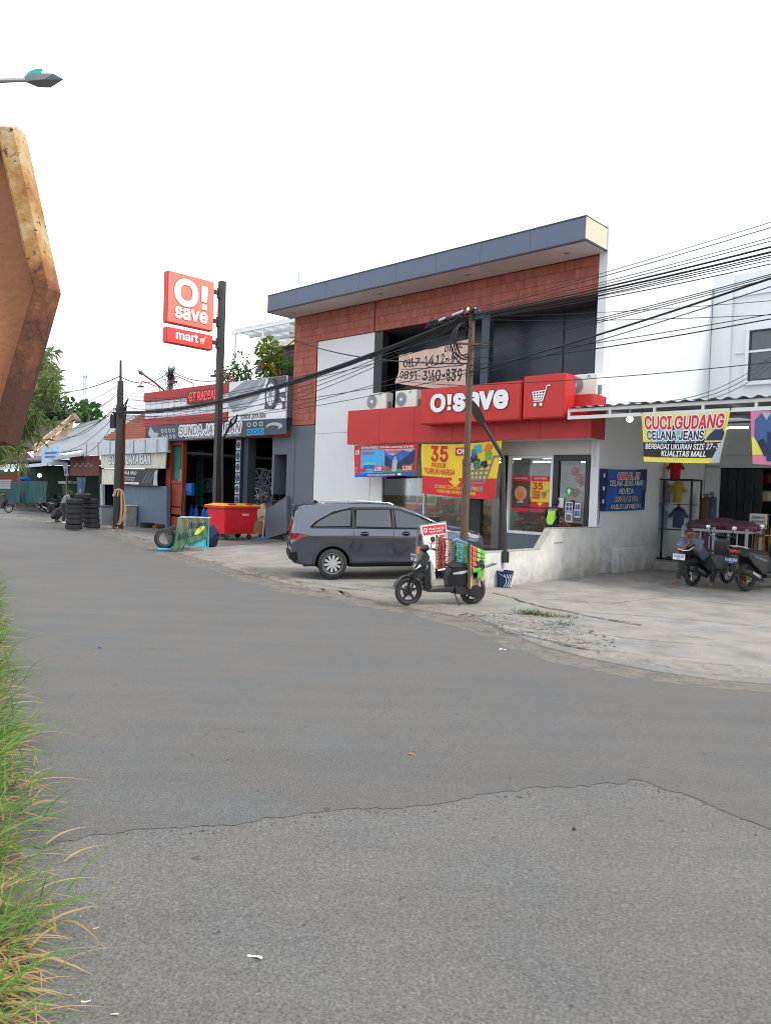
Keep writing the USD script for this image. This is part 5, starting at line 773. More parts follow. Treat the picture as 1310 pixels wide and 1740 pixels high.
# ================================================================== the grey car
def lerp(x, tab): a = np.array(tab, float); return np.interp(x, a[:, 0], a[:, 1])
TOP = [(0, .98), (.03, 1.12), (.07, 1.32), (.12, 1.54), (.17, 1.63), (.30, 1.665), (.6, 1.685), (1.1, 1.695), (1.7, 1.70), (2.1, 1.69), (2.35, 1.665), (2.6, 1.61), (2.85, 1.53), (3.1, 1.42), (3.35, 1.30), (3.6, 1.18), (3.68, 1.16), (3.85, 1.135), (4.1, 1.095), (4.3, 1.06), (4.42, 1.02), (4.5, .95), (4.55, .84)]
BOT = [(0, .42), (.08, .34), (.4, .27), (1.5, .24), (3.2, .24), (4.2, .25), (4.45, .30), (4.55, .40)]
HW = [(0, .70), (.05, .78), (.2, .835), (.6, .862), (1.5, .87), (3.2, .87), (3.8, .865), (4.15, .85), (4.35, .80), (4.48, .73), (4.55, .62)]
BELT = [(0, .96), (.3, 1.11), (1.0, 1.10), (2.0, 1.075), (3.0, 1.055), (3.4, 1.06), (4.1, 1.01), (4.4, .93), (4.55, .72)]
def ring_at(x):
    zt, zb, w, b = lerp(x, TOP), lerp(x, BOT), lerp(x, HW), lerp(x, BELT); b = min(b, zt - .05); gh = np.clip((zt - b - .12) / .3, 0, 1)
    yr = w * (1 - gh) * .86 + gh * (w - .235 * np.clip((zt - b) / .68, 0, 1) - .02)
    return np.array([(0, zb), (w * .84, zb), (w * .95, zb + .06), (w * .975, zb + (b - zb) * .30), (w * .972, zb + (b - zb) * .60), (w, b - .165), (w * .968, b - .10), (w * .955, b), (w * .955 + (yr - w * .955) * .5, b + (zt - .07 - b) * .5 + .006), (yr, zt - .065), (yr - .05, zt - .022), (yr * .55, zt), (0, zt + .008)])
def side_y(x, z):
    r = ring_at(x)[1:10]; return np.interp(z, r[:, 1], r[:, 0])
NR = 13
XS = np.unique(np.concatenate([np.linspace(0, .3, 9), np.linspace(.3, 4.3, 70), np.linspace(4.3, 4.55, 8)]))
RV, m_ = [], 24
for x in XS:
    r = ring_at(x); full = [(y, z) for y, z in r] + [(-y, z) for y, z in r[-2:0:-1]]; RV += [(x, y, z) for y, z in full]
Fc = []
for i in range(len(XS) - 1):
    for j in range(m_): a, b = i * m_ + j, i * m_ + (j + 1) % m_; Fc += [(a, b + m_, b), (a, a + m_, b + m_)]
e = (len(XS) - 1) * m_; RV = RV + [(0, 0, .7), (4.552, 0, .55)]; n_ = len(RV)
Fc += [(n_ - 2, j, (j + 1) % m_) for j in range(m_)] + [(n_ - 1, e + (j + 1) % m_, e + j) for j in range(m_)]
tm = trimesh.Trimesh(np.array(RV), np.array(Fc), process=True)
if tm.volume < 0: tm.invert()
body = manifold3d.Manifold(manifold3d.Mesh(np.asarray(tm.vertices, np.float32), np.asarray(tm.faces, np.uint32)))
WX, WR = (.93, 3.68), .325
for x in WX: body = body - manifold3d.Manifold.cylinder(3, .392, .392, 40).rotate([90, 0, 0]).translate([x, 1.5, .335]) 
keep_mid = manifold3d.Manifold.cube([4.2, 1.1, .7], False).translate([.2, -.55, .24])
M['car_paint'] = mat('car_paint_grey', K(100, 105, 116), .2, .02, 1, metal=.88, coat=1.0); M['tint'] = M['dark_glass']; M['trim_black'] = mat('trim_black', (.006, .006, .007), .6, spec=.2)
car = thing('car', 'dark grey people carrier parked in front of the store', 'car', (*(gnd(497, 975, .05)[:2] - np.array([.05, .30])), .06), 10.5, sc=1.05, ry=-1.6)
# stands so that its rear right wheel meets the ground at the kerbside
part(car, 'body', body, M['car_paint'], smooth=16); part(car, 'underbody', bx(.3, 4.2, -.6, .6, .25, .7), M['trim_black'])
def on_side(P, off, sgn=-1, th=.004, size=.12):
    v, f = trimesh.creation.triangulate_polygon(P, engine='earcut'); v, f = trimesh.remesh.subdivide_to_size(np.hstack([v, np.zeros((len(v), 1))]), f, size, max_iter=10)
    y = np.array([side_y(x, z) for x, z in v[:, :2]]) + off; V = np.c_[v[:, 0], sgn * y, v[:, 1]]
    if np.cross(V[f[0, 1]] - V[f[0, 0]], V[f[0, 2]] - V[f[0, 0]])[1] * sgn < 0: f = f[:, ::-1]
    return V, f
GL = dict(quarter_window=[(.50, 1.175), (.62, 1.28), (.9, 1.43), (1.18, 1.515), (1.36, 1.54), (1.33, 1.18)], rear_window=[(1.46, 1.17), (1.49, 1.535), (2.26, 1.545), (2.28, 1.15)], front_window=[(2.40, 1.145), (2.37, 1.545), (2.55, 1.52), (2.85, 1.41), (3.15, 1.27), (3.32, 1.175), (3.32, 1.13)])
for s_ in (-1, 1):
    part(car, 'window_surround', on_side(Polygon([(.40, 1.15), (.56, 1.29), (.95, 1.50), (1.4, 1.60), (2.25, 1.605), (2.5, 1.57), (2.85, 1.45), (3.25, 1.285), (3.48, 1.165), (3.42, 1.10), (2.3, 1.115), (1.4, 1.14)]), .004, s_), M['trim_black'])
    for nm, P in GL.items(): part(car, nm, on_side(Polygon(P), .008, s_), M['tint'])
    part(car, 'rain_guard', on_side(Polygon([(1.44, 1.545), (1.44, 1.60), (2.25, 1.61), (2.5, 1.575), (2.88, 1.435), (2.84, 1.405), (2.5, 1.535), (2.25, 1.56)]), .022, s_), M['plastic_black'])
    pill = lambda x: Polygon([(x - .035, 1.14), (x + .035, 1.14), (x + .03, 1.58), (x - .03, 1.58)])
    for x in (1.41, 2.33): part(car, 'pillar_trim', on_side(pill(x), .010, s_), M['plastic_black'])
    for P in ([(1.40, .36), (1.40, 1.12), (1.408, 1.12), (1.408, .36)], [(2.335, .36), (2.335, 1.10), (2.343, 1.10), (2.343, .36)], [(3.34, .62), (3.30, 1.09), (3.308, 1.09), (3.348, .62)], [(1.405, .36), (3.3, .36), (3.3, .367), (1.405, .367)], [(1.30, .62), (1.38, .80), (1.40, .95), (1.408, .95), (1.388, .80), (1.308, .62)]): part(car, 'door_seam', on_side(Polygon(P), .002, s_, size=.3), M['trim_black'])
    part(car, 'chrome_strip', on_side(Polygon([(.45, 1.135), (1.4, 1.123), (3.3, 1.09), (3.3, 1.10), (1.4, 1.134), (.45, 1.146)]), .012, s_), M['trim_black']); part(car, 'waist_line', on_side(Polygon([(.36, .965), (1.4, .965), (3.3, .925), (3.3, .885), (1.4, .93), (.36, .94)]), .003, s_), M['plastic_black'])
    part(car, 'sill', on_side(Polygon([(1.30, .25), (3.28, .25), (3.28, .345), (1.30, .345)]), .012, s_), M['trim_black'])
    for x in WX:
        ang = np.linspace(-.12, math.pi + .12, 22); P = Polygon([(x + .455 * math.cos(a), .335 + .455 * math.sin(a)) for a in ang] + [(x + .394 * math.cos(a), .335 + .394 * math.sin(a)) for a in ang[::-1]]); part(car, 'arch_trim', on_side(P, .010, s_, size=.06), M['car_trim'] if 'car_trim' in M else mat('arch_trim_%d_%d' % (x * 10, s_ + 1), K(58, 60, 66), .55))
    for x in (1.56, 2.52): hd = part(car, 'handle', [rb(x, x + .2, s_ * (side_y(x + .1, 1.0) + .012), s_ * (side_y(x + .1, 1.0) + .042), .99, 1.02, .01)], M['car_paint']); part(hd, 'handle_cup', on_side(affinity.scale(Point(x + .1, 1.0).buffer(.1), 1, .5), .003, s_, size=.05), M['trim_black'])
    part(car, 'tail_light', [on_side(Polygon([(.02, 1.0), (.03, .88), (.14, .86), (.32, .93), (.42, .985), (.10, 1.03)]), .010, s_, size=.04), hull([(-.015, s_ * .55, .90), (-.015, s_ * .55, 1.02), (.03, s_ * .74, .87), (.03, s_ * .75, 1.03), (-.005, s_ * .70, .88), (-.005, s_ * .70, 1.03)])], M['tail_red'] if 'tail_red' in M else mat('tail_light_%d' % (s_ + 1), K(130, 20, 24), .15, coat=.5))
    part(car, 'headlight', on_side(Polygon([(4.06, .93), (4.14, .98), (4.36, .955), (4.44, .90), (4.3, .875)]), .010, s_, size=.04), M['steel']); part(car, 'fog_lamp', on_side(Polygon([(4.30, .42), (4.40, .42), (4.40, .54), (4.30, .54)]), .008, s_, size=.04), M['trim_black'])
    mr = part(car, 'mirror', hull([(3.12, s_ * .90, 1.05), (3.12, s_ * 1.10, 1.06), (3.12, s_ * 1.10, 1.19), (3.12, s_ * .92, 1.19), (3.26, s_ * .92, 1.08), (3.24, s_ * 1.07, 1.09), (3.24, s_ * 1.06, 1.16), (3.26, s_ * .93, 1.16)]), M['plastic_black'], smooth=40)
    part(car, 'roof_rail', tube([(.7, s_ * .555, 1.655), (.78, s_ * .56, 1.705), (1.5, s_ * .565, 1.73), (2.25, s_ * .56, 1.70), (2.36, s_ * .555, 1.655)], .016, 6), M['steel'])
    for x in WX:
        wt = part(car, 'wheel', tf(TY, (x, s_ * .765, .335), 0, 90, 0, .97), M['tyre'], smooth=40)
        sp = []
        for k in range(10):
            a = 2 * math.pi * k / 10 + .16; c_, sn = math.cos(a), math.sin(a); rotp = lambda r_, o, y: (c_ * r_ - sn * o, y, sn * r_ + c_ * o); sp.append(hull([rotp(r_, o, y) for r_, o in ((.04, .02), (.04, -.02), (.205, .036), (.205, -.030)) for y in (-.085, -.068)]))
        part(wt, 'rim', [tf(J([lathe([(.215, -.095), (.228, -.1), (.228, .09), (.20, .08), (.20, -.08), (.215, -.095)], 32, 'y')]), (x, s_ * .765, .335), 0 if s_ < 0 else 180), tf(J(sp + [lathe([(0, -.09), (.045, -.088), (.05, -.07), (0, -.07)], 16, 'y')]), (x, s_ * .765, .335), 0 if s_ < 0 else 180)], M['alloy'] if 'alloy' in M else mat('alloy_%d_%d' % (x * 10, s_ + 1), K(186, 188, 192), .25, .04, 3, metal=.9))
        part(wt, 'brake_drum', tf(lathe([(0, -.02), (.2, -.02), (.2, .02), (0, .02)], 24, 'y'), (x, s_ * .765, .335)), M['trim_black'])
def on_top(P, off, size=.12):
    v, f = trimesh.creation.triangulate_polygon(P, engine='earcut'); v, f = trimesh.remesh.subdivide_to_size(np.hstack([v, np.zeros((len(v), 1))]), f, size, max_iter=10); z = []
    for x, y in v[:, :2]: r = ring_at(x)[7:]; o = np.argsort(r[:, 0]); z.append(np.interp(abs(y), r[o, 0], r[o, 1]))
    if np.cross(v[f[0, 1]] - v[f[0, 0]], v[f[0, 2]] - v[f[0, 0]])[2] < 0: f = f[:, ::-1]
    return np.c_[v[:, :2], np.array(z) + off], f
part(car, 'windscreen', on_top(Polygon([(2.48, -.54), (2.48, .54), (3.1, .63), (3.58, .70), (3.6, 0), (3.58, -.70), (3.1, -.63)]), .012, .07), M['tint']); part(car, 'black_roof', on_top(Polygon([(.35, -.50), (.35, .50), (2.44, .52), (2.44, -.52)]), .006, .1), M['roof_gloss'] if 'roof_gloss' in M else mat('car_roof_gloss', (.02, .018, .02), .1, coat=1.0)); part(car, 'bonnet_seam', on_top(Polygon([(3.68, -.66), (3.68, .66), (3.695, .66), (3.695, -.66)]), .003), M['trim_black'])
part(car, 'rear_window', hull([(.045, -.52, 1.20), (.045, .52, 1.20), (.115, -.50, 1.50), (.115, .50, 1.50), (.10, 0, 1.3), (.03, 0, 1.20), (.10, 0, 1.5)]), M['tint']); part(car, 'spoiler', hull([(-.02, -.52, 1.60), (-.02, .52, 1.60), (.32, -.53, 1.645), (.32, .53, 1.645), (.0, -.52, 1.62), (.0, .52, 1.62), (.3, -.53, 1.675), (.3, .53, 1.675)]), M['car_paint'], smooth=40)
part(car, 'rear_bumper', [hull([(-.03, y, z) for y in (-.66, .66) for z in (.44, .58)] + [(.10, y, z) for y in (-.85, .85) for z in (.36, .60)])], M['trim_black']); part(car, 'aerial', hull([(.55, -.02, 1.67), (.55, .02, 1.67), (.75, 0, 1.68), (.58, 0, 1.76)]), M['trim_black']); part(car, 'front_grille', [hull([(4.50, -.42, .44), (4.50, .42, .44), (4.52, -.42, .72), (4.52, .42, .72), (4.56, -.38, .5), (4.56, .38, .5), (4.56, -.38, .68), (4.56, .38, .68)])], M['trim_black'])
part(car, 'wiper', tube([(3.6, .1, 1.20), (3.45, .0, 1.28), (3.5, -.45, 1.24)], .01, 5), M['trim_black']); part(car, 'number_plate', rb(-.04, -.02, -.23, .23, .66, .78, .005), M['print_black'])

# ================================================================== scooters
def wheel_parts(t, x, R, mt_rim, n, name, w=.045):
    wt = part(t, name, tf(ring(R - w, w, 32, 8, flat=.95), (x, 0, R)), M['tyre'], smooth=True)
    sp = [ring(R - .085, .017, 28, 6)]
    for k in range(n):
        a = 2 * math.pi * k / n + .3; c_, s_ = math.cos(a), math.sin(a); sp.append(hull([(c_ * r_ - s_ * o, y, s_ * r_ + c_ * o) for r_, o in ((.03, .026), (.03, -.026), (R - .09, .014), (R - .09, -.014)) for y in (-.014, .014)]))
    part(wt, 'rim', [tf(J(sp + [lathe([(0, -.05), (.045, -.05), (.05, -.03), (.05, .03), (.045, .05), (0, .05)], 16, 'y')]), (x, 0, R))], mt_rim); part(wt, 'brake_disc', tf(lathe([(.05, -.055), (.1, -.055), (.1, -.05), (.05, -.05)], 24, 'y'), (x, 0, R)), M['steel'])
def scooter(t, paint, rim, accent, nsp=5, seat=None, big=1.0, tail=True, gold=False):
    R = .262 * big; wheel_parts(t, 0, R, rim, nsp, 'rear_wheel', .05 * big); wheel_parts(t, 1.27, R, rim, nsp, 'front_wheel', .043 * big)
    sym = lambda pts: [(x, s * y, z) for x, y, z in pts for s in (1, -1)]
    part(t, 'front_mudguard', [hull(sym([(1.27 + (R + .03) * math.cos(a), .06, R + (R + .03) * math.sin(a)), (1.27 + (R + .045) * math.cos(a), .02, R + (R + .045) * math.sin(a)), (1.27 + (R + .03) * math.cos(b), .06, R + (R + .03) * math.sin(b)), (1.27 + (R + .045) * math.cos(b), .02, R + (R + .045) * math.sin(b))])) for a, b in zip(np.linspace(.25, 2.5, 8), np.linspace(.25, 2.5, 8)[1:])] + [hull(sym([(1.20, .075, .56), (1.12, .085, .62), (1.30, .05, .56), (1.22, .07, .5)]))], paint, smooth=50)
    part(t, 'fork', [rod((1.27, s * .075, R), (1.12, s * .075, .66), .022) for s in (1, -1)], M['plastic_black'])
    part(t, 'front_shield', [hull(sym([(1.17, .10, .62), (1.20, .08, .70), (1.05, .17, .60), (1.02, .19, .74), (1.06, .12, .92), (1.00, .10, 1.0), (.94, .14, .9), (.98, .16, .60)])), hull(sym([(1.05, .165, .62), (.98, .15, .60), (1.02, .155, .36), (.93, .15, .30), (.88, .15, .33), (.95, .16, .62)]))], paint, smooth=40)
    part(t, 'headlight', [hull([(1.205, s * .01, .70), (1.18, s * .10, .665), (1.10, s * .155, .73), (1.12, s * .12, .76), (1.18, s * .05, .745), (1.20, s * .03, .66)]) for s in (1, -1)], M['chrome'])
    part(t, 'handlebar_cover', hull(sym([(1.10, .05, 1.02), (1.06, .13, 1.03), (.98, .15, 1.06), (.92, .12, 1.04), (.95, .06, 1.10), (1.06, .06, 1.09), (1.0, .1, .98)])), paint, smooth=40); part(t, 'handlebar', tube([(.90, .36, 1.03), (.95, .2, 1.05), (.98, 0, 1.04), (.95, -.2, 1.05), (.90, -.36, 1.03)], .014, 8), M['steel'])
    for s in (1, -1):
        part(t, 'grip', rod((.90, s * .36, 1.03), (.935, s * .24, 1.045), .02), M['rubber']); part(t, 'brake_lever', tube([(.96, s * .22, 1.05), (1.0, s * .27, 1.04), (.97, s * .36, 1.03)], .008, 5), M['steel'])
        mr = part(t, 'mirror', [hull([(.96 + dx, s * .30 + dy, 1.21 + dz) for dx in (-.012, .02) for dy, dz in ((-.07, .0), (-.05, .05), (.03, .06), (.07, .03), (.06, -.03), (-.02, -.045))]), tube([(.95, s * .2, 1.06), (.965, s * .25, 1.12), (.965, s * .29, 1.19)], .008, 5)], M['plastic_black']); part(mr, 'mirror_glass', hull([(.946, s * .30 + dy, 1.21 + dz) for dy, dz in ((-.06, .0), (-.045, .042), (.03, .05), (.06, .025), (.05, -.025), (-.02, -.038))] + [(.944, s * .3, 1.21)]), M['chrome'])
    part(t, 'floorboard', [hull(sym([(.95, .16, .30), (.95, .16, .26), (.52, .15, .27), (.52, .15, .31), (.40, .14, .36), (.45, .13, .25)]))], M['print_grey'] if accent is None else M['plastic_black'])
    part(t, 'body', [hull(sym([(.52, .11, .30), (.56, .09, .50), (.50, .13, .68), (.10, .15, .70), (-.16, .13, .76), (-.18, .10, .70), (.0, .15, .52), (.30, .15, .34)])), *([hull(sym([(-.18, .13, .76), (-.46, .07, .80), (-.46, .06, .74), (-.20, .12, .66)]))] if tail else [])], paint, smooth=40)
    part(t, 'seat', hull(sym([(.55, .09, .74), (.50, .13, .70), (.15, .15, .71), (.10, .13, .78), (-.15, .14, .79), *([(-.35, .09, .84), (-.38, .08, .79)] if tail else []), (.4, .11, .775), (-.12, .11, .835)])), seat or M['rubber'], smooth=40)
    [part(t, 'stripe', m_s, accent or M['silver']) for m_s in [hull([(.48, s * .134, .60), (.30, s * .155, .62), (-.05, s * .158, .70), (-.05, s * .158, .68), (.3, s * .156, .58), (.46, s * .138, .575)]) for s in (1, -1)] + [hull([(1.06, s * .166, .66), (1.0, s * .186, .76), (.985, s * .188, .72), (1.04, s * .172, .63)]) for s in (1, -1)]]
    part(t, 'engine', [hull([(.02, .08, .18), (.02, .17, .18), (.0, .08, .33), (.0, .17, .33), (.40, .09, .22), (.40, .16, .22), (.42, .1, .36), (.42, .15, .36), (-.07, .1, .26), (-.07, .15, .26)]), hull(sym([(.45, .08, .22), (.5, .08, .34), (.3, .1, .36), (.25, .1, .2)])), tf(lathe([(0, -.05), (.11, -.05), (.12, -.03), (.12, .03), (0, .03)], 20, 'y'), (.02, .15, .26))], M['plastic_black'], smooth=40)
    part(t, 'exhaust', [tube([(.38, -.10, .22), (.25, -.16, .20), (.10, -.18, .24)], .022, 8), tube([(.12, -.18, .25), (.05, -.185, .29), (-.28, -.185, .40), (-.32, -.185, .41)], [.04, .062, .066, .04], 12)], M['plastic_black'], smooth=40); part(t, 'heat_guard', hull([(.05, -.25, .27), (-.2, -.255, .37), (-.2, -.25, .42), (.05, -.245, .33), (-.05, -.24, .36)]), M['steel'])
    part(t, 'shock_absorber', [tube([(-.02, s * .13, .30), (-.13, s * .13, .66)], .024, 8) for s in (1,)], M['gold'] if gold else M['steel'])
    if tail: part(t, 'tail_light', hull(sym([(-.47, .07, .80), (-.48, .03, .77), (-.40, .105, .80), (-.38, .10, .76), (-.46, .06, .745)])), M['brake_red'] if 'brake_red' in M else mat('brake_%s' % t[-5:].replace('/', '_'), K(190, 20, 24), .15, coat=.4))
    if tail: part(t, 'rear_mudguard', hull(sym([(-.42 if tail else -.26, .05, .72), (-.46, .05, .55), (-.44, .06, .40), (-.40, .06, .40), (-.34, .05, .66)])), M['plastic_black']); tail and part(t, 'grab_rail', tube([(-.18, .12, .83), (-.40, .1, .87), (-.46, 0, .87), (-.40, -.1, .87), (-.18, -.12, .83)], .013, 6), M['silver'])
    part(t, 'kickstand', [tube([(.42, .10, .24), (.38, .18, .10), (.36, .24, .0)], .012, 6)], M['plastic_black'])
def plate(t, x, z, mt, text, ink, tilt=12, front=False):
    p = part(t, 'number_plate', tf(rb(-.14, .14, -.004, .004, -.06, .06, .003), (x, 0, z), 90 if not front else -90, 0, 0), mt); B_ = ((0, -1, 0), (0, 0, 1), (-1, 0, 0)) if not front else ((0, 1, 0), (0, 0, 1), (1, 0, 0)); g = tx(text, 0, 0, .05, .23, .02); part(p, 'plate_lettering', ext(g, .003, B_, (x - .0045 if not front else x + .0045, .115 if not front else -.115, z - .01)), ink)
    g = tx('04 29', 0, 0, .022, .07); part(p, 'plate_lettering', ext(g, .003, B_, (x - .0045 if not front else x + .0045, .04 if not front else -.04, z - .045)), ink)
M['gold'] = mat('gold_alloy', K(176, 138, 70), .3, .05, 3, metal=.9); M['brake_red'] = mat('brake_light', K(190, 20, 24), .15, coat=.4); M['black_gloss'] = mat('scooter_black', (.008, .008, .010), .32, .08, 2, coat=.12)
a, b = gnd(690, 1033, .03), gnd(797, 1027, .03)
a[:2] = (.47, 14.05); b[:2] = (1.76, 14.50)
rzs = math.degrees(math.atan2(a[1] - b[1], a[0] - b[0]))
sc1 = thing('scooter', 'black scooter carrying a rack of snack sachets, parked at the road edge', 'motor scooter', (b[0], b[1], .03), rzs, sc=1.06); scooter(sc1, M['black_gloss'], M['plastic_black'], M['silver'], tail=False); plate(sc1, 1.19, .87, M['silver'], 'B 6721 FKT', M['print_black'], front=True); part(sc1, 'red_tag', rb(1.10, 1.12, -.06, .06, .93, 1.06, .005), M['orange'])
part(sc1, 'leg_panel', hull([(.93, .12, .40), (.93, -.12, .40), (.90, .10, .80), (.90, -.10, .80), (.95, .1, .8), (.97, .1, .45), (.97, -.1, .45), (.95, -.1, .8)]), M['plastic_black'])
solo('carrier_bag', [tf(hull([(.86, .08, .45), (.80, .12, .50), (.84, .10, .72), (.90, .06, .86), (.78, .04, .52), (.80, .02, .70), (.88, -.02, .5)]), (b[0], b[1], .03), rzs, sc=1.06)], M['paper'], 'pale plastic bag hanging behind the front shield of the snack scooter', 'bag')
def rq(x, y, Y): return at(x, y, Y)
cn_t, cn_b, fa_t, fa_b, ri_t, ri_b = at(797, 925, 14.25), at(797, 1001, 14.25), at(742, 911, 14.95), at(742, 968, 14.95), at(823, 936, 14.60), at(821, 996, 14.60)
rk = thing('snack_rack', 'wooden vendor rack with hanging rows of coloured sachets on the scooter', 'vendor rack')
def slab(p, q, r_, s_, th): n = np.cross(q - p, r_ - p); n /= np.linalg.norm(n); return hull([v + n * k for v in (p, q, r_, s_) for k in (-th / 2, th / 2)])
part(rk, 'side_board', slab(cn_t, fa_t, cn_b * .42 + cn_t * .58, fa_b, .025), M['wood']); part(rk, 'end_board', slab(cn_t, ri_t, cn_b, ri_b, .025), M['tan']); part(rk, 'box', hull([cn_b, cn_b * .45 + cn_t * .55, ri_b, at(778, 999, 14.5), at(778, 968, 14.5), at(815, 970, 14.95), at(815, 996, 14.95), ri_b + [0, 0, .35]]), M['wood']); part(rk, 'post', bar(cn_t + [0, 0, .02], cn_b, .045, .045), M['brown']); part(rk, 'post', bar(fa_t + [0, 0, .02], fa_b - [0, 0, .05], .04, .04), M['brown']); part(rk, 'batten', bar(fa_t * .35 + fa_b * .65, cn_t * .55 + cn_b * .45, .03, .05), M['wood'])
part(rk, 'shelf_flap', slab(ri_t * .5 + ri_b * .5, at(838, 957, 14.8), ri_t * .5 + ri_b * .5 + [.05, .35, .0], at(845, 958, 15.2), .02), M['print_grey'])
r = random.Random(8)
nv = np.cross(fa_t - cn_t, cn_b - cn_t); nv /= np.linalg.norm(nv); nv = nv if nv[1] < 0 else -nv
for k, cc in enumerate(('tan', 'maroon', 'print_red', 'cream', 'brown', 'denim', 'leaf_green', 'sky_blue', 'green')):
    f0 = 1 - (k + .12) / 9; f1 = 1 - (k + .92) / 9; ms = []
    for j in range(10):
        z0_, z1_ = j / 10.4 + .03, (j + .88) / 10.4 + .03; low = cn_b * .42 + cn_t * .58; pt = lambda f, g_: (cn_t * (1 - f) + fa_t * f) * (1 - g_) + (low * (1 - f) + fa_b * f) * g_
        off = nv * r.uniform(.03, .06); ms.append(slab(pt(f0, z0_) + off, pt(f1, z0_) + off + nv * r.uniform(-.01, .015), pt(f0, z1_) + off + nv * .01, pt(f1, z1_) + off, .014))
    part(rk, 'sachet_strip', ms, mat('sachet_%d' % k, K(*((180, 150, 120), (140, 40, 36), (190, 50, 40), (220, 214, 200), (150, 120, 90), (70, 80, 120), (80, 180, 80), (110, 160, 220), (60, 150, 70))[k]), .3, .5, 30, coat=.3), kind='stuff')
nv2 = np.cross(ri_t - cn_t, cn_b - cn_t); nv2 /= np.linalg.norm(nv2); nv2 = nv2 if nv2[1] < 0 else -nv2
for k in range(3):
    ms = [[], []]
    for j in range(5):
        f0, f1, g0, g1 = .12 + k * .3, .36 + k * .3, j * .12 + .02, j * .12 + .11; pt = lambda f, g_: (cn_t * (1 - f) + ri_t * f) * (1 - g_) + (cn_b * (1 - f) + ri_b * f) * g_
        off = nv2 * .03; ms[j > 3].append(slab(pt(f0, g0) + off, pt(f1, g0) + off, pt(f0, g1) + off * 1.5, pt(f1, g1) + off * 1.5, .012))
    part(rk, 'sachet_strip', ms[0] + ms[1], mat('sachet_e%d' % k, K(*((220, 90, 60), (150, 200, 110), (90, 190, 70))[k]), .3, .5, 30, coat=.3), kind='stuff')
part(rk, 'sachet_strip', [slab(at(803, 967, 14.2), at(820, 964, 14.45), at(805, 973, 14.2), at(819, 972, 14.45), .02), slab(at(812, 971, 14.25), at(820, 970, 14.4), at(812, 983, 14.25), at(820, 981, 14.4), .02)], M['leaf_green'])
solo('bottle_bag', [hull(np.random.default_rng(3).normal(0, 1, (30, 3)) * [.09, .09, .06] + at(778, 924, 14.9))], M['sky_blue'], 'light blue bundle on top of the vendor rack', 'bundle')
# folding pavement sign behind the scooter
ab = thing('pavement_sign', 'white folding pavement sign with red header behind the snack scooter', 'sign')
tl, tr, bl, br = at(715, 893, 16.0), at(757, 888, 16.15), at(731, 972, 15.85), at(765, 967, 16.0)
B = Sheet(tl, tr, bl, br, .55, 1.0, .0, 61); part(ab, 'panel', B.base(4, 4), M['paper']); B.put(ab, 'header', sbox(.02, .78, .53, .97), M['print_red'], 1); B.put(ab, 'lettering', unary_union([tx('O!', .04, .84, .09, .08, .04), tx('PROMO HARI INI', .16, .88, .035, .34, .02), tx('HARGA HEBAT', .16, .82, .035, .3, .02), ]), M['sign_white'], 2); B.put(ab, 'mark', unary_union([rr(.38, .70, .5, .75), rr(.02, .02, .14, .06)]), M['print_red'], 2); B.put(ab, 'lettering', unary_union([tx('Produk', .16, .66, .045, .2), tx('Segar', .1, .58, .05, .2)]), M['print_red'], 2)
part(ab, 'frame', [bar(at(711, 894, 16.0), at(758, 887, 16.17), .03, .05), bar(at(711, 894, 16.05), at(705, 955, 16.3), .04, .03), bar(at(714, 895, 16.0), at(736, 1000, 15.75), .035, .03), bar(at(757, 889, 16.15), at(768, 998, 15.9), .035, .03)], M['steel'])
# paint bucket by the wall
p = gnd(857, 999, .04); t = thing('paint_bucket', 'blue paint bucket with white swirls at the foot of the low wall', 'bucket', p, 20); part(t, 'pail', lathe([(0, 0), (.15, 0), (.185, .36), (.2, .37), (.2, .40), (.185, .4), (.175, .36), (.14, .02), (0, .02)], 28), M['deep_blue'], smooth=35)
sw_ = []
for k in range(6):
    P = [((.153 + .034 * q_ / .3) * math.cos(a), (.153 + .034 * q_ / .3) * math.sin(a), .03 + q_) for q_, a in zip(np.linspace(0, .3, 12), -2.2 + k * .33 + .35 * np.sin(np.linspace(0, 3.1, 12)))]; sw_.append(tube(P, .007, 5))
part(t, 'swirl', sw_, M['sign_white']); part(t, 'handle', tube([(.2 * math.cos(a), .2 * math.sin(a), .36 - .1 * math.sin(a_)) for a, a_ in zip(np.linspace(-2.9, -.3, 12), np.linspace(0, 3.14, 12))], .006, 5), M['steel'])
# two scooters before the clothes shop, seen from behind
def scooter_at(px, py, hd, lb, **k):
    p = gnd(px, py, .05); return thing('scooter', lb, 'motor scooter', (p[0], p[1], .05), hd, **k)
sc2 = scooter_at(1176, 996, 34, 'black scooter with white number plate, the seated man leaning on it', sc=1.22); scooter(sc2, M['black_gloss'], M['steel'], M['silver'], 3); plate(sc2, -.50, .62, M['sign_white'], 'B 6254 KZE', M['blue'])
sc3 = scooter_at(1267, 1005, 32, 'big black scooter with gold wheels and dark number plate', sc=1.28); scooter(sc3, M['black_gloss'], M['gold'], M['print_grey'], 7, big=1.06, gold=True); plate(sc3, -.50, .60, M['deep_blue'], 'B 4363 KSA', M['sign_white']); part(sc3, 'windscreen', hull([(1.08, -.13, 1.02), (1.08, .13, 1.02), (1.0, -.10, 1.30), (1.0, .10, 1.30), (1.07, 0, 1.12)]), M['dark_glass'])
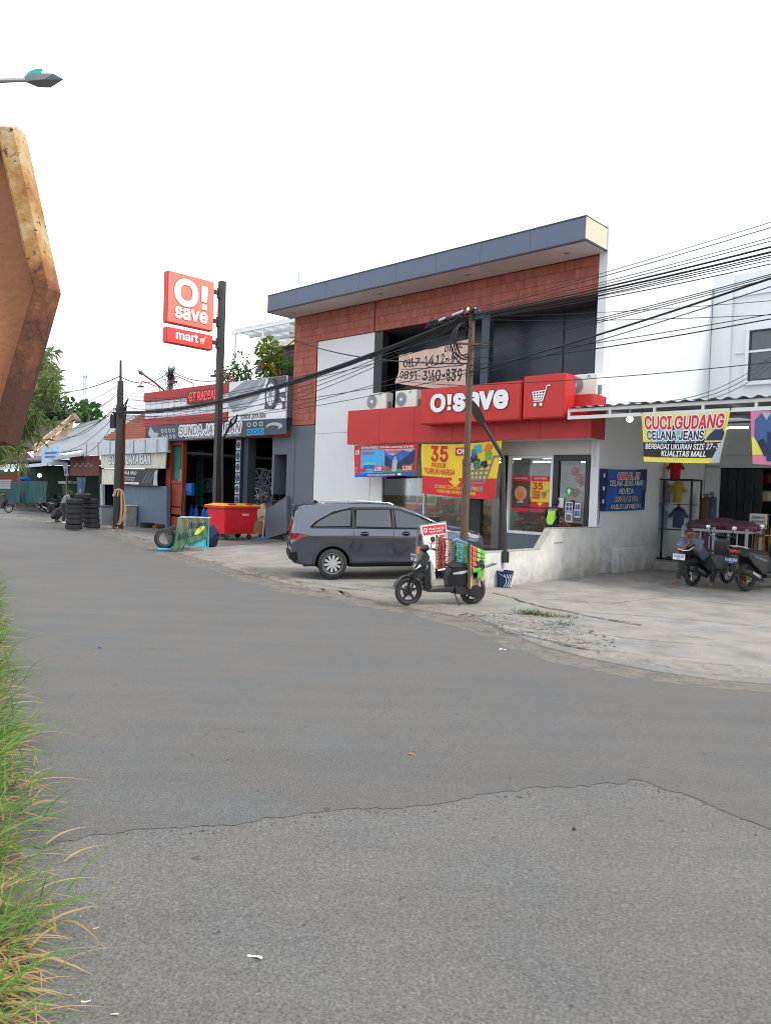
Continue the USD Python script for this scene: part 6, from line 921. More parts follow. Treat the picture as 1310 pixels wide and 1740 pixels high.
# ================================================================== people
def cone(p, q, r0, r1):
    s = lambda c, r: manifold3d.Manifold.sphere(r, 12).translate([float(x) for x in c]); return manifold3d.Manifold.batch_hull([s(p, r0), s(q, r1)])
def smooth_union(ms, ln=.03, it=6):
    m = manifold3d.Manifold.batch_boolean(ms, manifold3d.OpType.Add).refine_to_length(ln); v, f = A(m); t = trimesh.Trimesh(v, f, process=True); trimesh.smoothing.filter_taubin(t, iterations=it); return A(t)
def hand(w, d, n, k=1.0):                        # palm and five bent fingers from the wrist w along d, n = palm's normal
    d, n = np.asarray(d, float), np.asarray(n, float); d /= np.linalg.norm(d); n = n - d * (n @ d); n /= np.linalg.norm(n) + 1e-9; s = np.cross(d, n); w = np.asarray(w, float)
    out = [manifold3d.Manifold.batch_hull([manifold3d.Manifold.sphere(.013 * k, 8).translate(list(map(float, w + d * a * k + s * b * k))) for a, b in ((.01, -.02), (.01, .02), (.085, -.036), (.085, .036))])]
    for i, (b, l) in enumerate(((-.033, .06), (-.011, .072), (.011, .076), (.033, .066))):
        p = w + d * .082 * k + s * b * k; q = p + (d * .85 + n * .45) * l * .55 * k; e = q + (d * .45 + n * .85) * l * .5 * k; out += [cone(p, q, .0095 * k, .009 * k), cone(q, e, .009 * k, .0075 * k)]
    p = w + d * .02 * k - s * -.03 * k; q = p + (d * .6 + s * .8) * .04 * k; out += [cone(p, q, .012 * k, .010 * k), cone(q, q + (d * .9 + n * .4) * .035 * k, .010 * k, .008 * k)]
    return out
def person(label, j, shirt, trousers, shoes, hair=None, vest=None, short=True, fn=None, name='person'):
    """j: joints in the world; keys pelvis chest neck head sl sr el er wl wr hl hr kl kr al ar tl tr, face (direction of the face)"""
    t = thing(name, label, 'person'); j = {k: np.asarray(v, float) for k, v in j.items()}; fd = j['face'] / np.linalg.norm(j['face']); up = j['head'] - j['neck']; up /= np.linalg.norm(up); sd = np.cross(fd, up)
    c = j['head']; B_ = [cone(j['neck'], c, .055, .06), cone(c + up * .03 - fd * .01, c + up * .03 + fd * .015, .092, .088), cone(c - up * .045 + fd * .03, c - up * .08 + fd * .055, .062, .035), cone(c + fd * .095 - up * .005, c + fd * .115 - up * .028, .012, .016), cone(c + sd * .085 - up * .01, c + sd * .09 + up * .025, .016, .016), cone(c - sd * .085 - up * .01, c - sd * .09 + up * .025, .016, .016)]
    B_ += [cone(j['pelvis'], j['chest'], .125, .135), cone(j['chest'], j['neck'], .12, .06), cone(j['sl'], j['sr'], .065, .065)]
    for s in 'lr':
        B_ += [cone(j['s' + s], j['e' + s], .050, .040), cone(j['e' + s], j['w' + s], .040, .028), cone(j['h' + s], j['k' + s], .082, .056), cone(j['k' + s], j['a' + s], .054, .036), cone(j['a' + s], j['t' + s], .038, .026)]
        B_ += hand(j['w' + s], j['w' + s] - j['e' + s] + .0, fd)
    part(t, 'body', smooth_union(B_, .022, 4), M['skin'], smooth=True)
    part(t, 'hair', [blob(c + up * .055 - fd * .022, (.098, .098, .085), 2), blob(c + up * .01 - fd * .045, (.085, .085, .085), 2)], hair or M['hair'], smooth=True)
    for s in (1, -1): part(t, 'eye', blob(c + fd * .092 + sd * s * .034 + up * .018, (.011,) * 3, 1), M['hair'])
    part(t, 'mouth', tube([c + fd * .096 - up * .058 + sd * k for k in (-.022, 0, .022)], .005, 5), M['maroon'])
    S_ = [cone(j['pelvis'] + .1 * (j['chest'] - j['pelvis']), j['chest'], .150, .158), cone(j['chest'], j['neck'] - up * .03, .140, .075), cone(j['sl'], j['sr'], .085, .085)]
    for s in 'lr': e = j['s' + s] + (j['e' + s] - j['s' + s]) * (.72 if short else 1); S_.append(cone(j['s' + s], e, .072, .066)); S_ += [] if short else [cone(e, j['w' + s], .058, .042)]
    part(t, 'shirt', smooth_union(S_, .03, 5), shirt, smooth=True)
    T_ = [cone(j['hl'], j['hr'], .118, .118), cone((j['hl'] + j['hr']) / 2, j['pelvis'] + .15 * (j['chest'] - j['pelvis']), .13, .138)]
    for s in 'lr': T_ += [cone(j['h' + s], j['k' + s], .102, .075), cone(j['k' + s], j['a' + s] + .12 * (j['k' + s] - j['a' + s]), .072, .058)]
    part(t, 'trousers', smooth_union(T_, .03, 5), trousers, smooth=True)
    for s in 'lr': part(t, 'shoe', smooth_union([cone(j['a' + s] - [0, 0, .03], j['t' + s], .045, .034), cone(j['a' + s] - [0, 0, .045], j['t' + s] - [0, 0, .01], .04, .03)], .02, 2), shoes, smooth=True)
    if fn: fn(t, j, fd, up, sd)
    return t
def pose(p, rz, **k):                              # a standing figure at p facing rz (degrees, 0 = +y), joints can be changed in its own frame
    J_ = dict(pelvis=(0, 0, .98), chest=(0, .01, 1.30), neck=(0, 0, 1.47), head=(0, .03, 1.60), sl=(-.17, 0, 1.41), sr=(.17, 0, 1.41), el=(-.25, -.02, 1.14), er=(.25, -.02, 1.14), wl=(-.26, .08, .92), wr=(.26, .08, .92), hl=(-.09, 0, .93), hr=(.09, 0, .93), kl=(-.11, .03, .50), kr=(.11, .03, .50), al=(-.11, -.02, .085), ar=(.11, -.02, .085), tl=(-.12, .14, .04), tr=(.12, .14, .04)); face = k.pop('face', (0, 1, 0)); J_.update(k)
    c, s = math.cos(math.radians(rz)), math.sin(math.radians(rz)); R_ = lambda v: np.array([v[0] * c - v[1] * s, v[0] * s + v[1] * c, v[2]]); out = {q: R_(v) + np.asarray(p, float) for q, v in J_.items()}; out['face'] = R_(face); return out
M['hivis'] = mat('hi_vis_green', K(176, 226, 70), .6, .1, 5); M['shirt_black'] = mat('shirt_black', (.02, .021, .026), .85, .2, 6); M['shirt_grey'] = mat('shirt_grey_blue', K(92, 106, 134), .85, .15, 7); M['jeans_dark'] = mat('jeans_dark', K(36, 42, 56), .85, .2, 6); M['sandal'] = mat('sandal', K(126, 96, 84), .7); M['reflect'] = mat('vest_grey', K(120, 122, 118), .6)
def vest(t, j, fd, up, sd):
    sp = (j['neck'] - j['pelvis']) / np.linalg.norm(j['neck'] - j['pelvis']); pc = j['pelvis']; bk = -fd
    def panel(pts, d): return hull([pc + sp * z + sd * x + bk * (y + d * k) for x, y, z in pts for k in (0, 1)])
    part(t, 'vest_back', panel([(-.125, .145, .40), (.125, .145, .40), (-.06, .158, .30), (.06, .158, .3), (-.13, .135, .28), (.13, .135, .28), (-.06, .145, .0), (.06, .145, .0), (-.085, .135, .02), (.085, .135, .02)], .015), M['hivis'])
    part(t, 'vest_yoke', panel([(-.15, .10, .47), (.15, .10, .47), (-.16, .13, .40), (.16, .13, .40), (0, .125, .47)], .022), M['reflect'])
    for s in (1, -1): part(t, 'vest_stripe', tube([pc + sp * z + sd * s * x + bk * y for x, y, z in ((.155, .11, .24), (.13, .148, .14), (.08, .158, .03))], .012, 6), M['hivis'])
    part(t, 'cap', [blob(j['head'] + up * .062 - fd * .01, (.104, .104, .08), 2)], M['shirt_black'], smooth=True)
q_ = fs(938, 905, .62); p = fw(q_[0], .62, .42)
person('person in black with a bright yellow-green vest seen from behind at the glass door', pose(p, math.degrees(math.atan2(-(-ND)[0], (-ND)[1])) + 4, er=(.30, -.05, 1.17), wr=(.40, .12, .98), el=(-.27, -.05, 1.15), wl=(-.27, .06, .93), chest=(0, .05, 1.28), neck=(0, .10, 1.45), head=(0, .15, 1.57), sl=(-.18, .07, 1.39), sr=(.18, .07, 1.39)), M['shirt_black'], M['jeans_dark'], M['rubber'], fn=vest)
# the man leaning on the scooter's saddle with a telephone
D = 18.35
def P_(x, y, d=D): return at(x, y, d)
jj = dict(pelvis=P_(1196, 947, 18.75), chest=P_(1181, 926, 18.45), neck=P_(1173, 915, 18.35), head=P_(1171.5, 906, 18.22), sl=P_(1191, 921, 18.4), sr=P_(1159, 918, 18.45), el=P_(1188, 938, 18.15), er=P_(1160, 934, 18.15), wl=P_(1177, 929.5, 18.02), wr=P_(1170, 923, 18.06), hl=P_(1201, 948, 18.7), hr=P_(1189, 950, 18.75), kl=P_(1213, 966, 18.3), kr=P_(1160, 958, 18.45), al=P_(1209, 990, 18.4), ar=P_(1151, 985, 18.35), tl=P_(1207, 994, 18.2), tr=P_(1141, 990.5, 18.2), face=(-.10, -1, -.55))
def phone(t, j, fd, up, sd): part(t, 'white_cord', tube([j['wl'] + [.0, -.05, .0], j['wl'] + [-.12, -.08, -.08], j['er'] + [0, -.05, -.02], j['er'] + [-.12, .0, .02]], .011, 6), M['sign_white'])
person('person in a grey-blue shirt leaning over a scooter saddle, chin on hand', jj, M['shirt_grey'], M['shirt_black'], M['sandal'], fn=phone)
solo('mobile_phone', [tf(rb(-.035, .035, -.004, .004, -.07, .07, .003), jj['wl'] + [-.03, -.06, .03], 20, 50)], M['print_black'], 'small dark telephone in the hand of the man leaning on the scooter', 'telephone')
# at the tyre yard
def far(px, py, z=.05): p = gnd(px, py, z); return p
p = far(95, 887); squat = dict(pelvis=(0, -.12, .30), chest=(0, .08, .56), neck=(0, .18, .70), head=(0, .27, .80), sl=(-.17, .15, .66), sr=(.17, .15, .66), el=(-.17, .36, .42), er=(.17, .36, .42), wl=(-.06, .52, .22), wr=(.08, .52, .22), hl=(-.1, -.12, .26), hr=(.1, -.12, .26), kl=(-.16, .28, .50), kr=(.16, .28, .50), al=(-.13, .0, .085), ar=(.13, .0, .085), tl=(-.14, .16, .04), tr=(.14, .16, .04), face=(0, .8, -.6))
person('person in dark clothes squatting over work on the ground beside the tyre stacks', pose(p, -78, **squat), M['shirt_grey2'] if 'shirt_grey2' in M else mat('shirt_charcoal', K(58, 60, 66), .85), M['shirt_black'], M['rubber'])
p = far(108, 889); person('person in a patterned grey shirt bending down next to the tyre stacks', pose(p, -60, chest=(0, .10, 1.25), neck=(0, .20, 1.40), head=(0, .28, 1.50), sl=(-.17, .17, 1.34), sr=(.17, .17, 1.34), el=(-.2, .28, 1.06), er=(.2, .28, 1.06), wl=(-.12, .34, .80), wr=(.12, .34, .80), face=(0, .9, -.4)), mat('shirt_pattern', K(120, 122, 130), .85, .5, 30), M['shirt_black'], M['paper'])
p = far(147, 876, .05); person('person in a dark red shirt sitting behind the tyre stacks', pose(p, 170, pelvis=(0, 0, .55), chest=(0, .05, .88), neck=(0, .06, 1.05), head=(0, .08, 1.18), sl=(-.17, .05, .99), sr=(.17, .05, .99), el=(-.24, .12, .74), er=(.24, .12, .74), wl=(-.12, .34, .66), wr=(.12, .34, .66), hl=(-.1, 0, .5), hr=(.1, 0, .5), kl=(-.14, .42, .52), kr=(.14, .42, .52), al=(-.14, .42, .09), ar=(.14, .42, .09), tl=(-.14, .57, .04), tr=(.14, .57, .04)), mat('shirt_dark_red', K(84, 22, 26), .85), M['jeans_dark'], M['rubber'])
solo('stool', [tf(rb(-.2, .2, -.2, .2, .36, .42, .02), p), *[tf(bx(x - .02, x + .02, y - .02, y + .02, 0, .36), p) for x in (-.16, .16) for y in (-.16, .16)]], M['blue'], 'small stool under the seated man in dark red', 'stool')
# parked motorbikes at the yard and the rider at the picture's edge
def bike(px, py, hd, lb, sc=1.0, grp='motorbikes parked by the tyre yard'):
    p = far(px, py); return again(sc2, lb, (p[0], p[1], .05), hd, grp, sc=sc)
bike(72, 870, -20, 'parked motorbike nearest the green stall', 1.05); bike(82, 872, -12, 'parked motorbike in the middle behind the squatting man', 1.05); bike(101, 872, 5, 'parked motorbike under the mirror beside the bending man', 1.05)
p = far(1, 871); b0 = again(sc2, 'dark scooter with a rider, half out of view past the green stall', (p[0] - .9, p[1], .05), 6, None, sc=1.05)
person('rider in a red and pale jacket on the scooter past the green stall', pose((p[0] - .65, p[1] + .05, .05), -80, pelvis=(0, 0, .88), chest=(0, .08, 1.18), neck=(0, .12, 1.36), head=(0, .16, 1.48), sl=(-.17, .1, 1.30), sr=(.17, .1, 1.30), el=(-.22, .3, 1.1), er=(.22, .3, 1.1), wl=(-.2, .55, 1.08), wr=(.2, .55, 1.08), hl=(-.1, 0, .84), hr=(.1, 0, .84), kl=(-.16, .38, .74), kr=(.16, .38, .74), al=(-.16, .38, .36), ar=(.16, .38, .36), tl=(-.16, .54, .33), tr=(.16, .54, .33)), M['maroon'], M['jeans_dark'], M['rubber'])
M['dkgreen'] = mat('dark_green_paint', K(44, 104, 58), .7)
# ================================================================== left-hand row of roofs and stalls
row = thing('stall_row', 'row of dim low stalls under zinc awnings beyond the tyre yard', 'stalls', C0, FR)
S7 = -.6
def pl(pts, s, th, basis=PW): return ext(Polygon([tuple(fs(x, y, s)) for x, y in pts]), th, basis, (0, s, 0))
part(row, 'rear_wall', pl([(-60, 790), (172, 792), (172, 880), (-60, 872)], S7 - 5, .2), mat('stall_green_dark', K(34, 66, 52), .8, .2, 1)); part(row, 'ceiling', bx(fs(172, 790, S7)[0], fs(-60, 790, S7)[0], S7 - 5, S7 + .4, 3.35, 3.45), M['charcoal']); part(row, 'floor', bx(fs(172, 790, S7)[0], fs(-60, 790, S7)[0], S7 - 5, S7, -.1, .07), M['lot2'])
part(row, 'eave_board', pl([(-60, 798), (80, 786), (80, 791), (-60, 804)], S7 + .5, .1), M['zinc']); part(row, 'eave_board', pl([(70, 785), (110, 784), (110, 789), (70, 791)], S7 + .45, .1), M['zinc']); part(row, 'red_fascia', pl([(-60, 776), (45, 770), (60, 784), (-60, 796)], S7 - .2, .1), mat('maroon_fascia', K(96, 56, 60), .8))
part(row, 'orange_wall', pl([(-60, 806), (36, 804), (36, 818), (-60, 822)], S7 - 1.2, .1), mat('orange_board', K(150, 84, 46), .8)); part(row, 'shutter', [pl([(-60, 815 + k * 3.2), (20, 815 + k * 3.2), (20, 817.4 + k * 3.2), (-60, 817.4 + k * 3.2)], S7 - .9, .04) for k in range(5)], M['silver'])
part(row, 'post', [pl([(x, 788), (x + 1.6, 788), (x + 1.6, 866), (x, 866)], S7 + .3, .1) for x in (112,)], M['wood']); part(row, 'green_counter', pl([(106, 822), (117, 822), (117, 842), (106, 842)], S7 - 1, .4), M['dkgreen']); part(row, 'counter_top', pl([(98, 818), (119, 817), (117, 822), (100, 822)], S7 - .9, .5), M['silver'])
part(row, 'roof_edge', pl([(45, 778), (140, 770), (140, 776), (45, 786)], S7 + .1, .12), M['print_grey'])
for k, (x, y, lb) in enumerate(((10, 798, 'glowing bulb under the awning, farthest along the stalls'), (21, 798.5, 'glowing bulb in the middle of three under the awning'), (32, 797.5, 'small glowing bulb nearest the green stall'), (67, 807.5, 'glowing bulb hanging on a long wire over the green stall'))):
    q = fs(x, y, S7); t = thing('light_bulb', lb, 'lamp', fw(q[0], S7, q[1]), 0, 'lit bulbs in the stalls'); part(t, 'bulb', blob((0, 0, 0), (.13,) * 3 if k != 2 else (.09,) * 3, 2), M['bulb2'], smooth=True); part(t, 'wire', rod((0, 0, .1), (0, 0, .3 if k < 3 else .75), .015, 5), M['wire'])
q = [fw(p[0], S7 + .6, p[1]) for p in (fs(x, y, S7 + .6) for x, y in ((19, 817), (80, 818), (18, 855), (78, 854)))]; B = Sheet(*q, 3, 1.8, .11, 71, 0, 9); t = thing('tarpaulin', 'dark teal tarpaulin draped around a closed stall', 'tarpaulin'); part(t, 'front', B.base(60, 16), M['teal_dark'], smooth=True)
q2 = [fw(p[0], S7 + 1.2, p[1]) for p in (fs(x, y, S7 + 1.2) for x, y in ((19, 817), (30, 817), (17, 855), (26, 854)))]; B = Sheet(*q2, 1, 1.8, .09, 72, 0, 3); part(t, 'side', B.base(16, 16), M['teal_dark'], smooth=True)
solo('bundle', [hull(np.random.default_rng(6).normal(0, 1, (40, 3)) * [.22, .12, .09] + fw(fs(46, 814, S7)[0], S7, fs(46, 814, S7)[1]))], M['blue'], 'blue and white bundle lying on the teal covered stall', 'bundle')
part(row, 'stall_leg', [pl([(x, 853), (x + 1.5, 853), (x + 1.5, 864), (x, 864)], S7 + .5, .08) for x in (26, 40, 62)], M['wood'])
bs = thing('shop_sign', 'pale blue faded square sign under the zinc roof edge', 'sign', C0, FR); part(bs, 'board', pl([(71, 760), (101, 758), (101, 784), (71, 786)], S7 + .9, .08), mat('faded_blue_sign', K(160, 196, 224), .6, .2, 2, streak=.3, dirt=K(110, 130, 150))); part(bs, 'lettering', pl([(76, 768), (96, 767), (96, 771), (76, 772)], S7 + .91, .02), M['denim']); part(bs, 'lettering', pl([(76, 775), (94, 774), (94, 777), (76, 778)], S7 + .91, .02), M['denim'])
q = [fw(p[0], S7 + 1.0, p[1]) for p in (fs(x, y, S7 + 1.0) for x, y in ((117, 775), (169, 773), (119, 808), (168, 808)))]; B = Sheet(*q, 3, 1.9, .06, 73, .05, 5); t = thing('tarpaulin', 'sagging maroon tarpaulin hung as a sunblind over the tyre yard stall', 'tarpaulin'); part(t, 'cloth', B.base(40, 24), mat('maroon_tarp', K(104, 48, 46), .7, .35, 2, dirt=K(90, 84, 76), dirt_amt=.6), smooth=True); B.put(t, 'lettering', unary_union([sbox(.5 + .28 * k, .9 + .2 * (k % 2), .7 + .28 * k, 1.05 + .2 * (k % 2)) for k in range(7)]), M['print_grey'], 1)
q = [fw(p[0], S7 + .9, p[1]) for p in (fs(x, y, S7 + .9) for x, y in ((107, 786), (115, 786), (110, 808), (116, 808)))]; B = Sheet(*q, .6, 1.4, .05, 74); t = thing('sack', 'narrow white printed cloth beside the maroon sunblind', 'cloth'); part(t, 'cloth', B.base(8, 12), M['silver'], smooth=True); B.put(t, 'print', Polygon([(.1, .1), (.3, .9), (.45, .1)]), M['denim'], 1)
q = [fw(p[0], S7 - .4, p[1]) for p in (fs(x, y, S7 - .4) for x, y in ((130, 811), (147, 811), (132, 842), (141, 843)))]; B = Sheet(*q, .9, 1.7, .05, 75); t = thing('banner', 'faded blue vertical banner inside the yard stall', 'banner'); part(t, 'cloth', B.base(10, 16), M['denim'], smooth=True); B.put(t, 'lettering', tx('SERVIS', .1, 1.3, .2, .7), M['silver'], 1); B.put(t, 'print', Point(.4, .45).buffer(.22), M['pale_pink'], 1)
# roofs
def roof(name, lb, pts, ss, mt, rib=None, th=.08, fac=None):
    P = [fw(*(lambda q: (q[0], s, q[1]))(fs(x, y, s))) for (x, y), s in zip(pts, ss)]; n_ = np.cross(P[1] - P[0], P[3] - P[0]); n_ /= np.linalg.norm(n_); n_ = n_ if n_[2] > 0 else -n_
    t = thing(name, lb, 'roof'); part(t, 'roof_sheet', hull([p + n_ * k for p in P for k in (0, -th)]), mt)
    if rib:
        nn, along, mt2, r = rib
        for k in range(nn):
            f = (k + .5) / nn
            a, b = ((P[0] * (1 - f) + P[1] * f, P[3] * (1 - f) + P[2] * f) if along == 'down' else (P[0] * (1 - f) + P[3] * f, P[1] * (1 - f) + P[2] * f)); part(t, 'roof_tile' if along != 'down' else 'roof_rib', bar(a + n_ * .01, b + n_ * .01, r, r * .8), mt2)
    return t, P, n_
TB = mat('roof_tile_brown', K(104, 92, 82), .85, .3, 3); TR = mat('roof_tile_red', K(150, 90, 72), .8, .25, 3); ZW = mat('zinc_roof_pale', K(140, 146, 152), .6, .1, 1, streak=.3)
t, P, n_ = roof('tiled_roof', 'brown tiled gable roof with cream bargeboard', [(18, 738), (124, 709), (57, 764), (-20, 780)], [-7, -7, -1.5, -1.5], TB, (14, 'across', TB, .16)); part(t, 'bargeboard', bar(P[1] + [0, 0, .05], P[2] + [0, 0, .05], .12, .4), M['tan']); part(t, 'gable_wall', hull([P[1] - [0, 0, .35], P[2] - [0, 0, .35], P[1] - [0, 0, 2.2], P[2] - [0, 0, .5], P[1] - [0, 0, .35] + UD * .1, P[2] - [0, 0, .35] + UD * .1, P[1] - [0, 0, 2.2] + UD * .1]), M['tan']); part(t, 'verge_tiles', bar(P[1] + [0, 0, .3] - UD * .1, fw(*(lambda q: (q[0], -3., q[1]))(fs(134, 716, -3.))), .3, .15), M['brown'])
t, P, n_ = roof('zinc_roof', 'large pale grey zinc roof sloping to the stalls', [(140, 716), (246, 703), (200, 752), (60, 776)], [-9, -9, -.5, -.5], ZW, (16, 'down', ZW, .05))
t, P, n_ = roof('tiled_roof', 'red-brown tiled roof showing beside the red parapet', [(243, 703), (262, 703), (262, 745), (176, 745)], [-6, -6, -.8, -.8], TR, (13, 'across', TR, .15))
t, P, n_ = roof('awning', 'small corrugated awning edge over the yard stall', [(90, 777), (140, 768), (140, 771.5), (82, 780.5)], [-.4, -.4, 1.2, 1.2], M['zinc'], (22, 'down', M['print_grey'], .04))
# roof terrace above the tyre shop
pg = thing('pergola', 'white pergola with clear panels on the roof terrace', 'pergola', C0, FR)
sa, sb_ = -3.0, -6.2; A0, A1 = fs(395, 567, sa), fs(471, 549, sa); zP = (A0[1] + A1[1]) / 2; u0, u1 = A0[0], A1[0] - 3.2
part(pg, 'beam', [bar((u0, s, zP), (u1, s, zP), .09, .14) for s in np.linspace(sa, sb_, 4)], M['sign_white']); [part(pg, 'rafter', bar((u, sa, zP + .12), (u, sb_, zP + .12), .06, .08), M['sign_white']) for u in np.linspace(u0, u1, 9)]
M['poly'] = usdkit.material(stage, '/World/Looks/clear_roof_panel', {'t': ('transparent_bsdf', {'color': (.9, .92, .93)}), 'd': ('diffuse_bsdf', {'color': (.8, .82, .83)}), 'm': ('mix_closure', {'fac': .35})}, [('t.BSDF', 'm.closure1'), ('d.BSDF', 'm.closure2')], surface='m.closure'); [part(pg, 'roof_panel', bx(a + .04, b - .04, sb_, sa, zP + .165, zP + .175), M['poly']) for a, b in zip(np.linspace(u1, u0, 9), np.linspace(u1, u0, 9)[1:])]
[part(pg, 'post', bar((u, s, zP), (u + .0, s + .1, 6.7), .07, .07), M['sign_white']) for u, s in ((u0 - .3, sa), (u0 - 2.6, sa), (u0 - .3, sb_), (u0 - 3.2, sb_))]
bk = thing('terrace_wall', 'dark brick terrace wall under the pergola', 'wall', C0, FR); M['dkbrick'] = [mat('dark_brick_%d' % k, K(*c), .85, .2, 6) for k, c in enumerate(((92, 78, 72), (76, 64, 60), (108, 92, 84)))]
ut, zt = fs(470, 592, -3.4); zb = 6.8
part(bk, 'backing', bx(13.7, ut, -3.8, -3.44, 6.0, zt), M['brown']); part(bk, 'slab', rb(13.7, ut + .35, -4.6, -3.2, zt, zt + .28, .02), M['cream']); r = random.Random(12)
z = zb; row_ = 0
while z < zt - .05:
    u = 13.75 + (row_ % 2) * .13
    while u < ut - .2: part(bk, 'brick', bx(u, u + .25, -3.45, -3.42 + r.uniform(0, .02), z, z + .085), M['dkbrick'][r.randrange(3)]); u += .268
    z += .10; row_ += 1
ac = thing('upper_house', 'sliver of a distant upper storey beside the brick corner', 'house', C0, FR); part(ac, 'wall', bx(fs(492, 545, -9.)[0] - 3, fs(492, 545, -9.)[0], -12, -9, 5.2, fs(492, 540, -9.)[1]), M['dgrey'])
# ================================================================== leaves
def leafs(n, fn, l, w, seed, droop=.3, up=.4):
    r = np.random.default_rng(seed); V, Fq = [], []
    for i in range(n):
        c, d = fn(r); d = d / (np.linalg.norm(d) + 1e-9); s = np.cross(d, r.normal(0, 1, 3)); s /= np.linalg.norm(s) + 1e-9; L_ = l * r.uniform(.6, 1.3); W_ = w * r.uniform(.7, 1.2); m = c + d * L_ * .5 + s * 0; e = c + d * L_ + np.array([0, 0, -droop * L_ * .5]); k = len(V); V += [c, m + s * W_ / 2, e, m - s * W_ / 2]; Fq += [(k, k + 1, k + 2), (k, k + 2, k + 3)]
    return np.array(V), np.array(Fq)
LF = {k: leafm('leaf_' + k, a, b) for k, a, b in (('olive', K(120, 134, 84), K(214, 220, 168)), ('dark', K(48, 74, 40), K(92, 120, 66)), ('yellow', K(108, 124, 44), K(190, 186, 84)), ('green', K(66, 100, 50), K(124, 156, 84)))}
def clump(cs, rad, flat=1.0, outward=1.0):
    cs = np.asarray(cs, float)
    def fn(r):
        c = cs[r.integers(len(cs))]; d = r.normal(0, 1, 3); d /= np.linalg.norm(d); rr_ = rad * r.uniform(.3, 1) ** .5; return c + d * rr_ * [1, 1, flat], d * outward + r.normal(0, .5, 3) + [0, 0, .1]
    return fn
# narrow-leaved tree behind the rusty sign
r = np.random.default_rng(21); base = at(-30, 870, 21.0); base[2] = 0
tr_ = thing('narrow_leaf_tree', 'tree with long pale narrow leaves behind the rusty sign', 'tree'); tips = [at(x, y, Y) for x, y, Y in ((70, 610, 20.6), (82, 650, 20.2), (92, 655, 21), (60, 640, 21.4), (78, 690, 20.4), (55, 700, 21), (88, 630, 21.6), (40, 660, 20), (50, 760, 20.6), (20, 772, 20), (66, 640, 22), (72, 668, 21.2), (48, 735, 21), (58, 620, 21.6), (5, 640, 21), (-20, 600, 21.5), (-40, 700, 21), (30, 600, 21.6), (-60, 650, 20.5))]
top = base + [.3, .2, 6.2]; part(tr_, 'trunk', tube([base, base + [.1, .1, 2], base + [.25, .1, 4.2], top], [.22, .18, .12, .05], 10), M['wood'], smooth=True)
for k, tp_ in enumerate(tips): o = base + (top - base) * (.35 + .6 * (k % 7) / 7); part(tr_, 'limb', tube([o, (o + tp_) / 2 + [0, 0, .25], tp_], [.05, .03, .012], 6), M['wood'])
tw_ = []
for tp_ in tips:
    for _ in range(9): tw_.append(tp_ + [-.14, 0, .04] + r.normal(0, .24, 3))
cl = np.array(tw_)
def tuft(rg):
    c = cl[rg.integers(len(cl))]; d = rg.normal(0, 1, 3) + [0, 0, -.35]; return c + rg.normal(0, .05, 3), d
part(tr_, 'crown', leafs(3600, tuft, .30, .032, 22, .7), LF['olive'], kind=None)
for k, (x, y, Y, rad, n, kk, lb) in enumerate(((62, 702, 80, 3.0, 900, 'dark', 'dark round tree beyond the brown tiled roof'), (92, 704, 78, 1.6, 500, 'dark', 'small dark tree beside the roof ridge'), (150, 704, 62, 1.3, 260, 'green', 'small bushy treetop behind the zinc roof'), (44, 707, 76, 2.2, 500, 'dark', 'low dark tree behind the narrow-leaved one'))):
    c = at(x, y, Y); t = thing('tree', lb, 'tree'); part(t, 'trunk', rod((c[0], c[1], 0), c, .16, 7), M['wood']); part(t, 'crown', leafs(n, clump([c + r.normal(0, rad * .45, 3) * [1, 1, .5] for _ in range(9)], rad * .55, .7), .55, .4, 30 + k, .2), LF[kk])
# plants on the terrace
def potted(lb, cs, rad, n, l, w, kk, seed, s, zf, name='plant'):
    C_ = [fw(*(lambda q: (q[0], s, q[1]))(fs(x, y, s))) for x, y in cs]; t = thing(name, lb, 'plant'); low = min(C_, key=lambda c: c[2]).copy(); low[2] = zf; part(t, 'stem', [tube([low, (low + c) / 2 + [.05, 0, .1], c], [.04, .03, .01], 5) for c in C_], M['wood']); part(t, 'foliage', leafs(n, clump(C_, rad), l, w, seed, .6), LF[kk])
potted('tall yellow-green climbing plant at the terrace edge', [(456, 590), (460, 600), (455, 612), (463, 622), (458, 634), (452, 640), (468, 636), (474, 645), (462, 606)], .42, 620, .32, .15, 'yellow', 41, -1.4, 6.7)
potted('thin leafy shrub with upright shoots behind the billboard', [(408, 624), (412, 632), (402, 640), (418, 640), (395, 634), (426, 645), (408, 612), (432, 646)], .38, 260, .22, .11, 'green', 42, -1.2, 6.7); potted('small leafy shrub beside the tall sign pole', [(376, 640), (382, 646), (388, 636), (380, 634), (392, 648)], .34, 130, .2, .1, 'green', 43, -1.2, 6.7); potted('broad-leaved plant before the dark brick wall', [(486, 620), (494, 626), (480, 630), (498, 618), (490, 634), (500, 640)], .4, 230, .34, .12, 'green', 44, -1.8, 6.7)
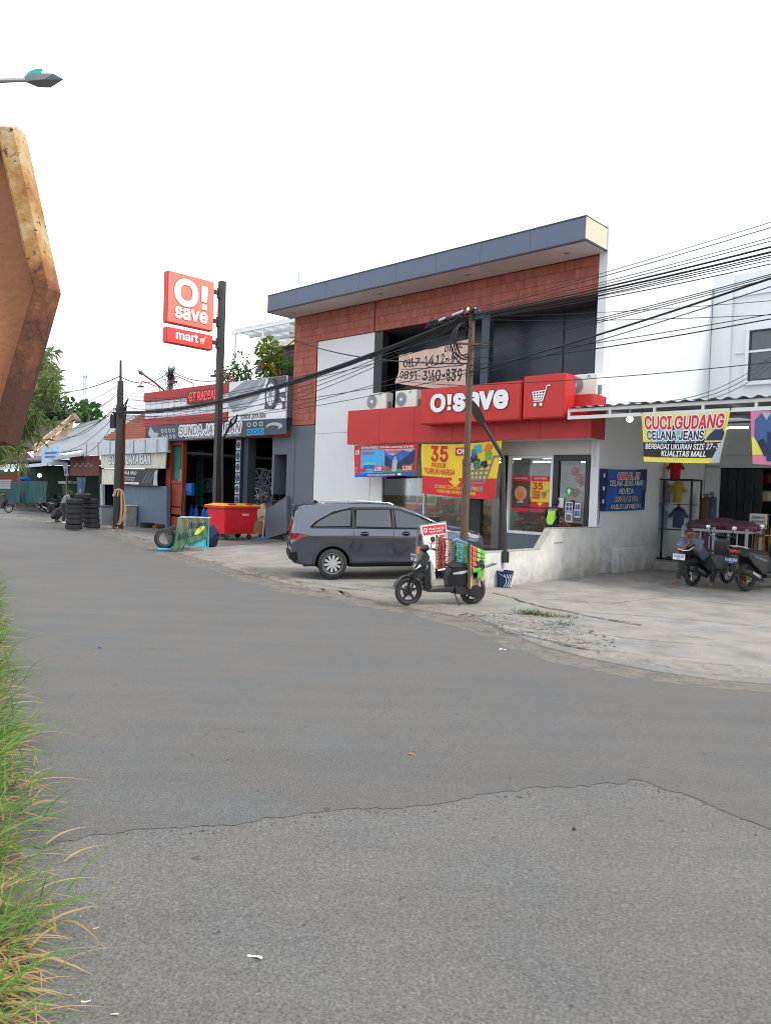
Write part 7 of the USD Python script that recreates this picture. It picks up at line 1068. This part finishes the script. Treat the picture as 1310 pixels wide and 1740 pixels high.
# ================================================================== poles, signs and lamps
P0 = at(367, 870, 31.4); P0[2] = 0; lp = loc(P0); zt = 2.2 + (823.5 - 480) * 31.4 / FPX
py = thing('pylon_sign', 'tall dark pole carrying the red square shop sign and a small red sign below it', 'sign', fw(lp[0], lp[1], 0), FR)
part(py, 'pole', rb(-.12, .12, -.12, .12, 0, zt, .01), M['dark_pole']); part(py, 'base_plate', rb(-.3, .3, -.3, .3, 0, .06, .01), M['dark_pole'])
up = lp[0]; g_ = lambda x, y: fu(x, y, up - .16)
s0, z1 = g_(286, 461); s1, z0 = g_(362, 559); zz1 = (g_(286, 461)[1] + g_(362, 476.5)[1]) / 2; zz0 = (g_(285.5, 548.7)[1] + g_(360.5, 560)[1]) / 2; L_ = abs(s0 - s1); o = max(s0, s1) - lp[1]
bxs = part(py, 'sign_box', rb(-.16, .16, o - L_, o, zz0, zz1, .015), M['red2side'] if 'red2side' in M else mat('pylon_sign_side', K(206, 40, 44), .4)); part(bxs, 'sign_face', rb(-.172, -.16, o - L_ + .02, o - .02, zz0 + .02, zz1 - .02, .004), M['salmon']); H_ = zz1 - zz0
org = (-.172, o - .02, zz0 + .02)
def excl(x, y, h, w): return unary_union([Polygon([(x, y + h * .32), (x + w * .12, y + h * .32), (x + w * .88, y + h * .32), (x + w, y + h), (x, y + h)]).buffer(0), Polygon([(x + w * .12, y), (x + w * .88, y), (x + w * .88, y + h * .24), (x + w * .12, y + h * .24)])])
gl = unary_union([tx('O', L_ * .12, H_ * .40, H_ * .47, L_ * .52, .07), excl(L_ * .70, H_ * .38, H_ * .48, L_ * .15), tx('save', L_ * .14, H_ * .12, H_ * .27, L_ * .72, .06)])
part(bxs, 'lettering_edge', ext(gl.buffer(.02), .008, SIDE, org), M['print_red']); part(bxs, 'lettering', ext(gl, .016, SIDE, org), M['sign_white'])
zz1 = (g_(286, 557)[1] + g_(362, 568)[1]) / 2; zz0 = (g_(285.5, 583)[1] + g_(360, 592.5)[1]) / 2; H_ = zz1 - zz0
bxs = part(py, 'sign_box', rb(-.16, .16, o - L_, o, zz0, zz1, .015), mat('pylon_sign_side_low', K(206, 40, 44), .4)); part(bxs, 'sign_face', rb(-.172, -.16, o - L_ + .02, o - .02, zz0 + .02, zz1 - .02, .004), M['red2']); org = (-.172, o - .02, zz0 + .02); part(bxs, 'lettering', ext(unary_union([tx('mart', L_ * .18, H_ * .3, H_ * .52, L_ * .48, .05), cart_icon(L_ * .70, H_ * .26, H_ * .5)]), .012, SIDE, org), M['sign_white'])
for y in (493, 543, 580): z = g_(363, y)[1]; part(py, 'bracket', [bar((0, .1, z), (0, o - L_ + .02, z), .08, .16), rb(-.1, .1, .1, .2, z - .22, z + .22, .02)], M['dark_pole'])
# slim street lamp beside it
b_ = at(379, 868, 31.0); b_[2] = 0; sl_ = thing('street_lamp', 'slim black street lamp beside the tall sign pole', 'street lamp'); h1 = at(378, 748, 31.0); h2 = at(391, 722, 30.6); part(sl_, 'pole', tube([b_, [h1[0], h1[1], h1[2]], h2], [.06, .05, .045], 8), M['dark_pole']); e1, e2 = at(389, 728, 30.6), at(405, 703, 30.3); hd = part(sl_, 'lamp_head', hull([e1 + [-.05, 0, 0], e1 + [.05, 0, 0], (e1 + e2) / 2 + [-.13, -.05, .05], (e1 + e2) / 2 + [.13, -.05, -.05], (e1 + e2) / 2 + [0, .08, .02], e2 + [0, 0, 0], e2 + [-.08, 0, -.05]]), M['plastic_black'], smooth=40); part(hd, 'lens', hull([(e1 * .55 + e2 * .45) + np.array([x_, -.14, z_]) for x_, z_ in ((-.05, .02), (.06, -.04), (.0, -.08))] + [e1 * .12 + e2 * .88 + np.array([-.01, -.1, -.02])]), M['silver'])
# leaning lamp by the low wall
b_ = fw(-.26, fu(859, 937, -.26)[0], .62); Yb = b_[1]; a_, e_ = at(854.5, 777, Yb), at(800, 684, Yb - .25); k_ = a_ + (e_ - a_) * .62
t = thing('street_lamp', 'black cranked lamp post standing on the low white wall', 'street lamp'); part(t, 'pole', tube([b_, a_ - [0, 0, .03], a_ + (e_ - a_) * .03, k_], [.055, .05, .05, .045], 10), M['dark_pole']); part(t, 'clamp', rb(b_[0] - .08, b_[0] + .08, b_[1] - .05, b_[1] + .02, .62, .88, .01), M['plastic_black']); part(t, 'lamp_head', hull([k_ + d_ for d_ in ([-.05, 0, -.05], [.06, 0, .05], [0, .06, 0])] + [e_ + d_ for d_ in ([-.04, 0, 0], [.05, 0, .06], [0, .05, 0])] + [(k_ + e_) / 2 + d_ for d_ in ([-.08, 0, -.08], [.09, 0, .08])]), M['plastic_black'], smooth=40)
# rusty service pole before the store
b_ = gnd(785, 1002, .05); tpz = 2.2 + (838 - 531) * b_[1] / FPX; RP = np.array([b_[0], b_[1], tpz]); t = thing('utility_pole', 'rusty brown service pole with coiled cable before the red canopy', 'utility pole'); zc = 2.2 + (838 - 700) * b_[1] / FPX
part(t, 'pole', [rod(b_, (b_[0], b_[1], 2.9), .092, 14), rod((b_[0], b_[1], 2.9), RP, .07, 14)], M['brown_steel'], smooth=40); part(t, 'collar', lathe([(0, 2.84), (.1, 2.84), (.1, 2.96), (0, 2.96)], 14)[0] * 1 + np.array([b_[0], b_[1], 0]) if False else tf(lathe([(0, 2.84), (.1, 2.84), (.1, 2.96), (0, 2.96)], 14), (b_[0], b_[1], 0)), M['brown_steel']); part(t, 'crossbar', [bar(RP + [-.4, -.05, -.72], RP + [.35, -.05, -.72], .04, .04), bar(RP + [-.16, -.05, -.1], RP + [.2, -.05, -.1], .04, .05)], M['brown_steel'])
for i, (dx, dz) in enumerate(((-.10, .06), (.05, .08), (.14, .03))): part(t, 'insulator', blob(RP + [dx, -.03, dz - .02], (.035, .035, .05), 1), M['sign_white'] if i < 2 else M['blue'])
part(t, 'junction_box', [rb(RP[0] + .02, RP[0] + .22, RP[1] - .12, RP[1] - .02, RP[2] - .16, RP[2] - .06, .02)], M['sky_blue']); part(t, 'cable_tangle', [tube(RP + np.c_[np.linspace(-1.0, .05, 16) + r.normal(0, .03, 16), -.1 + r.normal(0, .05, 16), np.linspace(-.36, -.02, 16) + r.normal(0, .045, 16)], .012, 5) for _ in range(7)], M['wire']); part(t, 'splice_sleeve', [rod(RP + [-.45, -.12, -.12], RP + [-.2, -.12, -.02], .03), rod(RP + [-.75, -.12, -.25], RP + [-.6, -.12, -.18], .025)], M['silver'])
co = thing('cable_coil', 'coil of spare black cable hanging on the rusty pole', 'cable'); cc = at(788, 581, b_[1] - .12)
for k in range(5): part(co, 'loop', tf(ring(.33 + .02 * k, .012, 30, 5, flat=1.0), cc + r.normal(0, .03, 3), r.uniform(35, 60), 0, r.uniform(-6, 6)), M['wire'])
# wooden-looking pole by the annex with its hose
b2 = gnd(199, 898, .05); H2 = lambda y: 2.2 + (818.5 - y) * b2[1] / FPX; t = thing('utility_pole', 'dark thick utility pole with a coiled hose, beside the faded old shop sign', 'utility pole'); part(t, 'pole', [tube([b2, [b2[0], b2[1], H2(690)]], [.2, .17], 10), tube([[b2[0], b2[1], H2(690)], [b2[0], b2[1], H2(648)]], [.15, .13], 10), tube([[b2[0], b2[1], H2(648)], [b2[0] - .02, b2[1], H2(613)]], [.06, .05], 8)], M['dark_pole'], smooth=40); part(t, 'side_pole', rod([b2[0] + .2, b2[1] + .1, 0], [b2[0] + .2, b2[1] + .1, H2(691)], .05), M['maroon']); part(t, 'cable_knot', [tube(np.array([b2[0], b2[1], H2(705)]) + r.normal(0, .22, (9, 3)) * [1, .5, 1.4], .03, 5) for _ in range(6)], M['wire']); part(t, 'box', rb(b2[0] - .42, b2[0] - .18, b2[1] - .1, b2[1] + .1, H2(728), H2(706), .02), M['plastic_black'])
ho = thing('hose', 'tan hose hung in long loops on the dark utility pole', 'hose'); [part(ho, 'loop', tube([np.array([b2[0] + .05 + k * .05, b2[1] - .23, H2(832)]) + [dx * w_, -.03 * k, dz] for dx, dz in ((-.2, -.3), (-.1, -.02), (.02, .03), (.14, -.05), (.2, -.4), (.22, -.95), (.16, -1.35), (.05, -1.6))], .03, 6), M['tan']) for k, w_ in enumerate((1, .7, 1.25, .5))]; part(ho, 'loop', tube([gnd(x, y, .06) + np.array([0, 0, z_]) for x, y, z_ in ((203, 890, .4), (200, 899, .05), (190, 897, 0), (183, 894, 0))], .03, 6), M['tan'])
b3 = at(290, 668, 44.); t = thing('utility_pole', 'grey pole rising behind the red parapet', 'utility pole'); part(t, 'pole', rod((b3[0], b3[1], 0), at(290, 625, 44.), .17, 8), M['conc']); part(t, 'cable_knot', [tube(at(291, 640, 43.8) + r.normal(0, .3, (9, 3)) * [1, .3, 1.5], .02, 4) for _ in range(7)], M['wire'])
t = thing('street_lamp', 'old curved street lamp leaning over the red parapet', 'street lamp'); part(t, 'pole', tube([at(284, 745, 40.), at(284, 676, 40.), at(279, 663, 40.), at(262, 649, 40.), at(245, 637, 40.)], .055, 6), M['dark_pole']); part(t, 'lamp_head', hull([at(246, 638.5, 40) + [0, -.1, 0], at(246, 636, 40) + [0, .1, 0], at(236, 630, 40) + [0, -.12, .02], at(235, 635, 40) + [0, .1, 0], at(240, 629.5, 40)]), M['dark_pole'])
# street lamp with turquoise fin, reaching in from beyond the verge
YL = 12.; Lh = lambda x, y: at(x, y, YL); t = thing('street_lamp', 'grey street lamp head with turquoise fin reaching over the road', 'street lamp'); foot = Lh(-150, 140); part(t, 'arm', tube([(foot[0], YL, 0), (foot[0], YL, foot[2] - .5), (foot[0] + .25, YL, foot[2]), Lh(45, 134.5)], [.09, .07, .05, .03], 10), M['steel'], smooth=40)
hd = part(t, 'lamp_head', hull([Lh(38, 133), Lh(42, 138), Lh(60, 141.5) + [0, -.1, 0], Lh(60, 141.5) + [0, .1, 0], Lh(80, 141) + [0, -.12, 0], Lh(80, 141) + [0, .12, 0], Lh(108, 134), Lh(95, 130) + [0, -.1, 0], Lh(95, 130) + [0, .1, 0], Lh(60, 129) + [0, -.1, 0], Lh(60, 129) + [0, .1, 0]]), M['print_grey'], smooth=40); part(hd, 'fin', hull([Lh(x, y) + [0, d_, 0] for x, y in ((40, 132), (50, 121), (62, 116.5), (72, 116), (68, 126), (64, 131)) for d_ in (-.01, .01)]), M['turq_fin'] if 'turq_fin' in M else mat('turquoise_fin', K(40, 170, 150), .3)); part(hd, 'yellow_mark', hull([Lh(x, y) + [0, d_, 0] for x, y in ((63, 130), (68, 127), (73, 129.5)) for d_ in (-.012, .012)]), M['yellow'])
# telecom masts far away
for k, (x, yt, yb, Y, lb) in enumerate(((97.5, 632, 720, 240., 'pale lattice mast nearer the narrow-leaved tree'), (143.5, 637, 720, 250., 'pale lattice mast standing above the zinc roof'))):
    p0, p1 = at(x - 1, yb, Y), at(x, yt, Y); p0 = np.array([p0[0], p0[1], 0]); t = thing('lattice_mast', lb, 'mast'); w0, w1 = 1.6, .7; n_ = 16; zt = p1[2]; MS = M['mast']
    cor = lambda f, i: p0 + [((i % 2) * 2 - 1) * (w0 + (w1 - w0) * f) / 2, ((i // 2) * 2 - 1) * (w0 + (w1 - w0) * f) / 2, zt * f]
    part(t, 'leg', [rod(cor(0, i), cor(1, i), .09, 4) for i in range(4)], MS); part(t, 'brace', [rod(cor(j / n_, a), cor((j + 1) / n_, b), .05, 4) for j in range(n_) for a, b in ((0, 1), (1, 0), (2, 3), (3, 2), (0, 2), (1, 3))], MS); part(t, 'antenna', [rod(p0 + [dx, -.9, zt * f], p0 + [dx, -.9, zt * f + 2.2], .17, 6) for f in (.86, .93, .97) for dx in (-.9, 0, .9)], MS)
# ================================================================== cables
def cable(p, q, sag, rad, lb, grp, n=16):
    f = np.linspace(0, 1, n)[:, None]; P = np.asarray(p) * (1 - f) + np.asarray(q) * f - np.array([0, 0, 1]) * sag * 4 * f * (1 - f); return solo('overhead_cable', tube(P, rad * .8, 5), M['wire'], lb, 'cable', grp)
LP2 = np.array([b2[0], b2[1] - .15, 0]); PC = np.array([13.2, 5.2, 0])
pc = thing('utility_pole', 'pole across the side street that carries the far cable ends', 'utility pole', (13.3, 5.0, 0)); part(pc, 'pole', rod((0, 0, -.2), (0, 0, 9.5), .14, 12), M['conc'])
g1, l1 = 'cables between the two service poles', 'black cable sagging from the rusty pole down to the dark utility pole'
for k in range(8): cable(RP + [.0, -.06 + .015 * k, -.04 - .012 * k], LP2 + [.05 * (k % 3), 0, H2(700) - .02 * k - (.06 * (k - 4) if k > 4 else 0)], .60 + .012 * k + (.12 * (k - 4) if k > 4 else 0), .034 if k < 2 else .018 if k < 5 else .012, l1, g1, 26)
for k, (y0, y1, sg) in enumerate(((560, 692, .35), (572, 680, .5), (600, 706, .75), (628, 700, .35), (634, 704, .55))): cable(np.array([RP[0], RP[1] - .08, 2.2 + (838 - y0) * RP[1] / FPX]), LP2 + [0, 0, H2(y1)], sg, .012, 'thin black cable low between the rusty pole and the dark utility pole', 'thin low cables between the poles', 26)
ORD = ('uppermost thin', 'second highest thin', 'third highest thin', 'fourth highest thin', 'upper thick black', 'lower thick black', 'thin, just under the thick pair', 'third lowest thin', 'second lowest thin', 'lowest thin'); ORD3 = ('upper of three', 'middle of three', 'lower of three', 'thickest black', 'thin, hugging the thickest', 'straight thin', 'straight dark', 'faint upper level', 'faintest upper', 'lowest, nearly level')
g2_, l2 = 'cables fanning from the top of the rusty pole', 'thin black cable fanning out from the top of the rusty pole over the side street'
for k, (y0, y, rad, sg) in enumerate(((528, 377, .008, .3), (531, 386, .010, .3), (534, 403, .009, .35), (536, 409, .010, .4), (538, 419, .022, .35), (540, 428, .024, .35), (541, 433, .012, .4), (543, 441, .010, .45), (545, 448, .012, .5), (546, 436, .012, .35))):
    a_ = np.array([RP[0], RP[1] - .07, 2.2 + (838 - y0) * RP[1] / FPX]); e_ = at(1310, y, 11.6); q = a_ + 2.05 * (e_ - a_); f_ = 1 / 2.05; cable(a_, q + [0, 0, sg * 4 * f_ * (1 - f_) / f_ * .5], sg * .5, rad, '%s cable fanning from the rusty pole top' % ORD[k], g2_, 22)
g3, l3 = 'cables leaving the rusty pole at half height', 'black cable leaving the rusty pole at half height towards the corner house'
for k, (y0, y, rad) in enumerate(((590, 455, .011), (594, 458, .010), (597, 462, .010), (633, 462, .026), (640, 476, .012), (611, 523, .010), (622, 531, .014), (545, 524, .008), (540, 500, .007), (655, 605, .010))):
    a_ = np.array([RP[0], RP[1] - .07, 2.2 + (838 - y0) * RP[1] / FPX]); e_ = at(1310, y, 11.8); q = a_ + 2.05 * (e_ - a_); cable(a_, q + [0, 0, .25], .22, rad, '%s cable leaving the rusty pole halfway up' % ORD3[k], g3, 22)
for k, (x, y) in enumerate(((1262, 604), (1240, 610), (1225, 618))): cable(fw(*(lambda p_: (p_[0], SB + .2, p_[1]))(fs(1330, 590 + 6 * k, SB + .2))), fw(*(lambda p_: (p_[0], .6, p_[1]))(fs(1068 + 22 * k, 683, .6))), .55, .014, 'black cable dropping from the white house to the canopy roof', 'cables from the white house to the canopy', 14)
mid = fw(13.5, .05, fs(503, 577, .05)[1]); g5 = 'cable strung over the tile corner of the store'
cable(at(290, 629, 44.), mid, 1.1, .030, 'black cable rising from the grey pole to the tiled wall corner', g5, 20); cable(mid, RP + [-.02, -.05, -1.15], .25, .024, 'black cable from the tiled wall corner down across the white panel', None, 18); cable(LP2 + [0, 0, H2(641)], at(290, 629, 44.), .5, .03, 'black cable between the dark utility pole and the grey pole', None, 14)
g6, l6 = 'cables spreading over the zinc roofs', 'thin cable spreading from the dark utility pole over the low zinc roofs'
for k, (y, x1, y1, Y1, sg) in enumerate(((641, 60, 655, 60, .6), (655, 40, 690, 58, .8), (668, 90, 715, 56, .5), (672, 30, 728, 54, .7), (684, 110, 742, 47, .5), (690, 60, 745, 50, .7), (694, 20, 748, 52, .9), (700, 95, 768, 45, .5), (704, 140, 772, 40, .4), (700, 45, 715, 70, .9))): cable(LP2 + [0, 0, H2(y)], at(x1, y1, Y1), sg, .016 if k else .03, l6, g6, 14)
g7, l7 = 'cables between the dark pole and the red parapet', 'thin cable between the dark utility pole and the red tiled parapet'
for k, (y, x1, y1) in enumerate(((668, 330, 668), (676, 392, 672), (686, 300, 690), (692, 360, 678), (702, 340, 694), (664, 262, 655), (708, 270, 706))): q = fs(x1, y1, S3 + .1); cable(LP2 + [0, 0, H2(y)], fw(q[0], S3 + .1, q[1]), .25, .013, l7, g7, 12)
an = fw(*(lambda q_: (q_[0], -2., q_[1]))(fs(507, 490, -2.))); t = thing('aerial', 'thin aerial rod on the store roof', 'aerial'); part(t, 'rod', rod(an - [0, 0, .6], an + [0, 0, .75], .018, 5), M['steel']); part(t, 'crosspiece', [bar(an + [0, 0, z_], an + [.14, 0, z_], .03, .03) for z_ in (.25, .65)], M['steel'])
# ================================================================== verge, rusty sign, litter
vg = Polygon([(-40, 26), (-14, 26)] + [tuple(gnd(x, y, 0)[:2]) for x, y in ((-6, 985), (4, 1100), (10, 1180), (26, 1300), (32, 1420), (30, 1600), (26, 1760))] + [(-1.2, -3), (-40, -3)]).buffer(0)
M['verge_soil'] = mat('verge_soil', (.12, .10, .075), .95, .35, 9, .9, 40, dirt=(.26, .215, .15), dirt_amt=.6)
setting('verge', sheet(vg, lambda v, d: np.c_[v[:, :2], .004 + .10 * np.clip(d / .8, 0, 1) + (meshkit.fbm(v * 2.1, 3, 4) - .5) * .05 * np.clip(d * 3, 0, 1)], .35), M['verge_soil'], True)
def blades(n, fn, seed, l, w, lean):
    r = np.random.default_rng(seed); V, Fq = [], []
    for _ in range(n):
        p, dirn, sc_ = fn(r); L_ = l * sc_ * r.uniform(.6, 1.25); W_ = w * r.uniform(.7, 1.3); az = math.atan2(dirn[1], dirn[0]) + r.normal(0, .55); d = np.array([math.cos(az), math.sin(az), 0]); s = np.array([-d[1], d[0], 0]); ln = lean * r.uniform(.5, 1.5); k = len(V); m_ = 5; roll = r.normal(0, .5)
        for i in range(m_ + 1):
            f = i / m_; c = p + d * L_ * (ln * f + .45 * ln * f * f) + np.array([0, 0, L_ * (f * 1.0 - ln * .62 * f * f)]); ww = W_ * (1 - f ** 1.6) + .0006; V += [c + (s + [0, 0, roll]) * ww / 2, c - (s + [0, 0, roll]) * ww / 2]
        for i in range(m_): a = k + 2 * i; Fq += [(a, a + 1, a + 3), (a, a + 3, a + 2)]
    return np.array(V), np.array(Fq)
gx = LineString([tuple(gnd(x, y, 0)[:2]) for x, y in ((-22, 960), (-10, 1060), (2, 1140), (16, 1250), (28, 1400), (18, 1560), (0, 1740), (-26, 1900))])
cent = [(gx.interpolate(f, normalized=True).coords[0]) for f in np.linspace(0, 1, 70)]
def tuft_pts(spread, out):
    cs = [(c[0] - abs(x) * out, c[1], k) for k, c in enumerate(cent) for x in np.random.default_rng(k).uniform(0, 1, 4)]
    def fn(r):
        c = cs[int(len(cs) * r.random() ** .62)]; x, y = c[0] + r.normal(0, spread), c[1] + r.normal(0, spread); return np.array([x, y, .02]), np.array([.8, -.1, 0]) if r.random() < .7 else r.normal(0, 1, 3), 1.0
    return fn
GR = leafm('grass_green', K(96, 136, 56), K(190, 204, 112)); GD = leafm('grass_dry', K(186, 160, 110), K(240, 220, 168))
solo('grass', blades(1800, tuft_pts(.09, .40), 51, .36, .010, .70), GR, 'long green grass blades leaning out over the road from the verge', 'grass', kind='stuff'); solo('dry_grass', blades(1500, tuft_pts(.12, .4), 52, .17, .008, 1.2), GD, 'dry straw-coloured grass matted along the verge', 'grass', kind='stuff')
def near_pts(r):
    y = r.uniform(2.3, 3.4); return np.array([-1.46 - .055 * (y - 2.4) * 4 + r.normal(-.08, .1), y, .02]), np.array([.9, -.35, 0]), 1.0
solo('dry_grass', blades(420, near_pts, 53, .12, .014, 1.35), GD, 'curled broad dry blades at the near end of the verge', 'grass', kind='stuff')
GW = leafm('weed_leaf', K(84, 104, 60), K(146, 152, 100))
def weed(lb, x, y, n, l, seed):
    c = gnd(x, y, .05); solo('weed', blades(n, lambda r: (c + np.array([r.normal(0, .16), r.normal(0, .09), 0]), r.normal(0, 1, 3), 1.0), seed, l, .010, .8), GW, lb, 'weed')
weed('largest green weed tuft growing in the cracked concrete', 908, 1045, 150, .16, 61); weed('low flat weed trailing beside the largest tuft', 945, 1049, 90, .09, 62); weed('small weed sprig at the edge of the broken slab', 950, 1062, 50, .10, 63)
# rusty hexagonal sign close to the camera
YS = 1.5; RS = lambda x, y, d=0: at(x, y, YS + d)
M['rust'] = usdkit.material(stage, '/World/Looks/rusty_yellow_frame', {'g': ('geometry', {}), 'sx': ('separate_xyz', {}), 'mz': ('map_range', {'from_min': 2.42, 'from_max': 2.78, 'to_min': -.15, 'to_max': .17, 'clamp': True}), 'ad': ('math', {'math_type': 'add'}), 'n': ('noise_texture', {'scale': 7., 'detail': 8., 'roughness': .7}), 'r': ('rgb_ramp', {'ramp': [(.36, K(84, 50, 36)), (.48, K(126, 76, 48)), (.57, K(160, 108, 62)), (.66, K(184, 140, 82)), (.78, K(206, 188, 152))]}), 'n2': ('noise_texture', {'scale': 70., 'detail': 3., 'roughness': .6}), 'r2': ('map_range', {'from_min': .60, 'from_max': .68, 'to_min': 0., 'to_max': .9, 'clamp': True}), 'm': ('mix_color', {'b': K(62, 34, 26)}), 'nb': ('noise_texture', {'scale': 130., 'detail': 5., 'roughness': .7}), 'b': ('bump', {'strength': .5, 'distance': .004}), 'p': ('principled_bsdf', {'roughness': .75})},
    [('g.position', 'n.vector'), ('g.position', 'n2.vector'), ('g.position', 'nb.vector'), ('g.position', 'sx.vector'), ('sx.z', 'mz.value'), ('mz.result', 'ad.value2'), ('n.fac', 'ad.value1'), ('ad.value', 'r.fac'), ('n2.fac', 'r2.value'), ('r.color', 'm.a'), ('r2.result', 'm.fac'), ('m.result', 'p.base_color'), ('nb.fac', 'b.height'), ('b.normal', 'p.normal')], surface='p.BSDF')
M['rust_plate'] = mat('rusty_brown_plate', K(172, 114, 78), .7, .08, 3., .2, 60, dirt=K(146, 92, 64), dirt_amt=.3)
rs = thing('rusty_sign', 'rusty yellow-brown hexagonal sign frame close by at the roadside', 'sign')
out = [RS(*q) for q in ((-420, 205), (40, 225), (100, 497), (28, 757), (-420, 748), (-500, 480))]; ins = [RS(*q) for q in ((-380, 245), (10, 254), (67, 497), (0, 726), (-380, 712), (-455, 480))]
for k in range(6):
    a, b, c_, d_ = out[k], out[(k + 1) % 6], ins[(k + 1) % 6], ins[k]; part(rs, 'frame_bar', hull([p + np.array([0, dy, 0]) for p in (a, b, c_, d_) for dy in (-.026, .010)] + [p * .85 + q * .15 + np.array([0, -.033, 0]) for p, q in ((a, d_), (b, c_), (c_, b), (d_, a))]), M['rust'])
part(rs, 'plate', hull([p + np.array([0, dy, 0]) for p in ins for dy in (.006, .010)]), M['rust_plate'])
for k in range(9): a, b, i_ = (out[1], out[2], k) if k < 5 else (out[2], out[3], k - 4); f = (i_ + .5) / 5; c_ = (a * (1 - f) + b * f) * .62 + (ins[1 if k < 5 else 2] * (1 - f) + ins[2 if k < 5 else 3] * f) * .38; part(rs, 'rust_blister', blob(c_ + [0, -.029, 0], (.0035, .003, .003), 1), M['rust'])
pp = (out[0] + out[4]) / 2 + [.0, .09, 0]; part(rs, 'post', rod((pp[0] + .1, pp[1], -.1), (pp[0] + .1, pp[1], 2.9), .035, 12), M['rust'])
# litter
def scrap(nm, lb, cat, x, y, w_, l_, mt, rz, z=0.):
    p = gnd(x, y, z); v, f = trimesh.creation.triangulate_polygon(sbox(-l_ / 2, -w_ / 2, l_ / 2, w_ / 2), engine='earcut'); v, f = trimesh.remesh.subdivide_to_size(np.hstack([v, np.zeros((len(v), 1))]), f, .02); v = v.copy(); v[:, 2] = .006 + .006 * np.sin(v[:, 0] * 60 + rz); solo(nm, [tf((v, f), p, rz), tf((v - [0, 0, .001], f[:, ::-1]), p, rz)], mt, lb, cat)
scrap('paper_scrap', 'white paper strip lying on the coarse asphalt', 'litter', 433, 1628, .014, .08, M['paper'], -25, -.005); scrap('wrapper', 'small red and white wrapper on the road', 'litter', 700, 1283, .018, .06, M['orange'], -10); scrap('wrapper', 'tiny blue wrapper far up the road', 'litter', 167, 1101, .05, .1, M['blue'], 0); scrap('dry_leaf', 'tan dry leaf near the bottom of the verge', 'litter', 163, 1578, .010, .03, M['tan'], 30, -.005); scrap('dry_leaf', 'pale dry leaf below the paper strip', 'litter', 146, 1703, .009, .04, M['cream'], 5, -.005); scrap('dry_leaf', 'pale dry leaf lowest on the road', 'litter', 195, 1727, .008, .035, M['cream'], -12, -.005); scrap('wrapper', 'white scrap by the kerb stones', 'litter', 854, 1104, .05, .1, M['paper'], 15)
p = gnd(976, 1411, -.005); solo('pebble', [hull(np.random.default_rng(5).normal(0, 1, (24, 3)) * [.008, .008, .006] + p + [0, 0, .008])], M['plastic_black'], 'small black pebble on the coarse asphalt', 'pebble'); p = gnd(790, 1047, .03); solo('leaf_litter', [hull(np.random.default_rng(k).normal(0, 1, (8, 3)) * [.07, .05, .02] + p + [k * .07, 0, .03]) for k in range(4)], M['brown'], 'brown dry leaf heap beside the snack scooter', 'litter')
p = lambda r: (lambda y: (-1.22 - .16 * (y - 2.7) + r.normal(0, .10) - (y - 2.7) * .12, y, -.004))(r.uniform(2.7, 4.2)); solo('grit', crumbs(110, p, .0032, 9), M['tan'], 'pale grit and seed husks scattered by the verge', 'grit', kind='stuff')

# the trees across the road behind us, which the car and the shop windows mirror
rt = np.random.default_rng(77); cs_ = np.array([(x + rt.normal(0, .8), -13 - abs(rt.normal(0, 2.5)), rt.uniform(.8, 5.2) * (1 + .25 * math.sin(x * .7))) for x in np.linspace(-34, 34, 150)])
solo('far_trees', leafs(9000, clump(cs_, 1.7, .8), .7, .5, 78, .2), LF['dark'], 'belt of dark trees on the far side of the road', 'trees', kind='stuff')

def on_road(r):
    x, y = r.uniform(-1.6, 5), r.uniform(2.4, 9.); return x, y, -.004 if y < 4.6 else .001
solo('road_grit', crumbs(420, on_road, .0055, 13), M['fragment'], 'small loose stones scattered over the near asphalt', 'grit', kind='stuff')
